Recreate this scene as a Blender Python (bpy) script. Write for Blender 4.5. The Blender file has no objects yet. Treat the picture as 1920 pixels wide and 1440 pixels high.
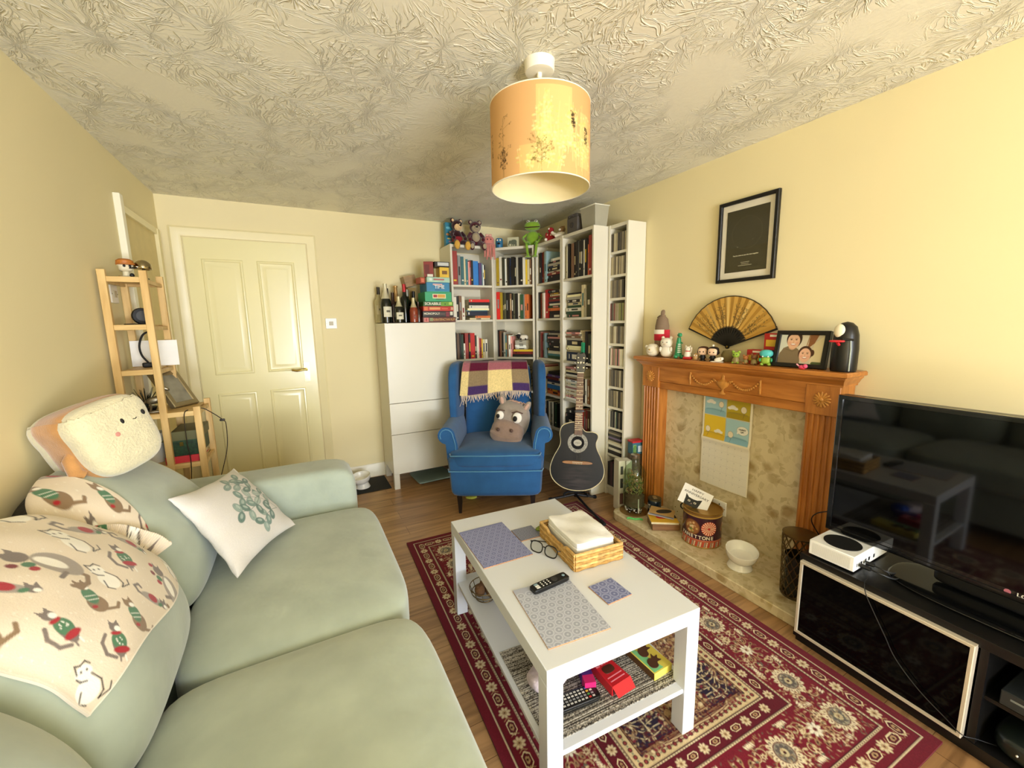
import bpy, math, random
import numpy as np
from mathutils import Vector, Matrix
from mathutils.bvhtree import BVHTree
S = bpy.context.scene
COL = S.collection
PI = math.pi
rnd = random.Random(7)
# ------------------------------------------------------------------ camera, light, exposure
YAW, PITCH, ROLL, CAMZ = 0.484856, -0.149456, -0.019133, 1.34599
def make_camera():
    f = Vector((math.sin(YAW)*math.cos(PITCH), math.cos(YAW)*math.cos(PITCH), math.sin(PITCH)))
    r = Vector((math.cos(YAW), -math.sin(YAW), 0)); u = r.cross(f)
    c, s = math.cos(ROLL), math.sin(ROLL)
    r2 = c*r + s*u; u2 = -s*r + c*u
    cam = bpy.data.cameras.new('camera'); o = bpy.data.objects.new('camera', cam); COL.objects.link(o)
    cam.sensor_width = 36; cam.lens = 763.024/1920*36; cam.clip_start = 0.02
    M = Matrix((r2, u2, -f)).transposed().to_4x4(); M.translation = (0, 0, CAMZ)
    o.matrix_world = M; S.camera = o
make_camera()
S.view_settings.view_transform = 'Standard'; S.view_settings.look = 'None'
S.view_settings.gamma = 1; S.view_settings.use_curve_mapping = False
S.view_settings.exposure = 0.08
W = bpy.data.worlds.new('sky'); S.world = W; W.use_nodes = True
_nt = W.node_tree; _bg = _nt.nodes['Background']
_sky = _nt.nodes.new('ShaderNodeTexSky'); _sky.sky_type = 'HOSEK_WILKIE'; _sky.turbidity = 6
_sky.sun_direction = Vector((0.3, -0.6, 0.7)).normalized()
_nt.links.new(_sky.outputs[0], _bg.inputs[0]); _bg.inputs[1].default_value = 0.6
def area(name, loc, rot, sx, sy, e, col=(1, 1, 1)):
    l = bpy.data.lights.new(name, 'AREA'); l.shape = 'RECTANGLE'; l.size = sx; l.size_y = sy; l.energy = e; l.color = col
    o = bpy.data.objects.new(name, l); COL.objects.link(o); o.location = loc; o.rotation_euler = rot
    return o
# daylight entering through the window behind the camera; lamp turned to brighten left wall
area('window_daylight', (0.74, -3.30, 1.28), (math.radians(90), 0, math.radians(34)), 2.1, 1.9, 178, (0.93, 1.0, 1.13))
# added fill lamp at the window, aimed up to brighten the ceiling
area('ceiling_fill', (0.74, -3.33, .45), (math.radians(130), 0, math.radians(22)), 1.95, .5, 135, (0.95, 1.0, 1.03))
S.cycles.diffuse_bounces = 4; S.cycles.glossy_bounces = 3; S.cycles.transmission_bounces = 4; S.cycles.caustics_reflective = False; S.cycles.caustics_refractive = False

# ------------------------------------------------------------------ colour and materials
def lin(h):
    if isinstance(h, str):
        h = h.lstrip('#'); c = [int(h[i:i+2], 16)/255 for i in (0, 2, 4)]
    else: c = list(h)
    return tuple(x/12.92 if x <= .04045 else ((x+.055)/1.055)**2.4 for x in c)
MC = {}
def mat(name, col='#cccccc', rough=.5, metal=0, bump=None, var=None, spec=.5, coat=0, sheen=0, trans=0, ior=1.45, sss=0):
    """Procedural principled material: noise varies the colour, noise bump gives the grain."""
    if name in MC: return MC[name]
    m = bpy.data.materials.new(name); m.use_nodes = True; MC[name] = m
    nt = m.node_tree; b = nt.nodes['Principled BSDF']; L = nt.links.new
    c = lin(col)
    b.inputs['Roughness'].default_value = rough; b.inputs['Metallic'].default_value = metal
    b.inputs['Specular IOR Level'].default_value = spec; b.inputs['IOR'].default_value = ior
    b.inputs['Coat Weight'].default_value = coat; b.inputs['Sheen Weight'].default_value = sheen
    b.inputs['Transmission Weight'].default_value = trans
    tc = nt.nodes.new('ShaderNodeTexCoord')
    sc, am = var or (12, .04)
    n = nt.nodes.new('ShaderNodeTexNoise'); n.inputs['Scale'].default_value = sc; n.inputs['Detail'].default_value = 4
    L(tc.outputs['Object'], n.inputs['Vector'])
    r = nt.nodes.new('ShaderNodeValToRGB')
    r.color_ramp.elements[0].position = .3; r.color_ramp.elements[1].position = .7
    r.color_ramp.elements[0].color = (*[x*(1-am) for x in c], 1); r.color_ramp.elements[1].color = (*[min(1, x*(1+am)) for x in c], 1)
    L(n.outputs['Fac'], r.inputs[0]); L(r.outputs[0], b.inputs['Base Color'])
    if bump:
        n2 = nt.nodes.new('ShaderNodeTexNoise'); n2.inputs['Scale'].default_value = bump[0]; n2.inputs['Detail'].default_value = 3
        L(tc.outputs['Object'], n2.inputs['Vector'])
        bp = nt.nodes.new('ShaderNodeBump'); bp.inputs['Strength'].default_value = bump[1]; bp.inputs['Distance'].default_value = bump[2] if len(bump) > 2 else .003
        L(n2.outputs['Fac'], bp.inputs['Height']); L(bp.outputs[0], b.inputs['Normal'])
    return m
def print_mat(name, rough=.6, bump=None, sheen=0, coat=0, trl=0, spec=.4):
    """Surface whose printed or woven pattern is the colour attribute 'col' of its mesh."""
    if name in MC: return MC[name]
    m = bpy.data.materials.new(name); m.use_nodes = True; MC[name] = m
    nt = m.node_tree; b = nt.nodes['Principled BSDF']; L = nt.links.new
    a = nt.nodes.new('ShaderNodeAttribute'); a.attribute_name = 'col'
    L(a.outputs['Color'], b.inputs['Base Color'])
    b.inputs['Roughness'].default_value = rough; b.inputs['Sheen Weight'].default_value = sheen; b.inputs['Coat Weight'].default_value = coat
    b.inputs['Specular IOR Level'].default_value = spec
    if bump:
        tc = nt.nodes.new('ShaderNodeTexCoord'); n2 = nt.nodes.new('ShaderNodeTexNoise'); n2.inputs['Scale'].default_value = bump[0]
        L(tc.outputs['Object'], n2.inputs['Vector'])
        bp = nt.nodes.new('ShaderNodeBump'); bp.inputs['Strength'].default_value = bump[1]; bp.inputs['Distance'].default_value = bump[2] if len(bump) > 2 else .002
        L(n2.outputs['Fac'], bp.inputs['Height']); L(bp.outputs[0], b.inputs['Normal'])
    if trl:
        t = nt.nodes.new('ShaderNodeBsdfTranslucent'); L(a.outputs['Color'], t.inputs['Color'])
        mx = nt.nodes.new('ShaderNodeMixShader'); mx.inputs[0].default_value = trl
        L(b.outputs[0], mx.inputs[1]); L(t.outputs[0], mx.inputs[2]); L(mx.outputs[0], nt.nodes['Material Output'].inputs[0])
    return m
def glass(name, col='#ffffff', rough=0.0):
    """Thin clear glass: mostly see-through with a reflective sheen at glancing angles."""
    if name in MC: return MC[name]
    m = bpy.data.materials.new(name); m.use_nodes = True; MC[name] = m
    nt = m.node_tree; L = nt.links.new; nt.nodes.remove(nt.nodes['Principled BSDF'])
    t = nt.nodes.new('ShaderNodeBsdfTransparent'); t.inputs[0].default_value = (*lin(col), 1)
    g = nt.nodes.new('ShaderNodeBsdfGlossy'); g.inputs['Roughness'].default_value = rough + .02
    fr = nt.nodes.new('ShaderNodeLayerWeight'); fr.inputs[0].default_value = .12
    pw = nt.nodes.new('ShaderNodeMath'); pw.operation = 'POWER'; pw.inputs[1].default_value = 3; L(fr.outputs['Facing'], pw.inputs[0])
    ma = nt.nodes.new('ShaderNodeMath'); ma.operation = 'MULTIPLY_ADD'; ma.inputs[1].default_value = .5; ma.inputs[2].default_value = .04; L(pw.outputs[0], ma.inputs[0])
    mx = nt.nodes.new('ShaderNodeMixShader'); L(ma.outputs[0], mx.inputs[0]); L(t.outputs[0], mx.inputs[1]); L(g.outputs[0], mx.inputs[2])
    L(mx.outputs[0], nt.nodes['Material Output'].inputs[0])
    return m
def wood(name, c1, c2, scale=8, along='X', rough=.4, coat=0):
    if name in MC: return MC[name]
    m = bpy.data.materials.new(name); m.use_nodes = True; MC[name] = m
    nt = m.node_tree; b = nt.nodes['Principled BSDF']; L = nt.links.new
    tc = nt.nodes.new('ShaderNodeTexCoord'); mp = nt.nodes.new('ShaderNodeMapping')
    s = {'X': (.12, 1, 1), 'Y': (1, .12, 1), 'Z': (1, 1, .12)}[along]
    mp.inputs['Scale'].default_value = s; L(tc.outputs['Object'], mp.inputs[0])
    n = nt.nodes.new('ShaderNodeTexNoise'); n.inputs['Scale'].default_value = scale*4; n.inputs['Detail'].default_value = 6; n.inputs['Distortion'].default_value = .6
    L(mp.outputs[0], n.inputs['Vector'])
    r = nt.nodes.new('ShaderNodeValToRGB'); e = r.color_ramp.elements
    e[0].position = .32; e[0].color = (*lin(c1), 1); e[1].position = .66; e[1].color = (*lin(c2), 1)
    L(n.outputs['Fac'], r.inputs[0]); L(r.outputs[0], b.inputs['Base Color'])
    b.inputs['Roughness'].default_value = rough; b.inputs['Coat Weight'].default_value = coat; b.inputs['Coat Roughness'].default_value = .2
    bp = nt.nodes.new('ShaderNodeBump'); bp.inputs['Strength'].default_value = .08; bp.inputs['Distance'].default_value = .002
    L(n.outputs['Fac'], bp.inputs['Height']); L(bp.outputs[0], b.inputs['Normal'])
    return m

# ------------------------------------------------------------------ mesh builders
class MB:
    def __init__(s): s.v = []; s.f = []; s.m = []; s.mats = []
    def mi(s, m):
        if m not in s.mats: s.mats.append(m)
        return s.mats.index(m)
    def add(s, vs, fs, m, M=None):
        k = len(s.v); i = s.mi(m)
        for p in vs:
            p = Vector(p); s.v.append(M @ p if M else p)
        for f in fs: s.f.append([k+j for j in f]); s.m.append(i)
        return s
    def box(s, x0, y0, z0, x1, y1, z1, m, M=None):
        return s.add([(x0,y0,z0),(x1,y0,z0),(x1,y1,z0),(x0,y1,z0),(x0,y0,z1),(x1,y0,z1),(x1,y1,z1),(x0,y1,z1)],
                     [(3,2,1,0),(4,5,6,7),(0,1,5,4),(1,2,6,5),(2,3,7,6),(3,0,4,7)], m, M)
    def lathe(s, prof, m, n=28, M=None, ang=2*PI):
        """prof: (radius, z) from bottom to top; radius 0 closes."""
        vs = []; fs = []; full = abs(ang-2*PI) < 1e-6; k = n if full else n+1
        for r, z in prof:
            for i in range(k):
                a = ang*i/n; vs.append((r*math.cos(a), r*math.sin(a), z))
        for j in range(len(prof)-1):
            for i in range(n):
                i2 = (i+1) % k
                fs.append((j*k+i, j*k+i2, (j+1)*k+i2, (j+1)*k+i))
        if full and prof[0][0] > 1e-6: fs.append(tuple(range(k-1, -1, -1)))
        if full and prof[-1][0] > 1e-6: fs.append(tuple((len(prof)-1)*k+i for i in range(k)))
        return s.add(vs, fs, m, M)
    def cyl(s, c, r, h, m, n=24, r2=None, M=None):
        T = Matrix.Translation(c); T = M @ T if M else T
        return s.lathe([(r, 0), (r if r2 is None else r2, h)], m, n, T)
    def tube(s, pts, r, m, n=8, M=None, r2=None):
        pts = [Vector(p) for p in pts]; vs = []; fs = []; N = len(pts)
        up = Vector((0, 0, 1)); pa = None
        for i, p in enumerate(pts):
            t = (pts[min(i+1, N-1)] - pts[max(i-1, 0)]).normalized()
            if pa is None:
                a = t.cross(up if abs(t.z) < .9 else Vector((1, 0, 0))).normalized()
            else:
                a = (pa - t*pa.dot(t)).normalized()
            pa = a; b = t.cross(a)
            rr = r if r2 is None else r + (r2-r)*i/(N-1)
            if callable(r): rr = r(i/(N-1))
            for j in range(n):
                q = 2*PI*j/n; vs.append(p + rr*(math.cos(q)*a + math.sin(q)*b))
        for i in range(N-1):
            for j in range(n): fs.append((i*n+j, i*n+(j+1) % n, (i+1)*n+(j+1) % n, (i+1)*n+j))
        fs.append(tuple(range(n-1, -1, -1))); fs.append(tuple((N-1)*n+j for j in range(n)))
        return s.add(vs, fs, m, M)
    def prism(s, poly, z0, z1, m, M=None):
        n = len(poly)
        vs = [(x, y, z0) for x, y in poly] + [(x, y, z1) for x, y in poly]
        fs = [tuple(range(n-1, -1, -1)), tuple(range(n, 2*n))] + [(i, (i+1) % n, n+(i+1) % n, n+i) for i in range(n)]
        return s.add(vs, fs, m, M)
    def ell(s, c, r, m, n=16, M=None):
        if not hasattr(r, '__len__'): r = (r, r, r)
        k = max(6, n//2+2)
        prof = [(math.sin(PI*i/k), -math.cos(PI*i/k)) for i in range(k+1)]
        prof[0] = (1e-4, -1); prof[-1] = (1e-4, 1)
        T = Matrix.Translation(c) @ Matrix.Diagonal((*r, 1)); T = M @ T if M else T
        return s.lathe(prof, m, n, T)
    def soft(s, hx, hy, hz, p, m, n=10, fn=None, M=None):
        """Rounded box: a gridded cube pulled onto a p-norm ball, then fn may bend it."""
        vs = []; idx = {}; fs = []
        def vid(a):
            if a not in idx:
                v = np.array(a, float)/n*2-1; v = v/ (np.sum(np.abs(v)**p)**(1/p))
                v = v*np.array((hx, hy, hz)); idx[a] = len(vs); vs.append(tuple(fn(*v)) if fn else tuple(v))
            return idx[a]
        for ax in range(3):
            for side in (0, n):
                for i in range(n):
                    for j in range(n):
                        q = []
                        for di, dj in ((0,0),(1,0),(1,1),(0,1)):
                            a = [0,0,0]; a[ax] = side; a[(ax+1) % 3] = i+di; a[(ax+2) % 3] = j+dj; q.append(vid(tuple(a)))
                        fs.append(tuple(q) if side else tuple(q[::-1]))
        return s.add(vs, fs, m, M)
    def frame(s, x0, z0, x1, z1, prof, m, M=None, bottom=True):
        """Mitred moulding round a rectangle in XZ; prof = (inset, height toward -Y)."""
        vs = []; fs = []
        for d, h in prof:
            vs += [(x0+d, -h, z0+(d if bottom else 0)), (x0+d, -h, z1-d), (x1-d, -h, z1-d), (x1-d, -h, z0+(d if bottom else 0))]
        for j in range(len(prof)-1):
            for i in range(4 if bottom else 3):
                i2 = (i+1) % 4; fs.append((j*4+i, j*4+i2, (j+1)*4+i2, (j+1)*4+i))
        return s.add(vs, fs, m, M)
    def done(s, name, parent=None, loc=(0,0,0), rot=(0,0,0), smooth=40, bev=0, seg=2, sub=0):
        me = bpy.data.meshes.new(name); me.from_pydata(s.v, [], s.f)
        for m in s.mats: me.materials.append(m)
        me.polygons.foreach_set('material_index', s.m); me.update()
        if smooth:
            me.shade_smooth(); me.set_sharp_from_angle(angle=math.radians(smooth))
        o = bpy.data.objects.new(name, me); COL.objects.link(o); o.parent = parent; o.location = loc; o.rotation_euler = rot
        if bev:
            b = o.modifiers.new('bevel', 'BEVEL'); b.width = bev; b.segments = seg; b.limit_method = 'ANGLE'; b.angle_limit = math.radians(40)
        if sub:
            b = o.modifiers.new('subdivision', 'SUBSURF'); b.levels = sub; b.render_levels = sub
        return o
def tag(o, label=None, cat=None, group=None, kind=None):
    if label: o['label'] = label
    if cat: o['category'] = cat
    if group: o['group'] = group
    if kind: o['kind'] = kind
    return o
def thing(name, label, cat, loc=(0,0,0), rz=0, group=None, rot=None):
    o = bpy.data.objects.new(name, None); COL.objects.link(o); o.location = loc
    o.rotation_euler = rot or (0, 0, rz); o.empty_display_size = .05
    return tag(o, label, cat, group)
def RX(a): return Matrix.Rotation(a, 4, 'X')
def RY(a): return Matrix.Rotation(a, 4, 'Y')
def RZ(a): return Matrix.Rotation(a, 4, 'Z')
def T(x, y, z): return Matrix.Translation((x, y, z))
def text(s, size, m, parent, M, name='lettering', ext=.0003, align='CENTER', bold=0, shear=0, sx=1):
    c = bpy.data.curves.new('txt', 'FONT'); c.body = s; c.size = size; c.extrude = ext; c.align_x = align; c.align_y = 'CENTER'
    c.resolution_u = 2; c.offset = bold; c.shear = shear
    o = bpy.data.objects.new('txt', c); COL.objects.link(o)
    bpy.context.view_layer.update()
    me = bpy.data.meshes.new_from_object(o.evaluated_get(bpy.context.evaluated_depsgraph_get()))
    bpy.data.objects.remove(o)
    me.materials.clear(); me.materials.append(m); me.name = name
    if sx != 1: me.transform(Matrix.Diagonal((sx, 1, 1, 1)))
    t = bpy.data.objects.new(name, me); COL.objects.link(t); t.parent = parent; t.matrix_local = M
    return t
# ------------------------------------------------------------------ printed sheets
class CV:
    """Small painter's canvas in metres; every cell becomes a coloured vertex of a fine mesh."""
    def __init__(s, w, h, res, bg):
        s.w, s.h, s.res = w, h, res; s.nx, s.ny = int(round(w/res))+1, int(round(h/res))+1
        s.a = np.zeros((s.ny, s.nx, 3)); s.a[:] = lin(bg)
        s.x = np.linspace(0, w, s.nx); s.y = np.linspace(0, h, s.ny)
    def win(s, x0, y0, x1, y1):
        i0 = max(0, int(x0/s.res)-1); i1 = min(s.nx, int(x1/s.res)+3); j0 = max(0, int(y0/s.res)-1); j1 = min(s.ny, int(y1/s.res)+3)
        if i1 <= i0 or j1 <= j0: return None
        X, Y = np.meshgrid(s.x[i0:i1], s.y[j0:j1]); return slice(j0, j1), slice(i0, i1), X, Y
    def put(s, wn, al, col, a=1):
        al = np.clip(al, 0, 1)[..., None]*a; js, is_ = wn[0], wn[1]
        s.a[js, is_] = s.a[js, is_]*(1-al) + np.array(lin(col))*al
    def ell(s, cx, cy, rx, ry, col, rot=0, a=1):
        R = max(rx, ry); wn = s.win(cx-R, cy-R, cx+R, cy+R)
        if wn is None: return s
        X, Y = wn[2]-cx, wn[3]-cy; c, q = math.cos(rot), math.sin(rot)
        u = (c*X+q*Y)/rx; v = (-q*X+c*Y)/ry
        s.put(wn, .5-(np.sqrt(u*u+v*v)-1)*min(rx, ry)/s.res, col, a); return s
    def line(s, pts, wd, col, a=1):
        for (xa, ya), (xb, yb) in zip(pts[:-1], pts[1:]):
            wn = s.win(min(xa, xb)-wd, min(ya, yb)-wd, max(xa, xb)+wd, max(ya, yb)+wd)
            if wn is None: continue
            dx, dy = xb-xa, yb-ya; L2 = dx*dx+dy*dy+1e-12
            t = np.clip(((wn[2]-xa)*dx+(wn[3]-ya)*dy)/L2, 0, 1)
            d = np.hypot(wn[2]-xa-t*dx, wn[3]-ya-t*dy); s.put(wn, .5-(d-wd/2)/s.res, col, a)
        return s
    def rect(s, x0, y0, x1, y1, col, a=1):
        wn = s.win(x0, y0, x1, y1)
        if wn is None: return s
        d = np.maximum(np.maximum(x0-wn[2], wn[2]-x1), np.maximum(y0-wn[3], wn[3]-y1)); s.put(wn, .5-d/s.res, col, a); return s
    def poly(s, pts, col, a=1):
        xs = [p[0] for p in pts]; ys = [p[1] for p in pts]; wn = s.win(min(xs), min(ys), max(xs), max(ys))
        if wn is None: return s
        ins = np.zeros(wn[2].shape, bool); n = len(pts)
        for i in range(n):
            (xa, ya), (xb, yb) = pts[i], pts[(i+1) % n]
            if ya == yb: continue
            c = ((ya > wn[3]) != (yb > wn[3])) & (wn[2] < (xb-xa)*(wn[3]-ya)/(yb-ya)+xa); ins ^= c
        s.put(wn, ins.astype(float), col, a); return s
def sheet(name, cv, fn, m, parent=None, thick=0, back=None, smooth=True, loc=(0,0,0), rot=(0,0,0), nrm=None, keep=None):
    """Mesh from a canvas. fn(X,Y)->(N,3). thick>0 closes it into a solid slab along -nrm."""
    X, Y = np.meshgrid(cv.x, cv.y); P = np.asarray(fn(X.ravel(), Y.ravel()), float); C = cv.a.reshape(-1, 3)
    nx, ny = cv.nx, cv.ny; I = np.arange(nx*ny).reshape(ny, nx)
    F = np.stack([I[:-1, :-1], I[:-1, 1:], I[1:, 1:], I[1:, :-1]], -1).reshape(-1, 4)
    if keep is not None: F = F[keep.reshape(-1)[F].all(1)]
    faces = F.tolist()
    if thick:
        ring = np.concatenate([I[0, :-1], I[:-1, -1], I[-1, :0:-1], I[:0:-1, 0]]); n0 = len(P); k = len(ring)
        if callable(nrm):      # curved sheet: a full second skin
            P = np.concatenate([P, nrm(P)]); C = np.concatenate([C, np.tile(lin(back), (n0, 1)) if back else C])
            faces += (F[:, ::-1]+n0).tolist(); ring2 = ring+n0
        else:
            P = np.concatenate([P, P[ring]-np.array(nrm or (0, 0, 1))*thick]); C = np.concatenate([C, np.tile(lin(back), (k, 1)) if back else C[ring]])
            ring2 = np.arange(n0, n0+k); faces.append(ring2[::-1].tolist())
        for i in range(k):
            j = (i+1) % k; faces.append([int(ring[j]), int(ring[i]), int(ring2[i]), int(ring2[j])])
    me = bpy.data.meshes.new(name); me.from_pydata(P.tolist(), [], faces); me.materials.append(m)
    at = me.color_attributes.new('col', 'FLOAT_COLOR', 'POINT')
    at.data.foreach_set('color', np.concatenate([C, np.ones((len(C), 1))], 1).astype(np.float32).ravel())
    if smooth: me.shade_smooth(); me.set_sharp_from_angle(angle=math.radians(50))
    o = bpy.data.objects.new(name, me); COL.objects.link(o); o.parent = parent; o.location = loc; o.rotation_euler = rot
    return o
# ================================================================== ROOM
XL, XR, YB, YF, ZC = -0.765, 2.23, 3.70, -3.3, 2.256
def struct(o): o['kind'] = 'structure'; return o
def wall_paint():
    m = mat('cream_wall_paint', '#ecdeb0', .75, var=(1.5, .02), bump=(90, .12, .0015), spec=.3); return m
def floor_mat():
    m = bpy.data.materials.new('laminate_floor'); m.use_nodes = True; nt = m.node_tree; L = nt.links.new; b = nt.nodes['Principled BSDF']
    tc = nt.nodes.new('ShaderNodeTexCoord')
    br = nt.nodes.new('ShaderNodeTexBrick'); br.inputs['Scale'].default_value = 1; br.inputs['Brick Width'].default_value = 1.1
    br.inputs['Row Height'].default_value = .125; br.inputs['Mortar Size'].default_value = .0012; br.inputs['Bias'].default_value = .1
    br.inputs['Color1'].default_value = (*lin('#b58f64'), 1); br.inputs['Color2'].default_value = (*lin('#a37c52'), 1); br.inputs['Mortar'].default_value = (*lin('#6b4a2a'), 1)
    L(tc.outputs['Object'], br.inputs['Vector'])
    mp = nt.nodes.new('ShaderNodeMapping'); mp.inputs['Scale'].default_value = (2.2, 26, 1); L(tc.outputs['Object'], mp.inputs[0])
    n = nt.nodes.new('ShaderNodeTexNoise'); n.inputs['Scale'].default_value = 1; n.inputs['Detail'].default_value = 7; n.inputs['Distortion'].default_value = 1.2
    L(mp.outputs[0], n.inputs['Vector'])
    r = nt.nodes.new('ShaderNodeValToRGB'); e = r.color_ramp.elements; e[0].position = .3; e[0].color = (.42, .36, .3, 1); e[1].position = .62; e[1].color = (1.1, 1.06, 1, 1)
    L(n.outputs['Fac'], r.inputs[0])
    mx = nt.nodes.new('ShaderNodeMix'); mx.data_type = 'RGBA'; mx.blend_type = 'MULTIPLY'; mx.inputs[0].default_value = .75
    L(br.outputs['Color'], mx.inputs[6]); L(r.outputs[0], mx.inputs[7]); L(mx.outputs[2], b.inputs['Base Color'])
    b.inputs['Roughness'].default_value = .32; b.inputs['Specular IOR Level'].default_value = .5
    bp = nt.nodes.new('ShaderNodeBump'); bp.inputs['Strength'].default_value = .1; bp.inputs['Distance'].default_value = .002
    L(n.outputs['Fac'], bp.inputs['Height']); L(bp.outputs[0], b.inputs['Normal'])
    return m
def artex_mat():
    """Fan-stroked ceiling plaster: radial ridges inside irregular cells."""
    m = bpy.data.materials.new('artex_ceiling'); m.use_nodes = True; nt = m.node_tree; L = nt.links.new; b = nt.nodes['Principled BSDF']
    N = nt.nodes.new
    tc = N('ShaderNodeTexCoord'); wn = N('ShaderNodeTexNoise'); wn.inputs['Scale'].default_value = 5; wn.inputs['Detail'].default_value = 2
    L(tc.outputs['Object'], wn.inputs['Vector'])
    ws = N('ShaderNodeVectorMath'); ws.operation = 'SCALE'; ws.inputs['Scale'].default_value = .16; L(wn.outputs['Color'], ws.inputs[0])
    wa = N('ShaderNodeVectorMath'); wa.operation = 'ADD'; L(tc.outputs['Object'], wa.inputs[0]); L(ws.outputs[0], wa.inputs[1])
    fl = N('ShaderNodeVectorMath'); fl.operation = 'MULTIPLY'; fl.inputs[1].default_value = (1, 1, 0); L(wa.outputs[0], fl.inputs[0])
    SC = 4.2
    def strokes(off, scale, fa, fr):
        v = N('ShaderNodeTexVoronoi'); v.inputs['Scale'].default_value = scale; v.inputs['Randomness'].default_value = 1
        o = N('ShaderNodeVectorMath'); o.operation = 'ADD'; o.inputs[1].default_value = off; L(fl.outputs[0], o.inputs[0]); L(o.outputs[0], v.inputs['Vector'])
        d = N('ShaderNodeVectorMath'); d.operation = 'SUBTRACT'; L(o.outputs[0], d.inputs[0]); L(v.outputs['Position'], d.inputs[1])
        sx = N('ShaderNodeSeparateXYZ'); L(d.outputs[0], sx.inputs[0])
        at = N('ShaderNodeMath'); at.operation = 'ARCTAN2'; L(sx.outputs[1], at.inputs[0]); L(sx.outputs[0], at.inputs[1])
        am = N('ShaderNodeMath'); am.operation = 'MULTIPLY'; am.inputs[1].default_value = fa; L(at.outputs[0], am.inputs[0])
        ln = N('ShaderNodeVectorMath'); ln.operation = 'LENGTH'; L(d.outputs[0], ln.inputs[0])
        rm = N('ShaderNodeMath'); rm.operation = 'MULTIPLY'; rm.inputs[1].default_value = fr; L(ln.outputs['Value'], rm.inputs[0])
        cx = N('ShaderNodeSeparateXYZ'); L(v.outputs['Color'], cx.inputs[0])
        cm = N('ShaderNodeMath'); cm.operation = 'MULTIPLY'; cm.inputs[1].default_value = 40; L(cx.outputs[0], cm.inputs[0])
        cb = N('ShaderNodeCombineXYZ'); L(am.outputs[0], cb.inputs[0]); L(rm.outputs[0], cb.inputs[1]); L(cm.outputs[0], cb.inputs[2])
        n = N('ShaderNodeTexNoise'); n.inputs['Scale'].default_value = 1; n.inputs['Detail'].default_value = 2; n.inputs['Distortion'].default_value = .5; L(cb.outputs[0], n.inputs['Vector'])
        r = N('ShaderNodeValToRGB'); e = r.color_ramp.elements; e[0].position = .50; e[0].color = (0, 0, 0, 1); e[1].position = .60; e[1].color = (0, 0, 0, 1); q_ = e.new(.55); q_.color = (1, 1, 1, 1)
        L(n.outputs['Fac'], r.inputs[0]); return r.outputs[0]
    a = strokes((0, 0, 0), 3.2, 7, 7); c = strokes((7.3, 2.1, 0), 4.4, 6, 9)
    mx = N('ShaderNodeMath'); mx.operation = 'MAXIMUM'; L(a, mx.inputs[0]); L(c, mx.inputs[1])
    pn = N('ShaderNodeTexNoise'); pn.inputs['Scale'].default_value = 2.2; L(tc.outputs['Object'], pn.inputs['Vector'])
    pr = N('ShaderNodeValToRGB'); pr.color_ramp.elements[0].position = .36; pr.color_ramp.elements[1].position = .5; L(pn.outputs['Fac'], pr.inputs[0])
    ml = N('ShaderNodeMath'); ml.operation = 'MULTIPLY'; L(mx.outputs[0], ml.inputs[0]); L(pr.outputs[0], ml.inputs[1])
    fn = N('ShaderNodeTexNoise'); fn.inputs['Scale'].default_value = 60; L(tc.outputs['Object'], fn.inputs['Vector'])
    fm = N('ShaderNodeMath'); fm.operation = 'MULTIPLY_ADD'; fm.inputs[1].default_value = .18; L(fn.outputs['Fac'], fm.inputs[0]); L(ml.outputs[0], fm.inputs[2])
    bp = N('ShaderNodeBump'); bp.inputs['Strength'].default_value = .75; bp.inputs['Distance'].default_value = .005
    L(fm.outputs[0], bp.inputs['Height']); L(bp.outputs[0], b.inputs['Normal'])
    b.inputs['Base Color'].default_value = (*lin('#ebe6d2'), 1); b.inputs['Roughness'].default_value = .42; b.inputs['Specular IOR Level'].default_value = .35
    return m
M_wall = wall_paint()
M_trim = mat('cream_gloss_trim', '#ecdfae', .25, var=(3, .02), bump=(30, .04), spec=.5)
M_skirt = mat('white_gloss_skirting', '#f0ead2', .3, var=(3, .02))
struct(MB().box(XL-.1, YF-.3, -.1, XR+.1, YB+.1, 0, floor_mat()).done('floor', smooth=0))
struct(MB().box(XL-.1, YF-.3, ZC, XR+.1, YB+.1, ZC+.1, artex_mat()).done('ceiling', smooth=0))
struct(MB().box(XL-.1, YF-.3, 0, XL, YB+.1, ZC, M_wall).done('wall_left', smooth=0))
struct(MB().box(XR, YF-.3, 0, XR+.1, YB+.1, ZC, M_wall).done('wall_right', smooth=0))
struct(MB().box(XL, YB, 0, XR, YB+.1, ZC, M_wall).done('wall_back', smooth=0))
WX0, WX1, WZ0, WZ1 = -.42, 1.94, .12, 2.15
w = MB(); w.box(XL, YF-.25, 0, WX0, YF, ZC, M_wall).box(WX1, YF-.25, 0, XR, YF, ZC, M_wall)
w.box(WX0, YF-.25, 0, WX1, YF, WZ0, M_wall).box(WX0, YF-.25, WZ1, WX1, YF, ZC, M_wall)
struct(w.done('wall_front', smooth=0))
w = MB(); mw = mat('white_window_plastic', '#f2f2ee', .35)
for x in (WX0, .73, WX1-.06): w.box(x, YF-.2, WZ0, x+.06, YF-.13, WZ1, mw)
w.box(WX0, YF-.2, WZ0, WX1, YF-.13, WZ0+.06, mw).box(WX0, YF-.2, WZ1-.06, WX1, YF-.13, WZ1, mw)
w.box(WX0+.05, YF-.167, WZ0+.05, WX1-.05, YF-.163, WZ1-.05, glass('window_glass'))
struct(w.done('window_1', smooth=0))
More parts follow.
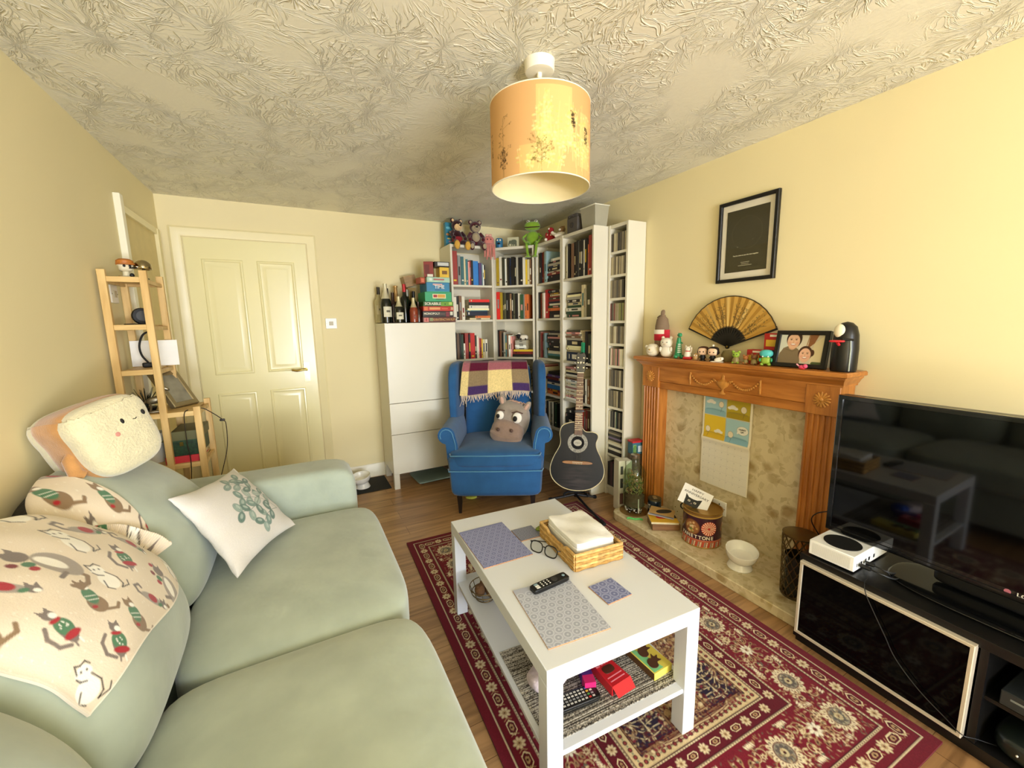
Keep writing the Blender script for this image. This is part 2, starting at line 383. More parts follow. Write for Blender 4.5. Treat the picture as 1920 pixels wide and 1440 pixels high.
# --- panelled door in the back wall
def panel_door():
    m = mat('cream_gloss_door', '#efe5b0', .22, var=(2, .02), bump=(14, .05, .004), spec=.5)
    d = MB(); x0, x1, yf = -.634, .131, YB-.02
    d.box(x0, yf, .006, x1, YB, 1.98, m)
    pr = [(0, 0), (.006, .006), (.014, .007), (.022, .001), (.030, .0003), (.055, .005), (.06, .005)]
    for a, b in ((-.545, -.295), (-.208, .042)):
        for z0, z1 in ((1.0, 1.84), (.2, .86)):
            d.frame(a, z0, b, z1, pr, m, T(0, yf, 0)); d.box(a+.06, yf-.005, z0+.06, b-.06, yf, z1-.06, m)
    o = struct(d.done('door_1', smooth=30))
    brass = mat('polished_brass', '#b79a55', .22, metal=1)
    h = MB(); hx, hz = .062, .985
    h.box(hx-.02, yf-.006, hz-.075, hx+.02, yf, hz+.075, brass)
    h.tube([(hx, yf-.004, hz+.02), (hx, yf-.05, hz+.02)], .011, brass, 10)
    h.tube([(hx+.005, yf-.05, hz+.02), (hx-.03, yf-.055, hz+.022), (hx-.07, yf-.052, hz+.016), (hx-.105, yf-.046, hz+.024)], .0085, brass, 10)
    h.cyl((0, 0, 0), .007, .004, brass, 12, M=T(hx, yf-.004, hz-.035) @ RX(PI/2))
    h.done('door_handle', o, smooth=40)
panel_door()
t = MB()
t.frame(-.71, 0, .207, 2.055, [(0, 0), (0, .016), (.012, .022), (.03, .019), (.05, .014), (.066, .012), (.066, -.02)], M_trim, T(0, YB, 0), bottom=False)
struct(t.done('trim_1', smooth=25))
struct(MB().prism([(0, 0), (.018, 0), (.018, .075), (.012, .09), (.012, .105), (.006, .118), (0, .12)], .21, 1.235, M_skirt, Matrix(((0,0,1,0),(-1,0,0,YB),(0,1,0,0),(0,0,0,1)))).done('baseboard_back', smooth=25))
struct(MB().box(XL, YF, 0, XL+.016, 2.86, .11, M_skirt).done('baseboard_left', smooth=0, bev=.004))
struct(MB().box(XR-.016, YF, 0, XR, .78, .11, M_skirt).done('baseboard_right', smooth=0, bev=.004))
# --- door in the left wall, seen edge on
struct(MB().box(XL, 2.95, .006, XL+.006, 3.565, 1.966, mat('beige_side_door', '#d9c58a', .5)).done('door_2', smooth=0))
t = MB().box(XL, 2.90, 0, XL+.03, 2.948, 2.047, M_skirt).box(XL, 2.948, 1.966, XL+.022, 3.565, 2.005, M_trim).box(XL, 3.565, 0, XL+.026, 3.62, 2.005, M_trim)
struct(t.done('trim_2', smooth=0, bev=.004))
# --- switches and socket
def switch(name, label, M, kind):
    wm = mat('white_switch_plastic', '#f1ede0', .3); gm = mat('grey_rocker', '#b9ad8f', .4)
    o = MB().box(-.043, -.009, -.043, .043, 0, .043, wm).done(name, bev=.003)
    o.matrix_world = M; tag(o, label, 'light switch' if kind == 'r' else 'socket')
    if kind == 'r':
        MB().box(-.016, -.013, -.016, .016, -.009, .016, gm).done('rocker', o, bev=.001)
    else:
        b = MB(); dk = mat('socket_slot', '#2a2724', .6)
        for x, z, a, c in ((0, .02, .003, .007), (-.011, -.008, .006, .003), (.011, -.008, .006, .003)): b.box(x-a, -.0095, z-c, x+a, -.009, z+c, dk)
        b.done('pin_hole', o)
    for x in (-.034, .034):
        MB().cyl((0, 0, 0), .003, .0012, mat('screw_steel', '#8d8468', .3, metal=1), 10, M=T(x, -.009, 0) @ RX(PI/2)).done('screw', o)
switch('light_switch', 'white square light switch on the back wall right of the panelled door', T(.273, YB, 1.368), 'r')
switch('light_switch', 'white light switch on the left wall, seen through the pine ladder shelf', T(XL, 2.69, 1.52) @ RZ(PI/2), 'r')
# --- pendant lamp
def pendant():
    cx, cy = .848, 1.355
    r = thing('pendant_lamp', 'drum pendant lampshade with printed plants hanging from the white ceiling rose', 'lamp', (cx, cy, ZC))
    wp = mat('white_rose_plastic', '#efe8d4', .35)
    MB().lathe([(.042, -.036), (.05, -.034), (.053, -.028), (.053, -.004), (.055, 0)], wp, 36).done('ceiling_rose', r)
    MB().lathe([(.0055, -.052), (.009, -.048), (.009, -.036)], wp, 14).done('cord_grip', r)
    MB().tube([(0, 0, -.04), (0, 0, -.2)], .0028, mat('cream_flex', '#ece0c0', .5), 8).done('cord', r)
    R, z0, z1 = .179, -.425, -.148
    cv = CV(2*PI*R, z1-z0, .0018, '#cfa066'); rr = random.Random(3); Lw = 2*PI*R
    def sprig(x, y, h, col, n, spread, a=.85, dot=.0018):
        tip = (x+rr.uniform(-.008, .008), y+h); cv.line([(x, y), tip], .0011, col, a)
        for i in range(n):
            t = rr.uniform(.25, 1); bx, by = x+(tip[0]-x)*t, y+h*t; ex, ey = bx+rr.uniform(-spread, spread), by+rr.uniform(.004, spread*.8)
            cv.line([(bx, by), (ex, ey)], .0008, col, a*.9)
            for k in range(3): cv.ell(ex+rr.uniform(-.005, .005), ey+rr.uniform(-.005, .005), dot*rr.uniform(.6, 1.3), dot, col, a=a)
    def pale(x0, x1, y0, y1, n):
        for i in range(n):
            px = rr.uniform(x0, x1); b = rr.uniform(y0, y0+.35*(y1-y0)); t = rr.uniform(b+.02, y1); q = rr.uniform(-.015, .015)
            cv.line([(px, b), (px+q*.4, (b+t)/2), (px+q, t)], .0016, '#ddcf88', .6)
            for k in range(7): f = rr.uniform(.4, 1); cv.ell(px+q*f+rr.uniform(-.012, .012), b+(t-b)*f+rr.uniform(-.006, .006), .0045*rr.random()+.002, .0035, rr.choice(['#d6ca78', '#c4ba62', '#dfd292']), a=.6)
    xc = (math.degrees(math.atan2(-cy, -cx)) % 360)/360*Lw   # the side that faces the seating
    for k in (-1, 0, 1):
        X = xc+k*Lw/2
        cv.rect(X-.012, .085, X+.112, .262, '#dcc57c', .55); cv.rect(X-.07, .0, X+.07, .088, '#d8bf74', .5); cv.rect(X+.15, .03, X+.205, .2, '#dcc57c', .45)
        pale(X-.01, X+.13, .04, .25, 46); pale(X+.13, X+.22, .0, .22, 26); pale(X-.07, X+.07, 0, .075, 16)
        sprig(X-.135, .005, .185, '#6b5222', 18, .034); sprig(X-.14, .0, .085, '#4a3214', 22, .015, dot=.0022); sprig(X-.212, .06, .10, '#523a1a', 14, .010, dot=.002)
        sprig(X+.005, .0, .088, '#6f5f24', 30, .042, .85, dot=.0017); sprig(X-.01, .06, .03, '#7d6a30', 6, .03, .8, dot=.0012)
        sprig(X+.122, .13, .055, '#3d2a10', 16, .006, dot=.0026); sprig(X+.19, .085, .075, '#3d2a10', 18, .008, dot=.0026)
    def wrap(X, Y):
        a = X/R; return np.stack([R*np.cos(a), R*np.sin(a), z0+Y], -1)
    pm = print_mat('printed_linen_shade', .8, trl=.10, bump=(500, .1))
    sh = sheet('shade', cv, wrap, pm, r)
    inn = MB(); inn.lathe([(R-.003, z0), (R-.003, z1)], mat('cream_shade_lining', '#f3e3b4', .8), 64).f.pop(); inn.f.pop(); inn.m.pop(); inn.m.pop()
    inn.done('shade_lining', r)
    wm = mat('white_wire', '#e8dfc8', .4)
    for z in (z0, z1): MB().tube([(R*math.cos(a*PI/24)*.997, R*math.sin(a*PI/24)*.997, z) for a in range(49)], .0022, wm, 6).done('shade_ring', r)
    for a in (0.3, 0.3+2*PI/3, 0.3+4*PI/3): MB().tube([(R*math.cos(a), R*math.sin(a), z1), (.02*math.cos(a), .02*math.sin(a), -.215)], .0016, wm, 6).done('shade_strut', r)
    MB().lathe([(.017, -.255), (.02, -.25), (.02, -.2), (.012, -.19)], wp, 16).done('lamp_holder', r)
    MB().lathe([(.0001, -.345), (.018, -.338), (.03, -.315), (.029, -.298), (.014, -.262), (.013, -.255)], mat('unlit_pearl_bulb', '#f4efe2', .3), 18).done('bulb', r)
pendant()
# ================================================================== COFFEE TABLE AND RUG
M_white = mat('white_foil', '#dadee6', .28, var=(4, .015), spec=.5)
TX, TY, TA = .8042, 1.2209, -.0622
def coffee_table():
    r = thing('coffee_table', 'white rectangular coffee table with a lower shelf standing on the patterned rug', 'table', (TX, TY, .009), TA)
    MB().box(-.275, -.45, .392, .275, .45, .441, M_white).done('tabletop', r, bev=.002)
    for x in (-.275, .225):
        for y in (-.45, .4): MB().box(x, y, 0, x+.05, y+.05, .392, M_white).done('leg', r, bev=.002)
    MB().box(-.268, -.443, .148, .268, .443, .164, M_white).done('lower_shelf', r, bev=.002)
coffee_table()
def rug():
    w, h, q = 1.272, 2.0, .0027; hw, hh = w/2, h/2
    cv = CV(hw, hh, q, '#6a1222'); rr = random.Random(11)
    CRM, TAN, DK, NAVY, MAR = '#d9c9a4', '#b08f68', '#3c0a16', '#241b33', '#6a1222'
    E = lambda *a, **k: cv.ell(*a, **k)
    def bands():   # nested rectangles measured in from the outer edge
        for d, col in ((.034, CRM), (.038, DK), (.041, MAR), (.108, CRM), (.114, DK), (.118, '#701425'), (.288, CRM), (.294, DK), (.298, '#5b101f'), (.350, CRM), (.355, DK), (.359, '#cdb88f'), (.392, DK), (.395, '#8e6b4c')):
            cv.rect(d, d, hw+.1, hh+.1, col)
    bands()
    def edge_iter(d, step):   # positions along the band at depth d on both sides of the quarter
        n = int((hh-d)/step)
        for i in range(n+1):
            y = hh-i*step
            if y > d-.01: yield d, y, PI/2
        n = int((hw-d)/step)
        for i in range(n+1):
            x = hw-i*step
            if x > d+step*.6: yield x, d, 0
    def petals(x, y, R, n, col, r0, a=.95, ph=0):
        for i in range(n):
            t = ph+2*PI*i/n; E(x+R*math.cos(t), y+R*math.sin(t), r0, r0*.62, col, t, a=a)
    def octo(x, y, rot, s=1):
        c, sn = math.cos(rot), math.sin(rot)
        pts = [(.036, 0), (.02, .018), (-.02, .018), (-.036, 0), (-.02, -.018), (.02, -.018)]
        P = [(x+(a*c-b*sn)*s, y+(a*sn+b*c)*s) for a, b in pts]; cv.poly(P, CRM)
        cv.poly([(x+(p-x)*.8, y+(p2-y)*.8) for p, p2 in P], '#52101d'); cv.poly([(x+(p-x)*.45, y+(p2-y)*.45) for p, p2 in P], TAN)
        E(x, y, .005*s, .005*s, DK)
    def flower(x, y, s, c1=CRM, c2=TAN, n=8):
        petals(x, y, .011*s, n, c1, .0062*s); E(x, y, .0055*s, .0055*s, c2); E(x, y, .0022*s, .0022*s, DK)
    for i, (x, y, r) in enumerate(edge_iter(.0745, .057)):
        octo(x, y, r, .82) if i % 2 == 0 else flower(x, y, 1.25)
        c, sn = math.cos(r), math.sin(r)
        for e in (-1, 1):
            bx, by = x+e*.0285*c, y+e*.0285*sn
            cv.line([(bx-.013*sn, by+.013*c), (bx+.008*c, by+.008*sn), (bx+.013*sn, by-.013*c)], .002, TAN)
    for d in (.111, .291, .3525):   # dashed guard lines
        for x, y, r in edge_iter(d, .011):
            E(x, y, .0026, .0015, '#2a1420', r)
    def curl(x, y, a, s, col):
        pts = []
        for i in range(13):
            t = i/12; R = s*(1-.75*t); an = a+t*4.4
            pts.append((x+R*math.cos(an)-s*math.cos(a), y+R*math.sin(an)-s*math.sin(a)))
        cv.line(pts, .0030, col, .95)
        E(pts[-1][0], pts[-1][1], .0055, .004, col)
    def big(x, y, rot):
        petals(x, y, .040, 15, '#e2d6b6', .0125); petals(x, y, .040, 15, '#5b101f', .0035)
        E(x, y, .033, .033, '#5b101f'); E(x, y, .030, .030, '#8b8577'); petals(x, y, .017, 9, '#5a5350', .010); E(x, y, .013, .013, '#c3b692'); E(x, y, .005, .005, DK)
    def palm(x, y, rot):
        for k in range(10):
            t = rot+2*PI*k/10; cv.line([(x, y), (x+.046*math.cos(t), y+.046*math.sin(t))], .0048, TAN if k % 2 else CRM, .95)
            E(x+.047*math.cos(t), y+.047*math.sin(t), .011, .0065, '#9a7a58', t); E(x+.047*math.cos(t), y+.047*math.sin(t), .005, .003, DK, t)
        petals(x, y, .016, 8, '#e8e2cf', .009); E(x, y, .006, .006, '#6b2a2c')
    dm = .203
    spots = list(edge_iter(dm, .162))
    for i, (x, y, r) in enumerate(spots):
        for e in (-1, 1):
            c, sn = math.cos(r)*e, math.sin(r)*e
            for off, sc in ((.055, .026), (.075, .020)):
                for side in (-1, 1):
                    px, py = x+c*off-sn*side*.045, y+sn*off+c*side*.045
                    curl(px, py, r+side*1.1+(0 if e > 0 else PI), sc, TAN if off < .06 else '#c7b48c')
            for k in range(11):
                u, v = rr.uniform(.03, .082), rr.uniform(-.07, .07); px, py = x+c*u-sn*v, y+sn*u+c*v
                if k % 3 == 0: flower(px, py, rr.uniform(.55, .85), CRM, '#7c3b33', 6)
                else: E(px, py, .006, .003, rr.choice([TAN, CRM, '#5d6a5c', DK]), rr.uniform(0, 3), a=.9)
            for side in (-1, 1):
                for k in range(3): E(x+c*(.066+k*.008)-sn*side*.062, y+sn*(.066+k*.008)+c*side*.062, .0075, .003, '#e6dcc0', r+1.2)
        (big if i % 2 == 0 else palm)(x, y, r)
    big(dm-.01, dm-.01, 0)
    for i, (x, y, r) in enumerate(edge_iter(.3235, .05)):
        octo(x, y, r, .62) if i % 2 == 0 else flower(x, y, 1.0)
    for x, y, r in edge_iter(.3755, .024):
        E(x, y, .0075, .0075, DK); E(x, y, .0045, .0045, '#8a3a3a'); E(x+.012*math.cos(r), y+.012*math.sin(r), .003, .003, '#7d8a73')
    # field: compartments with trees
    f0 = .395; rows = np.arange(hh, f0-.01, -.20)
    def tree(x0, y0, x1, y1, bg, fg):
        cv.rect(x0, y0, x1, y1, DK); cv.rect(x0+.005, y0+.005, x1-.005, y1-.005, bg)
        cx = (x0+x1)/2; cv.line([(cx, y0+.01), (cx, y1-.02)], .005, fg)
        for k in range(7):
            yy = y0+.02+(y1-y0-.05)*k/7
            for e in (-1, 1):
                ex, ey = cx+e*rr.uniform(.3, .46)*(x1-x0), yy+rr.uniform(.0, .04)
                cv.line([(cx, yy), ((cx+ex)/2, yy+.004), (ex, ey)], .0032, fg)
                for j in range(5):
                    px, py = min(max(ex+rr.uniform(-.02, .02), x0+.008), x1-.008), min(max(ey+rr.uniform(-.02, .02), y0+.008), y1-.008)
                    cv.ell(px, py, .0065, .0045, rr.choice([CRM, TAN, '#7c2a35', '#9b8668']), rr.uniform(0, 3))
    yy = hh; k = 0
    while yy > f0:
        y0 = max(f0, yy-.20)
        xs = [f0, hw] if k % 2 else [f0, f0+(hw-f0)*.62, hw]
        xa = f0
        if k % 2: tree(xa+.004, y0+.004, hw+.12, yy-.004, '#9d7c55', '#5b101f')
        else: tree(xa+.004, y0+.004, xa+.155, yy-.004, NAVY, CRM); tree(xa+.163, y0+.004, hw+.06, yy-.004, '#b79a72', '#6a1222')
        yy -= .20; k += 1
    for i in range(1500):   # small leaves that fill the field and the main border
        x, y = rr.uniform(f0, hw), rr.uniform(f0, hh); E(x, y, .0055, .0028, rr.choice([DK, '#5b1a22', '#c8b48c', '#7d5f45', NAVY]), rr.uniform(0, 3), a=.8)
    for i in range(900):
        t = rr.random(); v = rr.uniform(.125, .281)
        x, y = (v, rr.uniform(.12, hh)) if t < .62 else (rr.uniform(.12, hw), v)
        E(x, y, .0045, .0022, rr.choice([TAN, '#a58a66', '#8e6d50', CRM, '#5e5a4a']), rr.uniform(0, 3), a=.75)
    full = CV(w, h, q, MAR); a = cv.a; 
    nx, ny = cv.nx, cv.ny
    big_a = np.concatenate([a, a[-2::-1]], 0); big_a = np.concatenate([big_a, big_a[:, -2::-1]], 1)
    full.a = big_a; full.ny, full.nx = big_a.shape[:2]; full.x = np.linspace(0, w, full.nx); full.y = np.linspace(0, h, full.ny)
    nz = np.random.default_rng(1).random((full.ny, full.nx, 1)); full.a *= .86+.28*nz
    m = print_mat('woven_wool_rug', .95, bump=(900, .35, .002), sheen=.1, spec=.1)
    o = sheet('rug', full, lambda X, Y: np.stack([X-w/2, Y-h/2, np.full_like(X, .009)], -1), m, thick=.008, back='#4a0f18', smooth=False)
    o.location = (1.100, 1.371, 0); o.rotation_euler = (0, 0, -.036)
    tag(o, 'dark red oriental patterned rug under the white coffee table', 'rug')
rug()
# ================================================================== SOFA
M_sage = mat('sage_velvet', '#a9b3a4', .85, var=(7, .11), bump=(11, .45, .008), sheen=.4, spec=.25)
M_sagep = mat('sage_piping', '#b4bcab', .85, sheen=.3)
CUSH = []
def sofa():
    r = thing('sofa', 'sage green two-seat fabric sofa along the left wall', 'sofa', (0, 0, 0))
    def fr(x, y, z): return (x, y, z)
    b = MB(); b.soft(.47, 1.08, .125, 14, M_sage, 14, lambda x, y, z: (x-.24, y+1.22, z+.185)); b.done('base', r)
    for yc in (2.225, .205):
        MB().soft(.475, .122, .31, 9, M_sage, 16, lambda x, y, z: (x-.262, yc+y*(1+.03*math.sin(4*z)), z+.338+ .02*max(0, -x))).done('arm', r)
    MB().soft(.105, 1.0, .37, 9, M_sage, 16, lambda x, y, z: (x-.64-.1*(z-.1), y+1.215, z+.43)).done('backrest', r)
    for y0, y1 in ((1.216, 2.098), (.334, 1.212)):
        hx, hy = .33, (y1-y0)/2
        def g(x, y, z, yc=(y0+y1)/2, hx=hx, hy=hy):
            e = max(abs(x/hx), abs(y/hy)); dome = .018*(1-min(1, (x/hx)**2))*(1-min(1, (y/hy)**4))
            return (x-.052, yc+y, z*(1-.10*max(0, e-.6)/.4)+.375+(dome if z > 0 else 0))
        cu = MB().soft(hx, hy, .092, 7, M_sage, 22, g).done('seat_cushion', r)
        P = []
        for i in range(73):
            a = 2*PI*i/72; c, s_ = math.cos(a), math.sin(a); q = (abs(c)**7+abs(s_)**7)**(-1/7); P.append((c*q*hx*.985-.052, (y0+y1)/2+s_*q*hy*.985, .375+.052))
        MB().tube(P, .0042, M_sagep, 6).done('piping', cu)
    for i, (y0, y1) in enumerate(((1.505, 2.095), (.925, 1.50), (.345, .92))):
        hy = (y1-y0)/2; yc = (y0+y1)/2
        def g(x, y, z, yc=yc, hy=hy):
            k = 1-.42*max(0, z/.245)**2-.10*max(0, -z/.245)**3      # thinner toward the top
            t = (z+.245)/.49
            bul = .04*math.sin(PI*min(1, max(0, t*.95)))*(1-min(1, abs(y/hy)**3))*(1 if x > 0 else .2)
            return (x*k-.452-.205*t*t+bul-.02*t, yc+y*(1-.04*max(0, z/.245)), z+.665-.015*abs(y/hy)**3)
        o = MB().soft(.118, hy, .245, 4.2, M_sage, 22, g).done('back_cushion', r); CUSH.append(o)
    for x in (-.66, .16):
        for y in (.2, 2.24): MB().lathe([(.022, 0), (.03, .062)], mat('dark_wood_foot', '#2c1c12', .4), 14, T(x, y, 0)).done('foot', r)
sofa()
# ================================================================== TALL WHITE CABINET
def cabinet():
    M_white = mat('white_cabinet_foil', '#e2ddcb', .32, var=(4, .015))
    r = thing('storage_cabinet', 'tall white cabinet with a flap door and two drawers below the bottles', 'cabinet', (.62, 3.28, 0))
    W_, D_ = .578, .40
    MB().box(0, .02, .125, .016, D_, 1.36, M_white).box(W_-.016, .02, .125, W_, D_, 1.36, M_white).box(.016, .02, 1.342, W_-.016, D_, 1.36, M_white).box(.016, .02, .125, W_-.016, D_, .141, M_white).box(.016, D_-.006, .141, W_-.016, D_, 1.342, M_white).done('carcass', r, smooth=0)
    MB().box(0, 0, .722, W_, .019, 1.358, M_white).done('flap_door', r, bev=.0015)
    MB().box(0, 0, .464, W_, .019, .718, M_white).done('drawer_front', r, bev=.0015)
    MB().box(0, 0, .128, W_, .019, .46, M_white).done('drawer_front', r, bev=.0015)
    for x in (0, W_-.045):
        for y in (.001, D_-.05): MB().box(x, y, 0, x+.045, y+.045, .127, M_white).done('leg', r, bev=.001)
cabinet()
# ================================================================== BOOKCASES
M_bk = mat('white_bookcase', '#e0dac6', .35, var=(4, .015))
SHZ = [.085, .43, .715, 1.03, 1.378, 1.682]
UNITS = {}
def bookcase(key, label, loc, rz, wd, dp, shelves, top=2.02):
    r = thing('bookcase', label, 'bookcase', (*loc, 0), rz); UNITS[key] = (r, wd, dp, T(*loc, 0) @ RZ(rz)); t = .018
    for x in (0, wd-t): MB().box(x, 0, 0, x+t, dp, top, M_bk).done('side_panel', r, bev=.001)
    MB().box(t, .004, top-t*1.3, wd-t, dp-.004, top-.001, M_bk).done('top_panel', r)
    MB().box(t, dp-.006, .04, wd-t, dp, top-.03, M_bk).done('back_panel', r)
    MB().box(t, .02, 0, wd-t, .035, .067, M_bk).done('plinth', r)
    for z in shelves: MB().box(t, .006, z-t, wd-t, dp-.006, z, M_bk).done('shelf', r, bev=.001)
bookcase('A', 'white bookcase standing flat against the back wall beside the tall cabinet', (1.228, 3.415), 0, .405, .28, SHZ)
bookcase('B', 'white bookcase set diagonally across the room corner behind the armchair', (1.652, 3.462), -PI/4, .385, .27, SHZ)
bookcase('C', 'white bookcase on the right wall next to the diagonal corner bookcase', (1.933, 3.186), -PI/2, .401, .286, SHZ)
bookcase('D', 'white bookcase behind the guitar, with its side panel facing the room', (1.933, 2.783), -PI/2, .401, .286, SHZ)
TWZ = [.075, .335, .425, .545, .705, .86, 1.018, 1.181, 1.346, 1.509, 1.672, 1.834]
bookcase('E', 'narrow white tower shelf filled with disc cases beside the fireplace', (2.062, 2.376), -PI/2, .20, .164, TWZ)
# ================================================================== BOOKS AND DISC CASES
BC = {'r': ('red', '#c22a25'), 'R': ('dark red', '#84302a'), 'k': ('black', '#1d1a18'), 'd': ('dark olive', '#4a4a36'), 'g': ('green', '#2f7d3f'),
      'G': ('dark green', '#2b4a30'), 'b': ('blue', '#2f6fae'), 'n': ('navy', '#202d48'), 't': ('teal', '#3c6a70'), 'w': ('white', '#e6e0cb'),
      'c': ('cream', '#dccfa4'), 'y': ('yellow', '#e3bf2e'), 'o': ('orange', '#d97438'), 'p': ('pink', '#cf8f86'), 'v': ('violet', '#6c5590'),
      'B': ('brown', '#7d5c41'), 's': ('grey', '#8d8f8c'), 'l': ('pale blue', '#9dbdc4')}
ORD = 'first second third fourth fifth sixth seventh eighth ninth tenth eleventh twelfth thirteenth fourteenth fifteenth sixteenth seventeenth eighteenth nineteenth twentieth twenty-first twenty-second twenty-third twenty-fourth'.split()
UN = {'A': 'left bookcase', 'B': 'corner bookcase', 'C': 'bookcase right of corner', 'D': 'bookcase behind guitar'}
RN = ['top shelf', 'second shelf', 'third shelf', 'fourth shelf', 'fifth shelf']
M_pages = mat('book_pages', '#e0d3ae', .9, var=(60, .08))
def cov(k, i=0):
    return mat('book_cover_%s_%d' % (BC[k][0].replace(' ', '_'), i), BC[k][1] if i == 0 else tuple(min(1, max(0, x/255*(1.18 if i == 1 else .78))) for x in bytes.fromhex(BC[k][1][1:])), .45, var=(30, .06))
def book_mesh(k, w, d, h, gap=True):
    """Upright book, spine toward -Y, base at z=0, from x=0 to w; one closed mesh."""
    mb = MB(); i = rnd.choice((0, 0, 1, 2)); m = cov(k, i)
    con = rnd.choice('wcykwcps' if k in 'kndGRBtgvbr' else 'kknRBdt'); m2 = cov(con, 0)
    a = rnd.uniform(.05, .2); b = rnd.uniform(.5, .8)
    zs = [0, h*a, h*(a+.05), h*rnd.uniform(.3, .4), h*b, h]; use = [0, rnd.random() < .35, 0, rnd.random() < .45, 0]
    x0, x1 = 0, w; t = min(.3*w, .004)
    def q(*p, mm): mb.add(p, [(0, 1, 2, 3)], mm)
    xs = [0, w*.24, w*.76, w]
    k0 = len(mb.v)
    grid = [(x, 0, z) for z in zs for x in xs]; mb.v += [Vector(p) for p in grid]
    for j in range(5):
        for c in range(3):
            mb.f.append([j*4+c, j*4+c+1, (j+1)*4+c+1, (j+1)*4+c]); mb.m.append(mb.mi(m2 if use[j] and c == 1 else m))
    n = len(mb.v); mb.v += [Vector((0, d, 0)), Vector((w, d, 0)), Vector((w, d, h)), Vector((0, d, h))]
    L = [0, 4, 8, 12, 16, 20]; R_ = [3, 7, 11, 15, 19, 23]
    mb.f += [[n] + L + [n+3], [n+1, n+2] + R_[::-1], [n, n+1, 3, 2, 1, 0], [20, 21, 22, 23, n+2, n+3], [n+1, n, n+3, n+2]]
    mb.f[-5] = mb.f[-5][::1]
    for mm in (m, m, M_pages, M_pages, M_pages): mb.m.append(mb.mi(mm))
    return mb
def sizew(w, h):
    return ('thick ' if w > .036 else 'slim ' if w < .0165 else '') + ('tall ' if h > .24 else 'short ' if h < .175 else '')
def parse(s):
    for tk in s.split():
        a = tk[1:].split('/'); yield tk[0], float(a[0])/1000, float(a[1])/100
def put_book(o, U, x, y, z, R=None):
    r, wd, dp, M = UNITS[U]; o.matrix_world = M @ T(x, y, z) @ (R or Matrix())
def upright(U, row, z, x, spec, lean=0):
    n = 0; items = list(parse(spec))
    for k, w, h in items:
        d = min(.20, h*.68); o = book_mesh(k, w-.0012, d, h).done('book', smooth=0)
        lb = f"{sizew(w, h)}{BC[k][0]} book upright, {ORD[n]} from left, {RN[row]} of the {UN[U]}"
        tag(o, lb, 'book', f'books on the {RN[row]} of the {UN[U]}')
        put_book(o, U, x, rnd.uniform(.012, .03), z+.0005); x += w; n += 1
    return x
def lying(U, row, z, x0, x1, spec, stack='stack'):
    zz = z; n = 0
    for k, w, h in parse(spec):
        L = min(h, x1-x0); o = book_mesh(k, w-.0008, .15, L).done('book', smooth=0)
        xx = x0+rnd.uniform(0, max(0, x1-x0-L)) 
        put_book(o, U, xx, rnd.uniform(.015, .035), zz+w, RY(PI/2))
        tag(o, f"{sizew(w, L).split(' ')[0]+' ' if w > .036 else ''}{BC[k][0]} book lying {ORD[n]} from bottom of {stack}, {RN[row]}, {UN[U]}", 'book', f'books on the {RN[row]} of the {UN[U]}')
        zz += w; n += 1
    return zz
z1, z2, z3, z4, z5 = SHZ[5], SHZ[4], SHZ[3], SHZ[2], SHZ[1]
# left bookcase
x = upright('A', 0, z1, .022, 'R50/28.5 s28/25 t28/24 c18/23 t20/22 p14/20 R14/21 k24/21.5 b50/21 v28/19.5 l12/19 w11/18 k16/18')
upright('A', 0, z1, .343, 'B36/27') if False else None
upright('A', 1, z2, .022, 'w24/20 k24/20.5 B26/21 w28/20.5')
lying('A', 1, z2, .135, .375, 'c16/20 o20/15 n40/20 t8/21 c18/21 w26/19 k28/21 r26/20')
upright('A', 2, z3, .024, 'k14/24 B24/23 k14/23 G22/22 w18/14 R32/23 k16/22 r46/23 d16/21 w18/20 p14/19 R16/18 y14/17.5 c20/17 w24/17')
upright('A', 3, z4, .024, 'd22/25 B20/24 k26/25 d22/24 k20/24 R22/25 B24/24 k22/24 c20/24')
# corner bookcase
upright('B', 0, z1, .021, 'y28/25 w28/26 d26/25 w26/24 k24/24.5 n14/24 k30/25 k14/24 w22/25 k14/24 k28/24.5 w24/24 y18/22 c20/22 B18/22')
upright('B', 1, z2, .021, 'r32/25 y24/24.5 d18/24 d18/24 k18/24 k18/24 B16/23 k16/23 d16/23 k26/23 w24/23 G30/22 s12/22 o18/22 o20/22')
upright('B', 2, z3, .021, 'k14/25 R12/24 B14/24 k16/22 w20/23 t14/20 B16/21 w20/20 p14/19')
zz = lying('B', 2, z3, .165, .365, 'k24/20 R26/20 y18/19')
ZSHEEP = lying('B', 2, zz, .19, .30, 'w14/10.5 w14/10.5 w14/10.5 w14/10.5 w14/10.5 w14/10.5', 'small stack')
for i in range(4):
    pass
lying('B', 3, z4, .04, .34, 'k34/22 B30/24 R30/22 k30/25 n30/24 k28/24 d26/22 k26/22')
# right of the corner
upright('C', 0, z1, .021, 'k30/26 k26/26 R22/26 B30/26.5 l32/26')
lying('C', 0, z1, .172, .378, 'k30/20 k22/19 R20/21 w16/19 k26/18 n14/18 w20/20 k16/18 w24/16')
upright('C', 1, z2, .021, 'k22/23 o26/22 R26/22 w24/22 r52/24.5')
lying('C', 1, z2, .18, .378, 'k34/19 k26/19 o24/19 G22/20 w16/18 n16/19 R18/19 d14/18 R12/19 c14/17 B14/18 k24/17')
upright('C', 2, z3, .021, 'd18/24 p18/23 R20/22 k18/21 w14/22 l24/22')
lying('C', 2, z3, .145, .378, 'G26/21 t18/21 w26/19 k24/20 k20/18 k24/20 k20/19 k16/18 p14/19 k18/17 w14/17 k20/16')
upright('C', 3, z4, .021, 'k22/25 p24/25 R24/24 c20/23')
lying('C', 3, z4, .125, .378, 'o32/23 R18/22 b36/22 w22/22 n24/22 R22/20 v20/21 k26/21')
upright('C', 4, z5, .021, 'k24/23 k22/22 d26/23 w30/22 w26/21 k24/22 w24/21.5 k24/21 w22/22 k26/22 G24/21 k28/22')
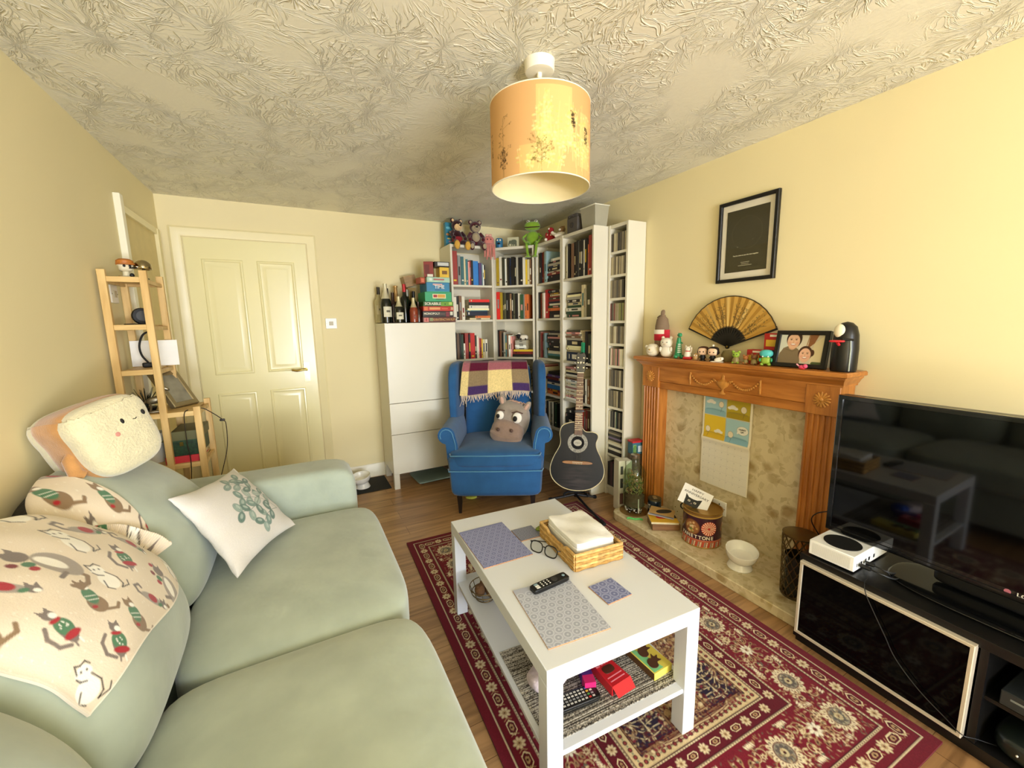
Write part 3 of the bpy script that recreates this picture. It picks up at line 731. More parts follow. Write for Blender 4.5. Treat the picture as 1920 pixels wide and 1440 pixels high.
# behind the guitar
upright('D', 0, z1, .023, 'd22/25 c12/25 k26/26.5 k24/26 B28/26 k24/26.5 k18/26 k20/27 s12/26.5 k24/26 k24/27 w12/26 k22/27 k22/26.5 o16/22 R34/28')
lying('D', 1, z2, .03, .235, 'G26/20 G22/20 w26/20 G20/19 c22/18 k22/16 w22/18 c18/18 k14/18')
upright('D', 1, z2, .24, 'c34/24 c16/21 d48/23.5 B34/23')
lying('D', 2, z3, .03, .235, 'n72/20 c18/18 c18/19 c16/18 k44/21 w18/20 B16/20 w16/20 p14/18 d16/18')
upright('D', 2, z3, .29, 'k30/24 d34/22 G26/21')
# slim film cases lying in a pile on the fourth shelf
zz = z4; pal = 'wpcwcwpwcwwBcwkcBp'
for i, k in enumerate(pal):
    w = .0148; o = book_mesh(k, w-.0008, .135, .19).done('film_case', smooth=0)
    put_book(o, 'D', .03+rnd.uniform(0, .006), .015+rnd.uniform(0, .01), zz+w, RY(PI/2)); zz += w
    tag(o, f"{BC[k][0]} film case, {ORD[i]} from bottom of the flat pile behind the guitar neck", 'film case', 'film cases piled on the fourth shelf')
upright('D', 3, z4, .245, 'w18/19 k18/19 B16/19 w16/19 R18/19 B20/19 d18/19')
lying('D', 4, z5, .03, .17, 'R40/13 R40/13 k44/14 k40/13.5 k34/13')
upright('D', 4, z5, .2, 'k22/24 R24/22 r26/23 B24/22 R24/23 B26/23')
# discs in the tower
pal = ['#6d6452', '#8f8365', '#4b4438', '#a89c7c', '#c9bf9d', '#3a352d', '#7b6d55', '#5f594c', '#b8ab87', '#857a61']
acc = {3: ['#7d3a30', '#9d8f6e', '#6d6452', '#8a8a52'], 5: ['#2d3a2f', '#e0d8bc', '#c98f8c', '#d8b98d'], 8: ['#2f6a4a', '#e6e0cc', '#3a5a60', '#2b2b28']}
def disc_case(col, w, h):
    mb = MB(); mc = mat('disc_case_'+col[1:], col, .3, var=(20, .08)); mb.box(0, 0, 0, w, .12, h, mc)
    return mb.done('disc_case', smooth=0)
for r_ in range(11):
    z = TWZ[11-r_] if r_ < 11 else TWZ[0]
    if r_ >= 9: break
    x = .021; n = 0
    while x < .178 and n < 13:
        w = rnd.choice((.0105, .0105, .0105, .014)); c = rnd.choice(acc.get(r_, pal) if rnd.random() < .7 else pal)
        if x+w > .181: break
        o = disc_case(c, w-.0012, .124); rr_, wd, dp, M = UNITS['E']; o.matrix_world = M @ T(x, .006+rnd.uniform(0, .006), z+.0005)
        tag(o, f"slim disc case, {ORD[n]} from left, {ORD[r_]} compartment down the white tower shelf", 'disc case', f'disc cases in the {ORD[r_]} tower compartment'); x += w; n += 1
def tower_flat(z, spec, nm):
    for i, (c, t, L) in enumerate(spec):
        o = MB().box(0, 0, 0, L, .125, t-.001, mat('disc_case_'+c[1:], c, .3, var=(20, .08))).done('disc_case', smooth=0)
        o.matrix_world = UNITS['E'][3] @ T(.022+.004*(i % 3), .008, z+.0005); z += t
        tag(o, f"flat disc case, {ORD[i]} from bottom of the lying pile, {nm} compartment of the tower", 'disc case', f'disc cases lying in the {nm} tower compartment')
tower_flat(TWZ[2], [('#c9bf9d', .014, .14), ('#3a352d', .016, .13), ('#7b6d8a', .014, .13), ('#2a2724', .02, .135), ('#8f8365', .014, .13), ('#4b4438', .014, .13)], 'tenth')
tower_flat(TWZ[1], [('#2a2420', .03, .14), ('#e6e0cc', .02, .14), ('#3a352d', .02, .14)], 'eleventh')
xx = .022
for i, (c, w, h) in enumerate((('#241a20', .03, .19), ('#4a2530', .026, .19), ('#1d1a18', .03, .185), ('#30202a', .028, .18))):
    o = MB().box(0, 0, 0, w-.001, .12, h, mat('disc_case_'+c[1:], c, .35, var=(20, .1))).done('disc_box', smooth=0)
    o.matrix_world = UNITS['E'][3] @ T(xx, .01, TWZ[0]+.0005); xx += w
    tag(o, f"dark boxed set, {ORD[i]} from left at the very bottom of the tower shelf", 'boxed set', 'boxed sets at the bottom of the tower')
# ================================================================== ARMCHAIR WITH THROW AND PLUSH
M_blue = mat('blue_velvet', '#29598a', .85, var=(10, .12), bump=(380, .25, .0012), sheen=.22, spec=.25)
M_pipe = mat('blue_piping', '#4a86ab', .8, sheen=.5)
M_dark = mat('dark_stained_leg', '#1c130f', .35, var=(20, .2))
CH = T(1.152, 2.462, 0) @ RZ(math.radians(-29))
def armchair():
    r = thing('armchair', 'blue velvet wingback armchair with dark tapered legs and a plaid throw over its back', 'armchair', (1.152, 2.462, 0), math.radians(-29))
    # base, wider toward the top
    MB().soft(.325, .33, .15, 12, M_blue, 14, lambda x, y, z: (x*(1+.20*(z+.15)), .335+y, z+.275)).done('base', r)
    MB().soft(.338, .335, .062, 6, M_blue, 16, lambda x, y, z: (x*(1 if y < -.2 else .84), .325+y, z+.402+.02*(1-(x/.338)**2)*(1-min(1, abs(y/.335)**3))*(z > 0)-.02*max(0, (y+.2)))).done('seat_cushion', r)
    for z, w_ in ((.437, .322), (.325, .338)):
        MB().tube([(-w_, .05, z), (-w_+.012, -.002, z), (0, -.0105, z), (w_-.012, -.002, z), (w_, .05, z)], .0042, M_pipe, 8).done('piping', r)
    # rolled arms
    prof = [(.262, .36), (.268, .50), (.285, .575)]
    prof += [(.345+.062*math.cos(a), .563+.062*math.sin(a)) for a in [PI*(.95-i*.115) for i in range(12)]]
    prof += [(.352, .50), (.345, .40), (.335, .30), (.31, .20), (.28, .20)]
    for s in (-1, 1):
        M = Matrix(((s, 0, 0, 0), (0, 0, 1, 0), (0, 1, 0, 0), (0, 0, 0, 1)))
        b = MB(); pl = prof if s < 0 else prof[::-1]
        b.prism(pl, .07, .60, M_blue, M); a = b.done('arm', r, bev=.014, seg=3, smooth=50)
        ring = [(s*x*1.0, .064, z) for x, z in prof[:15]]
        MB().tube([(p[0]+s*.0, .066, p[2]-.0) for p in [(s*(.278), 0, .37), (s*.284, 0, .50), (s*.298, 0, .56)] + [(s*(.345+.046*math.cos(q)), 0, .563+.046*math.sin(q)) for q in [PI*(.95-i*.16) for i in range(8)]]], .0035, M_pipe, 6).done('arm_piping', a)
    # back and wings
    MB().soft(.275, .075, .36, 8, M_blue, 16, lambda x, y, z: (x, .585+y+.22*(z+.36)+.02*math.cos(x/.275*1.4)*(-1 if y < 0 else 0), z+.66)).done('backrest', r)
    for s in (-1, 1):
        def wing(x, y, z, s=s):
            t = (z+.25)/.5
            return (s*(.312+x*(.8+.35*t)+.035*(1-(y+.17)/.34)+.012*t), .50+y*(.72+.38*math.sin(min(1, t*1.1)*PI*.62))+.16*t, z+.778+ .0*y)
        MB().soft(.037, .165, .255, 4.5, M_blue, 14, wing).done('wing', r)
    for x in (-.26, .26):
        for y, d in ((.04, -.012), (.60, .03)): MB().lathe([(.014, 0), (.026, .132)], M_dark, 4, T(x, y, 0) @ RZ(PI/4)).done('leg', r)
armchair()
def chair_throw():
    w, L, q = .50, .62, .004; cv = CV(w, L, q, '#e0c98b'); rr = random.Random(2)
    cols = [(0, .055, 'l'), (.055, .20, 'd'), (.20, .375, 'l'), (.375, .5, 'd')]
    for x0, x1, k in cols:
        cv.rect(x0, 0, x1, .062, '#46305f' if k == 'd' else '#e6cf8f'); cv.rect(x0, .06, x1, .165, '#8f7b5c' if k == 'd' else '#e6cf8f')
        cv.rect(x0, .163, x1, .62, '#5d1230' if k == 'd' else '#a5636c')
    nz = np.random.default_rng(4).random((cv.ny, cv.nx, 1)); cv.a *= .85+.3*nz
    path = []   # profile of the cloth over the back: (s, Y, Z) from front hem to behind
    pts = [(.462, .80), (.475, .90), (.50, .99), (.535, 1.035), (.585, 1.045), (.65, 1.04), (.70, 1.015), (.735, .95), (.735, .85), (.73, .76)]
    P = np.array(pts); sl = np.concatenate([[0], np.cumsum(np.hypot(*np.diff(P, axis=0).T))]); sl = sl/sl[-1]*L
    def fn(X, Y):
        x = X-w/2-.015; fy = np.interp(Y, sl, P[:, 0]); fz = np.interp(Y, sl, P[:, 1])
        rip = .006*np.sin(x*38+Y*4)*np.clip(1-Y/.3, 0, 1); drop = .018*np.sin(x*9+.6)*np.clip(1-Y/.25, 0, 1)
        flare = 1+.12*np.clip(1-Y/.28, 0, 1)
        return np.stack([x*flare, fy-.012+rip-.03*np.clip((.2-Y)/.2, 0, 1)*0, fz+drop], -1)
    r = thing('throw_blanket', 'purple and cream checked woven throw with fringe over the blue armchair back', 'blanket', (1.152, 2.462, 0), math.radians(-29))
    sheet('cloth', cv, fn, print_mat('woven_check', .95, bump=(700, .4, .002), sheen=.3, spec=.1), r, thick=.006, nrm=lambda P: P+np.array([0, .005, -.002]))
    b = MB(); m = mat('cream_fringe', '#dcc7ae', .95)
    for i in range(74):
        x = -.24+.48*i/73; e = fn(np.array([x+w/2]), np.array([0.0]))[0]; l = rr.uniform(.035, .075)*(1.2 if .0 < x < .16 or x < -.2 else .8)
        b.tube([tuple(e), (e[0]+rr.uniform(-.006, .006), e[1]-.004, e[2]-l*.5), (e[0]+rr.uniform(-.016, .016), e[1]-.003, e[2]-l)], .0028, m, 5, r2=.0015)
    o = b.done('fringe', r); o['kind'] = 'stuff'
chair_throw()
def hippo():
    m1 = mat('taupe_plush', '#8f7767', .95, var=(30, .1), bump=(260, .5, .003), sheen=.5, spec=.1); m2 = mat('grey_plush', '#9a8d80', .95, var=(30, .1), bump=(260, .5, .003), sheen=.5, spec=.1)
    r = thing('plush_cushion', 'round taupe plush animal-head cushion with big eyes and two teeth on the armchair seat', 'plush toy')
    r.matrix_world = CH @ T(.115, .36, .605) @ RZ(math.radians(-12)) @ RY(math.radians(14)) @ RX(math.radians(6))
    MB().soft(.135, .105, .15, 2.5, m2, 14, lambda x, y, z: (x, y, z)).done('head', r)
    MB().soft(.125, .08, .095, 2.5, m1, 14, lambda x, y, z: (x*(1+.25*(-z)), y-.085-.03*(z < 0), z-.065)).done('muzzle', r)
    wm = mat('felt_white', '#efe8da', .8); bk = mat('felt_black', '#17120f', .7); br = mat('felt_brown', '#5e463c', .9); pk = mat('plush_pink', '#c9a491', .95)
    for x, z, q in ((-.075, .055, .8), (.055, .07, 1.0)):
        e = MB(); e.ell((x, -.112, z), (.036*q, .014, .043*q), wm, 20, RZ(0)).done('eye', r)
        MB().ell((x-.012, -.126, z-.006), (.017*q, .007, .022*q), bk, 14).done('pupil', e and r.children[-1])
        MB().tube([(x-.045*q, -.117, z+.03), (x-.01, -.126, z+.055*q), (x+.035*q, -.112, z+.045)], .0045, br, 8).done('eyebrow', r)
    for x, z in ((-.055, -.035), (.045, -.015)): MB().ell((x, -.172, z), (.012, .008, .014), br, 12).done('nostril', r)
    MB().tube([(-.03, -.162, -.14), (.04, -.17, -.12), (.09, -.14, -.07), (.105, -.11, -.035)], .0045, br, 8).done('mouth', r)
    for x in (-.045, -.012): MB().soft(.0145, .006, .016, 5, wm, 5, lambda a, b_, c, x=x: (a+x, b_-.165, c-.148)).done('tooth', r)
    for x in (-.10, .095):
        e = MB().soft(.027, .014, .042, 2.6, m2, 8, lambda a, b_, c, x=x: (a*(1-.3*c/.042)+x+c*.3*(1 if x > 0 else -1), b_-.02, c+.145)).done('ear', r)
        MB().soft(.014, .008, .027, 2.6, pk, 6, lambda a, b_, c, x=x: (a+x+c*.3*(1 if x > 0 else -1), b_-.032, c+.143)).done('inner_ear', e)
    b = MB(); rr = random.Random(5)
    for i in range(9):
        x = rr.uniform(-.03, .05); b.tube([(x, .0, .14), (x+rr.uniform(-.02, .03), -.02, .165), (x+rr.uniform(-.04, .06), -.05, .165)], .006, pk, 6, r2=.002)
    o = b.done('tuft', r); o['kind'] = 'stuff'
hippo()
o = MB().soft(.045, .016, .012, 2.3, mat('lime_felt', '#b4b545', .9, var=(60, .15)), 10, lambda x, y, z: (x, y+5*x*x, z+.012)).done('cat_toy')
o.location = (1.10, 2.80, 0); o.rotation_euler = (0, 0, -.4); tag(o, 'small curved lime-green cat toy on the floor under the armchair', 'cat toy')
MB().tube([(.03, .0, .004), (.055, .012, .004), (.075, .0, .003), (.085, -.012, .003)], .004, mat('brown_cord', '#6b4a3a', .8), 6, r2=.002).done('tail', o)
# ================================================================== GUITAR ON ITS STAND
def flame():
    m = bpy.data.materials.new('smoky_flame_top'); m.use_nodes = True; nt = m.node_tree; L = nt.links.new; b = nt.nodes['Principled BSDF']; N = nt.nodes.new
    tc = N('ShaderNodeTexCoord'); mp = N('ShaderNodeMapping'); mp.inputs['Location'].default_value = (0, 0, -.22); mp.inputs['Scale'].default_value = (5.2, 0, 4.2); L(tc.outputs['Object'], mp.inputs[0])
    ln = N('ShaderNodeVectorMath'); ln.operation = 'LENGTH'; L(mp.outputs[0], ln.inputs[0])
    r = N('ShaderNodeValToRGB'); e = r.color_ramp.elements; e[0].position = .1; e[0].color = (1, 1, 1, 1); e[1].position = .8; e[1].color = (0, 0, 0, 1); L(ln.outputs['Value'], r.inputs[0])
    m2 = N('ShaderNodeMapping'); m2.inputs['Scale'].default_value = (5, 1, 52); L(tc.outputs['Object'], m2.inputs[0])
    n = N('ShaderNodeTexNoise'); n.inputs['Scale'].default_value = 1; n.inputs['Detail'].default_value = 3; n.inputs['Distortion'].default_value = .8; L(m2.outputs[0], n.inputs['Vector'])
    r2 = N('ShaderNodeValToRGB'); e = r2.color_ramp.elements; e[0].position = .3; e[0].color = (*lin('#121011'), 1); e[1].position = .7; e[1].color = (*lin('#3d3533'), 1); L(n.outputs['Fac'], r2.inputs[0])
    mx = N('ShaderNodeMix'); mx.data_type = 'RGBA'; L(r.outputs[0], mx.inputs[0]); mx.inputs[6].default_value = (*lin('#0c0b0c'), 1); L(r2.outputs[0], mx.inputs[7]); L(mx.outputs[2], b.inputs['Base Color'])
    b.inputs['Roughness'].default_value = .4; b.inputs['Specular IOR Level'].default_value = .25; b.inputs['Coat Weight'].default_value = 0; b.inputs['Coat Roughness'].default_value = .15
    return m
def smooth_poly(pts, n=6, closed=True):
    out = []; N = len(pts)
    for i in range(N if closed else N-1):
        p0, p1, p2, p3 = (np.array(pts[(i+k) % N if closed else min(max(i+k, 0), N-1)], float) for k in (-1, 0, 1, 2))
        for j in range(n):
            t = j/n; out.append(tuple(.5*(2*p1+(p2-p0)*t+(2*p0-5*p1+4*p2-p3)*t*t+(3*p1-p0-3*p2+p3)*t**3)))
    if not closed: out.append(tuple(pts[-1]))
    return out
GM = T(1.722, 2.292, .118) @ RZ(math.radians(-35)) @ RY(math.radians(2.2)) @ RX(math.radians(-11))
def guitar():
    r = thing('acoustic_guitar', 'black flame-top acoustic guitar with a cutaway standing in front of the bookcase', 'guitar'); r.matrix_world = GM
    half = [(0, 0), (-.10, .018), (-.175, .075), (-.199, .15), (-.178, .235), (-.140, .31), (-.128, .355), (-.136, .42), (-.118, .475), (-.06, .502), (-.022, .504),
            (.022, .49), (.035, .455), (.06, .437), (.105, .437), (.138, .425), (.146, .40), (.133, .355), (.142, .31), (.178, .235), (.199, .15), (.175, .075), (.10, .018)]
    out = smooth_poly(half, 5)
    MX = Matrix(((1,0,0,0),(0,0,1,0),(0,1,0,0),(0,0,0,1)))
    blk = mat('black_bowl_back', '#141213', .35); wood_b = wood('maple_binding', '#b9a878', '#d8c999', 6)
    b = MB(); b.prism(out[::-1], 0, .002, flame(), MX); b.done('soundboard', r, smooth=30)
    def ringed(k): return [(x*k, .25+(z-.25)*k) for x, z in out]
    sd = MB(); n = len(out); lay = [(1.0, .002), (1.0, .045), (.93, .075), (.72, .092)]
    vs = [(x, y, z) for k, y in lay for x, z in ringed(k)]; fs = []
    for j in range(3): fs += [(j*n+i, j*n+(i+1) % n, (j+1)*n+(i+1) % n, (j+1)*n+i) for i in range(n)]
    fs.append(tuple(3*n+i for i in range(n))); sd.add(vs, fs, blk); sd.done('body_back', r, smooth=60)
    bb = MB(); o2 = [(x*.975, .25+(z-.25)*.978) for x, z in out]
    vs = [(x, -.0012, z) for x, z in out] + [(x, -.0012, z) for x, z in o2] + [(x*1.004, .004, .25+(z-.25)*1.004) for x, z in out]
    fs = [(i, (i+1) % n, n+(i+1) % n, n+i) for i in range(n)] + [((i+1) % n, i, 2*n+i, 2*n+(i+1) % n) for i in range(n)]
    bb.add(vs, fs, wood_b); bb.done('binding', r, smooth=30)
    F = T(-.002, 0, .352) @ RX(PI/2)
    MB().lathe([(.048, .0005), (.048, .0022), (.073, .0022), (.073, .0005)], mat('grey_rosette', '#8e8a7c', .5, var=(160, .5)), 40, F).done('rosette', r)
    MB().lathe([(.0001, .0012), (.049, .0012), (.049, .0004)], mat('hole_black', '#060505', .9), 36, F).done('sound_hole', r)
    o = MB().lathe([(.0001, .0024), (.03, .0024), (.03, .0014)], mat('paper_label', '#bdb7a4', .6), 28, F @ Matrix.Diagonal((1, .8, 1, 1))).done('maker_label', r)
    text('Ovation', .012, mat('label_ink', '#2a2522', .6), o, T(-.002, -.0028, .352) @ RX(PI/2), shear=.3)
    rose = wood('rosewood', '#5b3d2b', '#7d5940', 7, 'Z'); nut = mat('bone', '#e3d6b4', .4)
    b = MB(); pts = [(-.11, 0), (-.075, .012), (.075, .012), (.11, 0), (.075, -.010), (-.075, -.010)]
    b.prism(smooth_poly(pts, 4), -.012, -.0005, wood('bridge_walnut', '#7a4f28', '#a8743d', 8), T(0, 0, .207) @ MX); br = b.done('bridge', r, smooth=30, bev=.002)
    MB().box(-.036, -.0155, .2095, .036, -.011, .2125, nut).done('saddle', br)
    for i in range(6): MB().ell((-.03+i*.012, -.014, .201), (.0032, .0035, .0032), nut, 10).done('bridge_pin', br)
    FB = [(-.029, .42), (.029, .42), (.0235, .868), (-.0235, .868)]
    b = MB(); b.prism([(-.029, .41), (.029, .41), (.0235, .868), (-.0235, .868)][::-1], -.012, -.003, rose, MX); fb = b.done('fretboard', r, smooth=30, bev=.001)
    b = MB(); b.prism([(-.027, .495), (.027, .495), (.0225, .87), (-.0225, .87)][::-1], -.0031, .016, blk, MX); b.done('neck', r, bev=.006)
    st = mat('fret_nickel', '#b9b2a0', .25, metal=1)
    for i in range(1, 19):
        z = .868-.648*(1-2**(-i/12)); wz = .0235+(.868-z)/.458*.0055
        if z > .42: MB().box(-wz, -.0132, z-.0008, wz, -.012, z+.0008, st).done('fret', fb)
    for i in (3, 5, 7, 9, 12, 15):
        z = .868-.648*(1-2**(-(i-.5)/12))
        for x in ((0,) if i != 12 else (-.012, 0, .012)): MB().cyl((0, 0, 0), .0034, .0006, nut, 12, M=T(x, -.012, z) @ RX(PI/2)).done('inlay_dot', fb)
    MB().box(-.024, -.016, .866, .024, -.003, .871, nut).done('nut', r)
    H = smooth_poly([(-.024, .87), (-.034, .90), (-.031, .955), (-.037, .985), (-.022, 1.02), (0, 1.008), (.022, 1.02), (.037, .985), (.031, .955), (.034, .90), (.024, .87)], 3)
    hs = MB(); hs.prism(H[::-1], -.010, .004, mat('gloss_black_lacquer', '#100e0f', .2, coat=.5), T(0, 0, 0) @ MX @ Matrix.Identity(4)); hd = hs.done('headstock', r, smooth=30, bev=.002)
    for s in (-1, 1):
        for i in range(3):
            MB().lathe([(.0035, 0), (.0035, .010), (.006, .010), (.005, .013)], st, 12, T(s*.02, -.010, .905+i*.036) @ RX(PI/2)).done('tuner_post', hd)
            MB().ell((s*.043, .0, .905+i*.036), (.009, .005, .006), st, 10).done('tuner_knob', hd)
    MB().prism([(-.008, .95), (.008, .95), (0, .93)], -.0108, -.010, nut, MX).done('head_mark', hd)
    for i in range(6):
        x = -.019+i*.0076; MB().tube([(-.03+i*.012, -.016, .203), (-.026+i*.0104, -.0175, .212), (x, -.0165, .868)], .0005, st, 4).done('string', r)
    c = MB(); c.soft(.036, .006, .008, 6, mat('capo_black', '#19171a', .4), 6, lambda x, y, z: (x, y-.022, z+.585+x*.06)); c.done('capo', r)
guitar()
def guitar_stand():
    r = thing('guitar_stand', 'black tubular guitar stand under the guitar, one foot on the rug corner', 'guitar stand', (1.745, 2.33, 0), math.radians(-35))
    m = mat('black_powder_coat', '#17171a', .4)
    MB().tube([(0, .07, .03), (0, .03, .10), (0, .02, .22)], .011, m, 10).done('post', r)
    for x, y in ((-.19, .03), (.17, -.33), (.15, .10)):
        l = MB().tube([(0, .06, .05), (x*.5, y*.5+.03, .030), (x, y, .014+.010*(y < -.2))], .009, m, 10).done('leg', r)
        MB().tube([(x*.93, y*.93+.004, .016+.010*(y < -.2)), (x*1.05, y*1.05, .0125+.0095*(y < -.2))], .0125, mat('rubber_foot', '#0e0e0f', .8), 10).done('rubber_foot', l)
    for s in (-1, 1): MB().tube([(0, .02, .085), (s*.06, .01, .085), (s*.085, -.03, .088), (s*.085, -.075, .094), (s*.085, -.085, .115)], .008, mat('foam_black', '#131313', .9), 10).done('cradle_arm', r)
guitar_stand()
# ================================================================== FIREPLACE
M_oak = wood('orange_oak', '#a46122', '#c98239', 9, 'Z', .35, .2); M_oakh = wood('orange_oak_rail', '#a25f20', '#c88139', 9, 'Y', .35, .2)
def marble(name, base, flecks):
    m = bpy.data.materials.new(name); m.use_nodes = True; nt = m.node_tree; L = nt.links.new; b = nt.nodes['Principled BSDF']; N = nt.nodes.new
    tc = N('ShaderNodeTexCoord'); n0 = N('ShaderNodeTexNoise'); n0.inputs['Scale'].default_value = 9; n0.inputs['Detail'].default_value = 3; L(tc.outputs['Object'], n0.inputs['Vector'])
    mx0 = N('ShaderNodeMix'); mx0.data_type = 'VECTOR'; mx0.inputs[0].default_value = .07; L(tc.outputs['Object'], mx0.inputs[4]); L(n0.outputs['Color'], mx0.inputs[5])
    v = N('ShaderNodeTexVoronoi'); v.inputs['Scale'].default_value = 15; L(mx0.outputs[1], v.inputs['Vector'])
    r = N('ShaderNodeValToRGB'); r.color_ramp.interpolation = 'EASE'; els = r.color_ramp.elements
    els[0].position = 0; els[0].color = (*lin(flecks[0]), 1); els[1].position = 1; els[1].color = (*lin(base), 1)
    for p, c in ((.18, base), (.35, flecks[1]), (.5, base), (.62, flecks[2]), (.8, base)): e = els.new(p); e.color = (*lin(c), 1)
    sx = N('ShaderNodeSeparateXYZ'); L(v.outputs['Color'], sx.inputs[0]); L(sx.outputs[0], r.inputs[0])
    v2 = N('ShaderNodeTexVoronoi'); v2.inputs['Scale'].default_value = 48; L(mx0.outputs[1], v2.inputs['Vector'])
    r2 = N('ShaderNodeValToRGB'); r2.color_ramp.elements[0].color = (.62, .55, .43, 1); r2.color_ramp.elements[1].position = .42; r2.color_ramp.elements[1].color = (1, 1, 1, 1)
    sx2 = N('ShaderNodeSeparateXYZ'); L(v2.outputs['Color'], sx2.inputs[0]); L(sx2.outputs[1], r2.inputs[0])
    d = N('ShaderNodeMath'); d.operation = 'SMOOTH_MIN'; 
    r3 = N('ShaderNodeValToRGB'); r3.color_ramp.elements[0].position = .25; r3.color_ramp.elements[0].color = (0, 0, 0, 1); r3.color_ramp.elements[1].position = .6; L(v.outputs['Distance'], r3.inputs[0])
    mb_ = N('ShaderNodeMix'); mb_.data_type = 'RGBA'; L(r3.outputs[0], mb_.inputs[0]); L(r.outputs[0], mb_.inputs[6]); mb_.inputs[7].default_value = (*lin(base), 1)
    mx = N('ShaderNodeMix'); mx.data_type = 'RGBA'; mx.blend_type = 'MULTIPLY'; mx.inputs[0].default_value = .55; L(mb_.outputs[2], mx.inputs[6]); L(r2.outputs[0], mx.inputs[7])
    L(mx.outputs[2], b.inputs['Base Color']); b.inputs['Roughness'].default_value = .12; b.inputs['Coat Weight'].default_value = .2
    return m
M_marb = marble('beige_fossil_marble', '#dccda6', ('#a89062', '#c3b084', '#b5a06e'))
FY0, FY1 = .878, 2.05
def fireplace():
    r = thing('fireplace', 'oak fireplace surround with beige marble back panel and hearth on the right wall', 'fireplace')
    MB().prism([(1.822, .80), (1.822, 1.985), (1.835, 2.02), (1.87, 2.045), (2.228, 2.045), (2.228, .80)][::-1], 0, .05, M_marb).done('hearth', r, bev=.004)
    MB().box(2.19, 1.0, .05, 2.2285, 1.95, .94, M_marb).done('back_panel', r)
    # mantel shelf with ogee bed moulding, mitred on three sides
    def shelf_ring(mb, lay, m):
        vs = []; fs = []
        for x, d, z in lay: vs += [(2.2285, FY0-d, z), (x, FY0-d, z), (x, FY1+d, z), (2.2285, FY1+d, z)]
        for j in range(len(lay)-1):
            for i in range(3): fs.append((j*4+i, j*4+i+1, (j+1)*4+i+1, (j+1)*4+i))
            fs.append((j*4+3, j*4, (j+1)*4, (j+1)*4+3))
        n = len(lay)-1; fs.append((0, 3, 2, 1)); fs.append(tuple(4*n+i for i in range(4))); mb.add(vs, fs, m)
    b = MB(); shelf_ring(b, [(2.052, .028, 1.083), (2.047, .033, 1.087), (2.047, .033, 1.100), (2.052, .028, 1.105)], M_oakh); b.done('mantel_shelf', r, smooth=30)
    b = MB(); shelf_ring(b, [(2.098, .002, 1.038), (2.098, .002, 1.046), (2.088, .006, 1.05), (2.076, .012, 1.064), (2.062, .02, 1.074), (2.06, .022, 1.083)], M_oakh); b.done('bed_moulding', r, smooth=30)
    MB().box(2.105, 1.0, .945, 2.225, 1.93, 1.04, M_oakh).done('frieze', r, bev=.002)
    b = MB(); b.box(2.112, 1.01, .895, 2.225, 1.92, .945, M_oakh); b.done('lower_rail', r, bev=.006)
    for y0 in (FY0+.008, FY1-.143):
        g = MB(); poly = [(2.2285, y0), (2.2285, y0+.135), (2.112, y0+.135)]
        for i in range(5):      # flutes, from the far edge to the near edge
            c = y0+.135-.022-i*.0228; poly += [(2.104, c+.011), (2.104, c+.009), (2.112, c+.005), (2.112, c-.005), (2.104, c-.009)]
        poly += [(2.104, y0+.004), (2.112, y0)]
        g.prism(poly, .05, .90, M_oak); g.done('pilaster', r, smooth=0)
        cp = MB().box(2.098, y0-.002, .90, 2.2285, y0+.137, 1.038, M_oak).done('capital_block', r, bev=.003)
        gl = mat('gilt_carving', '#c88a3e', .45, var=(40, .15)); ro = MB(); yc = y0+.067
        for i in range(14):
            a = 2*PI*i/14; M = T(2.096, yc, .972) @ RX(a) @ T(0, 0, .021)
            ro.soft(.006, .0052, .017, 2.5, gl, 5, None, M)
        o = ro.done('rosette', cp); MB().ell((2.094, yc, .972), (.009, .010, .012), gl, 12).done('rosette_boss', cp)
    gl = MC['gilt_carving']; yc = 1.448; xf = 2.104
    u = MB(); u.lathe([(.001, -.068), (.017, -.067), (.019, -.06), (.008, -.052), (.006, -.04), (.011, -.034), (.03, -.02), (.038, -.004), (.041, .0), (.041, .006), (.03, .010), (.012, .018), (.008, .028), (.009, .033), (.008, .04), (.0001, .047)], gl, 22, T(xf, yc, .99) @ Matrix.Diagonal((.4, 1, 1, 1))); u.done('carved_urn', r)
    for s in (-1, 1):
        h = MB(); h.tube([(xf-.006, yc+s*.030, .988), (xf-.010, yc+s*.045, 1.002), (xf-.008, yc+s*.052, 1.0), (xf-.006, yc+s*.048, .992)], .0035, gl, 6); h.done('urn_handle', r)
        b = MB(); n = 15
        for i in range(n):
            t = i/(n-1); y = yc+s*(.055+.155*t); z = 1.002-.046*4*t*(1-t)+.018*t; b.ell((xf-.004, y, z), (.005, .0068, .0052+.002*math.sin(PI*t)), gl, 8)
        b.done('carved_swag', r)
        MB().tube([(xf-.004, yc+s*.212, 1.028), (xf-.005, yc+s*.212, .99), (xf-.003, yc+s*.212, .955)], lambda t: .004+.003*math.sin(PI*min(1, t*1.4)), gl, 8).done('carved_drop', r)
    hk = MB(); hk.lathe([(.005, 0), (.003, .012), (.008, .016), (.0085, .022), (.0001, .026)], mat('dark_bronze', '#4a3a26', .35, metal=.8), 14, T(2.16, FY0+.006, .99) @ RX(PI/2)); hk.done('side_knob', r)
fireplace()
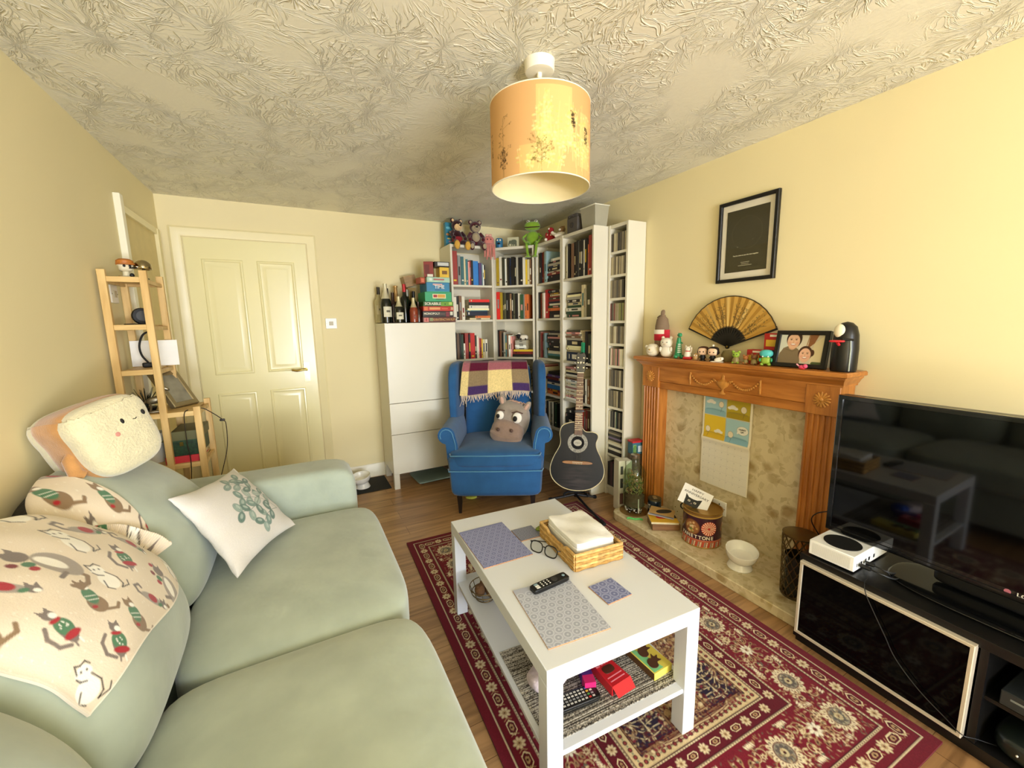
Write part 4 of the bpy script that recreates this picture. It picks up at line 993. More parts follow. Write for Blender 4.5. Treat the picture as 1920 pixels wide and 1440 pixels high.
# calendar clipped to the marble: four plain coloured picture panels above a month page
def calendar():
    w, h, q = .305, .585, .0018; cv = CV(w, h, q, '#efe6cc'); y1 = .285
    cv.rect(.006, .004, w-.006, y1-.006, '#e9e3d2')
    for i in range(1, 6): cv.rect(.012, .012+i*.043, w-.012, .013+i*.043, '#c9c4ba', .8)
    for i in range(1, 7): cv.rect(.012+i*.0402, .012, .0128+i*.0402, .255, '#d5d0c5', .8)
    for j in range(6):
        for i in range(7): cv.rect(.015+i*.0402, .044+j*.043, .02+i*.0402, .048+j*.043, '#9b968c', .6)
    for (a, b, c1, c2) in ((0, 1, '#a9cdd3', '#8fb9c4'), (1, 1, '#bda82c', '#a9921f'), (0, 0, '#e8c637', '#d9b32a'), (1, 0, '#a9cdd3', '#86b4c6')):
        x0 = .012+a*.142; z0 = y1+.008+b*.143; cv.rect(x0-.001, z0-.001, x0+.139, z0+.139, '#5d5a4e'); cv.rect(x0, z0, x0+.138, z0+.138, c1)
        cv.ell(x0+.069, z0+.028, .066, .012, c2); cv.rect(x0, z0, x0+.138, z0+.028, c2)
        cv.line([(x0+.01, z0+.03), (x0+.05, z0+.034), (x0+.125, z0+.029)], .0016, '#4b5f63', .7)
    for x, z, q in ((.118, .505, 1), (.255, .495, 1.05), (.038, .345, 1), (.185, .34, 1.05)):   # plain balloons on strings
        cv.line([(x, z), (x+.004, z-.022*q), (x-.002, z-.045*q)], .0014, '#4b463b'); cv.ell(x, z, .0165*q, .019*q, '#4b463b'); cv.ell(x, z, .0152*q, .0177*q, '#efe2c6')
    for x, z, q in ((.052, .51, 1), (.19, .495, 1), (.108, .338, .9)):     # small clouds
        for dx, dz, r_ in ((-.018, 0, .011), (0, .006, .015), (.018, 0, .011)): cv.ell(x+dx*q, z+dz*q, r_*1.2*q, r_*.8*q, '#eeeade')
    cv.ell(.255, .375, .034, .026, '#4b4a44'); cv.ell(.255, .375, .033, .025, '#efece0'); cv.poly([(.225, .37), (.235, .358), (.222, .35)], '#efece0')
    r = thing('wall_calendar', 'hanging calendar with four coloured picture panels taped to the beige marble panel', 'calendar', (2.182, 1.618, .342), -PI/2)
    pm = print_mat('calendar_print', .55)
    def fn(X, Y): return np.stack([X, -.004-.016*np.exp(-((Y-.285)/.02)**2)*.5-.006*np.clip(1-Y/.28, 0, 1)*np.abs(np.sin(X*9)), Y], -1)
    sheet('printed_sheets', cv, fn, pm, r, thick=.0025, back='#efe6cc', nrm=lambda P: P+np.array([0, .0025, 0]))
    ink = mat('black_ink', '#2a2722', .7); text('HURRY', .013, ink, r, T(.255, -.0062, .381) @ RX(PI/2)); text('UP!', .013, ink, r, T(.255, -.0062, .367) @ RX(PI/2))
calendar()
switch('power_socket', 'white single power socket low on the marble behind the round tin', T(2.19, 1.478, .215) @ RZ(-PI/2), 's')
# framed star chart
def star_chart():
    r = thing('framed_poster', 'black framed dark star-chart poster with a white mount on the right wall', 'picture', (XR, 1.607, 1.549), -PI/2)
    w, h = .331, .441; bk = mat('black_satin_frame', '#14120f', .35)
    MB().frame(0, 0, w, h, [(0, 0), (0, .018), (.003, .021), (.016, .021), (.019, .017), (.019, .004)], bk).done('frame', r, smooth=30)
    MB().box(.018, -.006, .018, w-.018, -.002, h-.018, mat('white_mount', '#ece4cf', .8)).done('mount', r)
    cv = CV(.237, .333, .0022, '#35301c'); rr = random.Random(9); cx, cz, R = .1185, .205, .085
    for a in range(90): cv.line([(cx+R*math.cos(a*PI/45), cz+R*math.sin(a*PI/45)), (cx+R*math.cos((a+1)*PI/45), cz+R*math.sin((a+1)*PI/45))], .002, '#4c4731')
    for i in range(90):
        a, q = rr.uniform(0, 6.28), R*math.sqrt(rr.random()); cv.ell(cx+q*math.cos(a), cz+q*math.sin(a), .0012, .0012, '#5a5540', a=rr.uniform(.2, .6))
    cv.ell(.07, .135, .0025, .0025, '#8f8a70'); cv.ell(.155, .165, .002, .002, '#7d785f')
    p = sheet('print', cv, lambda X, Y: np.stack([X+.047, np.full_like(X, -.0078), Y+.054], -1), print_mat('poster_print', .5), r, smooth=False)
    ink = mat('pale_ink', '#d9d0ae', .7)
    text('The first time we saw the stars together', .0088, ink, p, T(w/2, -.0082, .142) @ RX(PI/2), bold=.0002)
    dash = MB()
    for i, n in enumerate((7, 6, 11)): dash.box(w/2-n*.0035, -.0084, .103-.0085*i, w/2+n*.0035, -.0079, .1048-.0085*i, ink)
    dash.done('fine_print', p, smooth=0)
    MB().box(.019, -.0105, .019, w-.019, -.009, h-.019, glass('picture_glass')).done('glazing', r)
star_chart()
# ================================================================== ON THE MANTEL
ZM = 1.1055
def pm(name, c, **k): return mat(name, c, k.pop('rough', .45), **k)
C_red = pm('toy_red', '#c3262c'); C_wht = pm('toy_white', '#efe6d2'); C_grn = pm('toy_green', '#2f8f5b'); C_blk = pm('toy_black', '#151312'); C_brn = pm('toy_brown', '#4a2a1c')
C_skin = pm('toy_skin', '#e9c3a0'); C_lime = pm('toy_lime', '#8fae3a'); C_teal = pm('toy_teal', '#4fb5b0'); C_pink = pm('toy_pink', '#e4557a'); C_ora = pm('toy_orange', '#b5703a'); C_gold = pm('toy_gold', '#c9a24a', rough=.3, metal=.6)
C_crm = mat('cream_plush', '#e6dcc2', .95, bump=(300, .5, .002), sheen=.4)
def fig(name, label, cat, y, x, rz=-PI/2+.35, group=None): return thing(name, label, cat, (x, y, ZM), rz, group)
def part(nm, r, *ops):
    b = MB()
    for o in ops: getattr(b, o[0])(*o[1:])
    return b.done(nm, r)
def mantel():
    G = None
    # knitted drawstring pouch doll with a red belt, at the left end
    r = fig('stuffed_pouch', 'tall taupe stuffed pouch with red band and tied top, at the mantel\'s left end', 'stuffed toy', 1.955, 2.172)
    tp = mat('taupe_knit', '#86705a', .95, bump=(300, .5, .002))
    part('body', r, ('lathe', [(.0001, .0), (.035, .002), (.043, .02), (.046, .075), (.046, .12)], tp, 20), ('lathe', [(.046, .12), (.044, .2), (.036, .245), (.018, .265), (.012, .27)], tp, 20)); 
    part('red_band', r, ('lathe', [(.047, .105), (.0495, .108), (.0495, .172), (.047, .175)], mat('red_felt', '#c8283a', .9), 22))
    part('white_label', r, ('lathe', [(.0502, .148), (.0505, .149), (.0505, .176), (.0502, .177)], C_wht, 12, RZ(PI*1.1), 1.9))
    part('tied_top', r, ('soft', .014, .008, .022, 2.5, tp, 6, lambda x, y, z: (x+.1*(z+.02), y, z+.285)), ('tube', [(.02, 0, .268), (0, -.014, .27), (-.02, 0, .268), (-.034, -.004, .255)], .0035, tp, 6))
    r = fig('stuffed_sheep', 'round cream fluffy toy with a gold bead nose, leftmost on the mantel front', 'stuffed toy', 1.965, 2.102)
    part('body', r, ('soft', .042, .032, .042, 2.4, C_crm, 10, lambda x, y, z: (x, y, z+.043))); part('head', r, ('ell', (-.004, -.026, .05), (.026, .016, .026), C_crm, 14)); part('nose', r, ('ell', (-.004, -.043, .048), .005, C_gold, 10))
    part('ear', r, ('ell', (-.034, -.02, .066), (.012, .006, .009), C_crm, 10)); part('ear', r, ('ell', (.026, -.02, .066), (.012, .006, .009), C_crm, 10))
    r = fig('plush_bear', 'small white seated plush bear beside the green dinosaur on the mantel', 'stuffed toy', 1.86, 2.115)
    part('body', r, ('soft', .038, .03, .038, 2.5, C_wht, 10, lambda x, y, z: (x, y, z+.038))); part('head', r, ('soft', .038, .032, .032, 2.4, C_wht, 10, lambda x, y, z: (x, y-.004, z+.094)))
    for s in (-1, 1): part('ear', r, ('ell', (s*.026, 0, .125), (.011, .007, .011), C_wht, 10)); part('eye', r, ('ell', (s*.013, -.036, .098), .003, C_blk, 8)); part('arm', r, ('ell', (s*.034, -.016, .052), (.010, .012, .018), C_wht, 10))
    part('muzzle', r, ('ell', (0, -.035, .086), (.010, .005, .007), pm('soft_beige', '#d9c8ae'), 10))
    r = fig('dinosaur_figure', 'upright green dinosaur figure with a striped belly on the mantel', 'figurine', 1.768, 2.115, -PI/2+.9)
    part('body', r, ('tube', [(0, .004, .012), (0, .004, .05), (0, .0, .095), (0, -.004, .13)], lambda t: .024*(1-.55*t), C_grn, 12)); part('head', r, ('soft', .013, .024, .013, 2.6, C_grn, 8, lambda x, y, z: (x, y-.016, z+.146)))
    part('tail', r, ('tube', [(0, .012, .02), (0, .035, .014), (0, .055, .012)], .011, C_grn, 8, None, .002))
    for s in (-1, 1): part('leg', r, ('soft', .011, .018, .011, 3, C_grn, 6, lambda x, y, z, s=s: (x+s*.018, y-.008, z+.011))); part('arm', r, ('tube', [(s*.012, -.008, .10), (s*.016, -.024, .095)], .004, C_grn, 6)); part('eye', r, ('ell', (s*.012, -.022, .153), .003, C_wht, 8))
    for i in range(5): part('belly_stripe', r, ('soft', .013-.001*i, .004, .003, 3, C_wht, 4, lambda x, y, z, i=i: (x, y-.021+.0022*i, z+.04+.012*i)))
    r = fig('lucky_cat', 'small white waving lucky cat on a red base next to the dinosaur', 'figurine', 1.69, 2.105)
    part('base', r, ('soft', .026, .02, .008, 5, C_red, 6, lambda x, y, z: (x, y, z+.008))); part('body', r, ('lathe', [(.0001, .014), (.02, .016), (.022, .03), (.014, .052)], C_wht, 16)); part('head', r, ('ell', (0, -.003, .062), (.019, .016, .016), C_wht, 14))
    for s in (-1, 1): part('ear', r, ('lathe', [(.006, 0), (.0001, .012)], C_wht, 8, T(s*.011, 0, .074) @ RY(s*.3))); part('eye', r, ('ell', (s*.007, -.018, .065), .002, C_blk, 6))
    part('raised_paw', r, ('tube', [(.017, -.004, .04), (.024, -.008, .058), (.023, -.011, .074)], .0055, C_wht, 8)); part('collar', r, ('lathe', [(.0155, .046), (.0165, .049), (.0155, .052)], C_red, 16))
    r = fig('owl_figure', 'tiny tan owl ornament between the lucky cat and the dark-haired dolls', 'figurine', 1.632, 2.105)
    part('body', r, ('lathe', [(.0001, 0), (.014, .002), (.017, .018), (.012, .034), (.0001, .042)], pm('toy_tan', '#c9a06a'), 14))
    for s in (-1, 1): part('eye', r, ('ell', (s*.006, -.014, .028), .004, C_wht, 8))
    for y, lab, hc, top in ((1.586, 'brown-haired big-headed doll figure, left of the pair on the mantel', '#4a2a1c', 0), (1.521, 'big-headed doll figure with black hair and a white bobble, right of the pair', '#1c1210', 1)):
        r = fig('doll_figure', lab, 'figurine', y, 2.105); hm = pm('hair_'+hc[1:], hc)
        part('stand', r, ('lathe', [(.018, 0), (.018, .004)], C_blk, 16)); part('body', r, ('lathe', [(.011, .004), (.014, .012), (.010, .034)], C_blk, 12)); part('head', r, ('soft', .026, .023, .022, 3, C_skin, 8, lambda x, y, z: (x, y, z+.054)))
        part('hair', r, ('soft', .0295, .025, .021, 2.6, hm, 8, lambda x, y, z: (x*(1+.15*(z < 0)), y+.007, z+.062+(-.008 if z < 0 else 0))))
        for s in (-1, 1): part('eye', r, ('ell', (s*.01, -.0235, .052), .0035, C_blk, 8)); part('arm', r, ('tube', [(s*.010, 0, .03), (s*.017, -.004, .016)], .0035, C_blk, 6))
        if top: part('bobble', r, ('ell', (0, .0, .09), .007, C_wht, 10))
    r = fig('sleeping_figure', 'small white ornament lying on its side in front of the folding fan', 'figurine', 1.463, 2.078)
    part('body', r, ('soft', .024, .013, .012, 2.5, C_wht, 8, lambda x, y, z: (x, y, z+.016+.2*x))); part('tray', r, ('soft', .034, .014, .003, 4, C_wht, 6, lambda x, y, z: (x-.01, y, z+.003))); part('mark', r, ('ell', (.012, -.012, .02), (.004, .002, .003), C_gold, 8))
    r = fig('stone_vase', 'squat olive stone pot holding the folding fan on the mantel', 'vase', 1.462, 2.15)
    part('pot', r, ('lathe', [(.0001, 0), (.022, 0), (.031, .02), (.032, .04), (.024, .058), (.024, .062), (.021, .062), (.019, .045), (.0001, .04)], mat('olive_stone', '#7b6d42', .8, bump=(60, .3)), 20))
    for y, x, lab, c, sc in ((1.378, 2.10, 'small lime-green round-eared creature figure right of the stone pot', C_lime, 1), (1.328, 2.108, 'small orange creature figure between two green ones on the mantel', C_ora, .72), (1.28, 2.105, 'small brown seated creature figure before the red boxes on the mantel', pm('toy_umber', '#7a4e2c'), .85)):
        r = fig('creature_figure', lab, 'figurine', y, x)
        part('body', r, ('lathe', [(.0001, 0), (.018*sc, .002), (.02*sc, .018*sc), (.011*sc, .036*sc)], pm('toy_khaki', '#8a7a48'), 14)); part('head', r, ('ell', (0, -.003, .046*sc), (.019*sc, .016*sc, .016*sc), c, 14))
        for s in (-1, 1): part('ear', r, ('ell', (s*.014*sc, 0, .061*sc), (.008*sc, .005*sc, .008*sc), c, 10)); part('eye', r, ('ell', (s*.007*sc, -.017*sc, .048*sc), .003*sc, C_blk, 6)); part('foot', r, ('ell', (s*.012*sc, -.014*sc, .005), (.007*sc, .01*sc, .005), c, 8))
    r = fig('creature_figure', 'green spotted creature figure with a turquoise cap, left of the photo frame', 'figurine', 1.217, 2.098)
    part('body', r, ('soft', .022, .018, .02, 2.5, C_lime, 8, lambda x, y, z: (x, y, z+.028))); part('cap', r, ('soft', .030, .024, .020, 2.3, C_teal, 8, lambda x, y, z: (x, y, z+.062)))
    for s in (-1, 1): part('leg', r, ('ell', (s*.016, -.008, .008), (.009, .012, .008), C_lime, 8)); part('eye', r, ('ell', (s*.012, -.019, .048), .004, C_wht, 8)); part('arm', r, ('ell', (s*.025, -.008, .03), (.006, .008, .011), C_grn, 8))
    red = mat('red_card', '#b92a25', .5); yel = mat('yellow_ink', '#e0b53a', .6)
    def cardbox(nm, lab, y, x, w, d, h, c, rz=-PI/2, z=ZM, strip=True):
        r = thing(nm, lab, 'box', (x, y, z), rz); part('carton', r, ('box', -w/2, 0, 0, w/2, d, h, c)).modifiers.new('b', 'BEVEL').width = .0015
        if strip: part('printed_panel', r, ('box', -w*.36, -.0006, h*.22, w*.36, 0, h*.62, yel)); part('white_strip', r, ('box', -w*.1, -.0006, h*.8, w*.45, 0, h*.93, C_wht))
        return r
    cardbox('toy_box', 'low red cardboard box behind the small creature figures on the mantel', 1.312, 2.15, .078, .05, .074, red)
    cardbox('toy_box', 'navy cardboard box under the upright red box on the mantel', 1.236, 2.165, .076, .052, .074, mat('navy_card', '#1e3a4e', .5), strip=False)
    cardbox('toy_box', 'upright red box with yellow print standing left of the photo frame', 1.238, 2.168, .072, .045, .086, red, z=ZM+.0745)
    # family photograph of two smiling people, leaning back
    r = thing('photo_frame', 'black photo frame with a picture of two smiling people on the mantel', 'photo frame'); r.matrix_world = T(2.118, 1.193, ZM) @ RZ(-PI/2+.05) @ RX(-.20)
    w, h = .228, .178; bk = MC['black_satin_frame']
    MB().frame(0, 0, w, h, [(0, -.012), (0, .012), (.002, .014), (.018, .014), (.02, .011), (.02, .003)], bk).done('frame', r, smooth=30)
    MB().box(.004, .006, .004, w-.004, .012, h-.004, bk).done('backing', r)
    MB().box(w/2-.03, .010, .012, w/2+.03, .013, .15, bk, T(0, 0, 0) @ RX(0)).done('strut', r)
    iw, ih = w-.036, h-.036; cv = CV(iw, ih, .0012, '#cbbfa6'); E = cv.ell
    cv.rect(0, 0, .05, ih, '#cfd0bd'); cv.poly([(.10, ih), (.128, ih), (.115, .05), (.085, .07)], '#d6cdb8'); cv.poly([(.128, ih), (.165, ih), (.15, .10), (.125, .075)], '#8d5d3a'); cv.poly([(.15, .1), (iw, ih), (iw, 0), (.14, 0)], '#d8cba4'); cv.line([(.127, ih), (.12, .09)], .004, '#a37a52')
    cv.poly([(.0, 0), (.004, .045), (.02, .075), (.04, .085), (.075, .08), (.095, .06), (.10, 0)], '#7d6b50'); cv.line([(.03, .07), (.06, .06), (.085, .072)], .002, '#64543c')
    E(.058, .085, .016, .018, '#c79a7a'); E(.062, .120, .034, .044, '#3a251a'); E(.060, .108, .0275, .036, '#d8aa88'); E(.058, .117, .024, .026, '#e0b492')
    def face(cx, cz, s, skin, dk):
        for e in (-1, 1): E(cx+e*.010*s, cz+.008*s, .0042*s, .0022*s, '#46301f'); cv.line([(cx+e*.005*s, cz+.0145*s), (cx+e*.015*s, cz+.0135*s)], .0015, dk)
        cv.line([(cx, cz+.006*s), (cx+.001*s, cz-.004*s), (cx-.003*s, cz-.006*s)], .0015, '#b98465'); E(cx, cz-.013*s, .0105*s, .0048*s, '#a8504a'); E(cx, cz-.0122*s, .0088*s, .0030*s, '#f3ebdf'); E(cx-.014*s, cz-.006*s, .006*s, .005*s, '#d98f78', a=.5); E(cx+.014*s, cz-.006*s, .006*s, .005*s, '#d98f78', a=.5)
    face(.060, .108, 1.1, 0, '#3a251a')
    E(.118, .052, .030, .036, '#4a2f20'); E(.146, .055, .010, .016, '#4a2f20'); E(.118, .043, .0245, .034, '#dfae90'); E(.118, .052, .0225, .022, '#e5b698'); face(.118, .044, .95, 0, '#4a2f20')
    for i in range(6): E(.155+.007*i, .006, .008, .008, '#4d5a35')
    p = sheet('photograph', cv, lambda X, Y: np.stack([X+.018, np.full_like(X, -.0045), Y+.018], -1), print_mat('photo_gloss', .25), r, smooth=False)
    # black domed ornament with a pale oval plate and a red tray
    r = thing('domed_ornament', 'tall black domed ornament with a plain cream oval and a small red tray', 'ornament', (2.135, .90, ZM), -PI/2+.25)
    part('body', r, ('lathe', [(.0001, 0), (.045, 0), (.048, .01), (.049, .1), (.045, .16), (.036, .195), (.02, .212), (.0001, .218)], pm('black_glaze', '#121110', rough=.3), 28))
    part('oval_plate', r, ('ell', (-.012, -.038, .178), (.021, .012, .03), pm('ivory_glaze', '#e9dcbb', rough=.4), 18, RZ(-.2)))
    part('tray', r, ('soft', .027, .014, .005, 4, C_red, 6, lambda x, y, z: (x-.02, y-.066, z+.135))); part('tray_stem', r, ('tube', [(-.02, -.06, .13), (-.015, -.045, .118)], .006, C_red, 8)); part('arm', r, ('tube', [(.03, -.036, .14), (.012, -.056, .143), (-.002, -.066, .142)], .005, MC['black_glaze'], 8))
    part('seam_strip', r, ('tube', [(.026, -.043, .005), (.026, -.0445, .10), (.022, -.042, .145)], .003, pm('silver_tape', '#9aa39c'), 8))
    r = thing('clip_figure', 'tiny bright pink clip toy lying in front of the photo frame', 'figurine', (2.07, 1.033, ZM), -PI/2)
    part('body', r, ('ell', (0, 0, .011), (.016, .010, .010), C_pink, 12)); part('head', r, ('ell', (.014, -.003, .016), (.010, .009, .010), C_pink, 12)); part('handle', r, ('tube', [(-.012, 0, .014), (-.024, -.002, .024)], .0035, pm('toy_rose', '#f0a6b2'), 8)); part('foot', r, ('ell', (.004, -.01, .004), (.014, .005, .004), C_red, 8))
mantel()
def fan():
    r = thing('folding_fan', 'open gold folding fan with ink painting leaning on the wall above the mantel', 'fan')
    px, pz = 1.497, 1.186; r.matrix_world = T(2.196, px, pz) @ RZ(-PI/2) @ RX(-.04)
    R0, R1 = .112, .288; a0, a1 = math.radians(22), math.radians(158); n = 15
    cv = CV(R1*(a1-a0), R1-R0, .0018, '#b98a35'); Lw = cv.w; rr = random.Random(21)
    for i in range(n): cv.rect(Lw*i/n, 0, Lw*(i+.5)/n, .2, '#c59a47', .6)
    for x in (.16, .31, .46): cv.rect(x, 0, x+.024, .2, '#d8b468', .8)
    for x0, x1 in ((.05, .17), (.2, .3), (.38, .5), (.56, .64)):
        for k in range(150):
            x = rr.uniform(x0, x1); y = abs(rr.gauss(.05, .04)); cv.ell(x, min(y, .16), rr.uniform(.002, .006), rr.uniform(.0015, .004), rr.choice(['#3c3620', '#5a4d26', '#2c2a1c', '#76602c']), rr.uniform(0, 3), a=.75)
        for k in range(3): x = rr.uniform(x0, x1); cv.line([(x, .02), (x+rr.uniform(-.02, .02), .07), (x+rr.uniform(-.03, .03), .13)], .003, '#4a3c1e', .8)
    cv.rect(0, cv.h-.006, Lw, .3, '#3a2c15'); cv.rect(0, 0, Lw, .004, '#5a4420')
    def fn(X, Y):
        a = a1-(a1-a0)*X/Lw; rr_ = R0+Y; z = -.002-.0035*np.abs(((X/Lw*n) % 1)*2-1)
        return np.stack([rr_*np.cos(a), z, rr_*np.sin(a)], -1)
    sheet('leaf', cv, fn, print_mat('gold_paper', .5, spec=.5), r, smooth=False, thick=.0012, back='#8a6a2c', nrm=lambda P: P+np.array([0, .0012, 0]))
    bk = mat('ebony_stick', '#14100d', .4)
    for i in range(n+1):
        a = a1-(a1-a0)*i/n; g = i in (0, n); M = RY(-a)
        b = MB(); wd = .010 if g else .0065; b.add([(-.012, -.0035, -.004), (-.012, -.0035, .004), (.288 if g else .12, -.0035, wd), (.288 if g else .12, -.0035, -wd), (-.012, .002, -.004), (-.012, .002, .004), (.288 if g else .12, .002, wd), (.288 if g else .12, .002, -wd)], [(0, 1, 2, 3), (7, 6, 5, 4), (0, 4, 5, 1), (1, 5, 6, 2), (2, 6, 7, 3), (3, 7, 4, 0)], bk, M)
        b.done('guard_stick' if g else 'stick', r, smooth=0)
    MB().lathe([(.006, 0), (.006, .008)], MC['polished_brass'], 12, T(0, .003, 0) @ RX(PI/2)).done('rivet', r)
fan()
# ================================================================== ON THE HEARTH
ZH = .0505
def hearth():
    r = thing('biscuit_tin', 'round printed cake tin on the hearth with a card standing in it', 'tin', (2.03, 1.478, ZH), -.7)
    Rr, Hh = .1055, .2; cv = CV(2*PI*Rr, Hh, .002, '#3a1a28'); L_ = cv.w
    x0 = L_*(math.degrees(math.atan2(-1, -1.25)) % 360+40)/360
    def pan(x):
        for k in range(-1, 2):
            X = x+k*L_; cv.ell(X, .115, .046, .046, '#7a4a26'); cv.ell(X, .115, .041, .041, '#96613a')
            rr = random.Random(int(x*999))
            for i in range(26): a, q = rr.uniform(0, 6.28), .03*math.sqrt(rr.random()); cv.ell(X+q*math.cos(a), .115+q*math.sin(a), .006, .006, rr.choice(['#d9b27a', '#c9a35f', '#6f8a42', '#b98a5a', '#e3c79a']))
    def star(x):
        for k in range(-1, 2):
            X = x+k*L_; cv.ell(X, .12, .042, .042, '#b83226')
            for i in range(18):
                a = 2*PI*i/18; cv.poly([(X, .12), (X+.041*math.cos(a), .12+.041*math.sin(a)), (X+.041*math.cos(a+.17), .12+.041*math.sin(a+.17))], '#f0c9a6')
            cv.ell(X, .12, .007, .007, '#b83226')
    for i in range(3): pan((x0-.06+i*L_/3) % L_); star((x0+.035+i*L_/3) % L_)
    cv.rect(0, 0, L_, .045, '#a8573a')
    for i in range(60): X = L_*i/60; cv.poly([(X, .004), (X+L_/120, .004), (X+L_/60, .038), (X+L_/120, .038)], ['#d8c7a4', '#c0392b', '#8a8f7c'][i % 3])
    cv.rect(0, .043, L_, .048, '#d06a55'); cv.rect(0, .185, L_, .2, '#7d5a2e'); cv.rect(0, .18, L_, .186, '#c9a24a')
    pmt = print_mat('tin_print', .22, spec=.6)
    sheet('printed_wall', cv, lambda X, Y: np.stack([Rr*np.cos(X/Rr), Rr*np.sin(X/Rr), Y], -1), pmt, r)
    gd = mat('gold_tinplate', '#a8823c', .3, metal=.8)
    MB().lathe([(Rr, .197), (Rr+.003, .200), (Rr+.003, .205), (Rr-.003, .206), (Rr-.004, .192)], gd, 48).done('rim', r)
    b = MB(); b.lathe([(Rr-.0045, .193), (Rr-.0045, .02), (.0001, .02)], mat('tin_inside_shade', '#4a3418', .5, metal=.4), 48); b.f = [f for f in b.f if len(f) == 4]; b.m = b.m[:len(b.f)]; b.done('inner_wall', r)  # inner wall given a darker colour to stand for shade inside the tin
    MB().lathe([(.0001, .001), (Rr+.002, .001), (Rr+.002, .004), (Rr, .006)], gd, 48).done('base', r)
    wh = mat('white_ink', '#e9dfc8', .6)
    s = 'PANETTONE'; ac = math.radians(218)+.7
    for i, ch in enumerate(s):
        a = ac+(i-5.5)*.205; M = RZ(a) @ T(Rr+.0006, 0, .062) @ RZ(PI/2) @ RX(PI/2); text(ch, .028, wh, r, M, ext=.0003, bold=.0006)
    # anniversary card
    c = thing('greeting_card', 'white greeting card with a black cat standing in the round tin', 'card')
    c.matrix_world = T(1.985, 1.517, .262) @ RZ(-PI/4-.22) @ RX(-.30) @ RY(.32) @ T(-.082, 0, -.012)
    w, h = .165, .115; cv = CV(w, h, .0011, '#f4f1ea'); ct = '#26261f'
    cv.poly([(.035, 0), (.033, .04), (.030, .062), (.050, .047), (.075, .045), (.098, .048), (.122, .062), (.118, .03), (.112, 0)], ct)
    for x in (.058, .092): cv.ell(x, .028, .007, .0055, '#ece2c6'); cv.ell(x, .028, .003, .0042, '#1b1a15')
    cv.ell(.075, .018, .003, .002, '#b98f86'); cv.line([(.066, .011), (.075, .014), (.084, .011)], .001, '#6b6a60')
    sheet('front_leaf', cv, lambda X, Y: np.stack([X, np.full_like(X, 0), Y], -1), print_mat('card_print', .6), c, thick=.0008, back='#f4f1ea', nrm=(0, -1, 0), smooth=False)
    MB().box(0, .004, 0, w, .0048, h, mat('white_card', '#f2efe8', .7), RX(-.06)).done('back_leaf', c)
    ink = MC['black_ink']; text('HAPPY', .018, ink, c, T(w/2, -.0004, .096) @ RX(PI/2), sx=1.25); text('ANNIVERSARY', .018, ink, c, T(w/2, -.0004, .074) @ RX(PI/2), sx=1.2)
    # white raised pet bowl
    def petbowl(loc, label, food=False):
        r = thing('pet_bowl', label, 'pet bowl', loc, .3)
        m = mat('white_glazed_ceramic', '#f1eee4', .15)
        MB().lathe([(.0001, .0), (.058, 0), (.06, .004), (.052, .022), (.044, .042), (.042, .05)], m, 36).done('foot', r)
        MB().lathe([(.0001, .05), (.042, .05), (.062, .06), (.072, .082), (.077, .110), (.0765, .113), (.073, .113), (.067, .088), (.055, .070), (.0001, .066)], m, 36, T(0, 0, -.001) @ RY(-.16) @ RX(.1)).done('dish', r)
        if food:
            b = MB(); q = random.Random(1)
            b.soft(.012, .01, .006, 2.5, mat('kibble', '#8a5a34', .9), 6, lambda x, y, z: (x+.02, y-.02, z+.072)); b.done('kibble', r)
    petbowl((1.965, 1.197, ZH), 'white raised ceramic pet bowl on the marble hearth in front of the marble panel')
    petbowl((.395, 3.47, .0055), 'white raised ceramic pet bowl on the black mat by the back wall', True)
    # glass demijohn terrarium with tap and saucer
    r = thing('glass_dispenser', 'large clear glass jar with greenery inside standing on a round tray at the hearth end', 'jar', (1.952, 1.948, ZH), .4)
    gl = glass('jar_glass', '#dfe9d8')
    MB().lathe([(.0001, 0), (.088, 0), (.094, .004), (.094, .008), (.0001, .008)], glass('tray_glass', '#e6dccb'), 36).done('tray', r)
    MB().lathe([(.0001, .046), (.066, .046), (.073, .055), (.073, .235), (.069, .255), (.073, .262), (.073, .28), (.06, .315), (.034, .342), (.024, .36), (.024, .385)], gl, 40).done('jar', r)
    MB().lathe([(.0001, .05), (.066, .052), (.067, .12), (.045, .135), (.0001, .14)], mat('dark_soil', '#55442f', .95, bump=(80, .8, .006)), 24).done('soil', r)
    b = MB(); q = random.Random(8); gm = [mat('moss_green', '#6f7d3c', .9), mat('leaf_olive', '#8a8a4e', .9), mat('twig_tan', '#a8835a', .9)]
    for i in range(170):
        a, d = q.uniform(0, 6.28), .055*math.sqrt(q.random()); z = .125+q.uniform(0, .20)*(1-d/.12); u, v = q.uniform(-.022, .022), q.uniform(-.02, .02)
        b.tube([(d*math.cos(a), d*math.sin(a), z), (d*math.cos(a)+u, d*math.sin(a)+v, z+.014), (d*math.cos(a)+1.4*u, d*math.sin(a)+1.4*v, z+.02)], q.uniform(.002, .005), q.choice(gm), 5, r2=.001)
    o = b.done('plants', r); o['kind'] = 'stuff'
    b = MB(); st = mat('clear_pebble', '#c9c4b4', .15)
    for i in range(40): a, d = q.uniform(0, 6.28), q.uniform(.012, .06); b.ell((d*math.cos(a), d*math.sin(a), .014+q.random()*.02), q.uniform(.005, .009), st if i % 2 else mat('steel_bead', '#77736a', .25, metal=1), 8)
    o = b.done('pebbles', r); o['kind'] = 'stuff'
    for a in (0, 2.1, 4.2): MB().tube([(.05*math.cos(a), .05*math.sin(a), .008), (.056*math.cos(a), .056*math.sin(a), .048)], .006, st, 8).done('foot', r)
    MB().lathe([(.025, .38), (.028, .384), (.028, .405), (.02, .41)], mat('brushed_steel', '#b8b4a8', .3, metal=1), 20).done('collar', r)
    MB().lathe([(.0001, .41), (.013, .412), (.017, .43), (.013, .45), (.006, .462), (.0001, .466)], gl, 18).done('stopper', r)
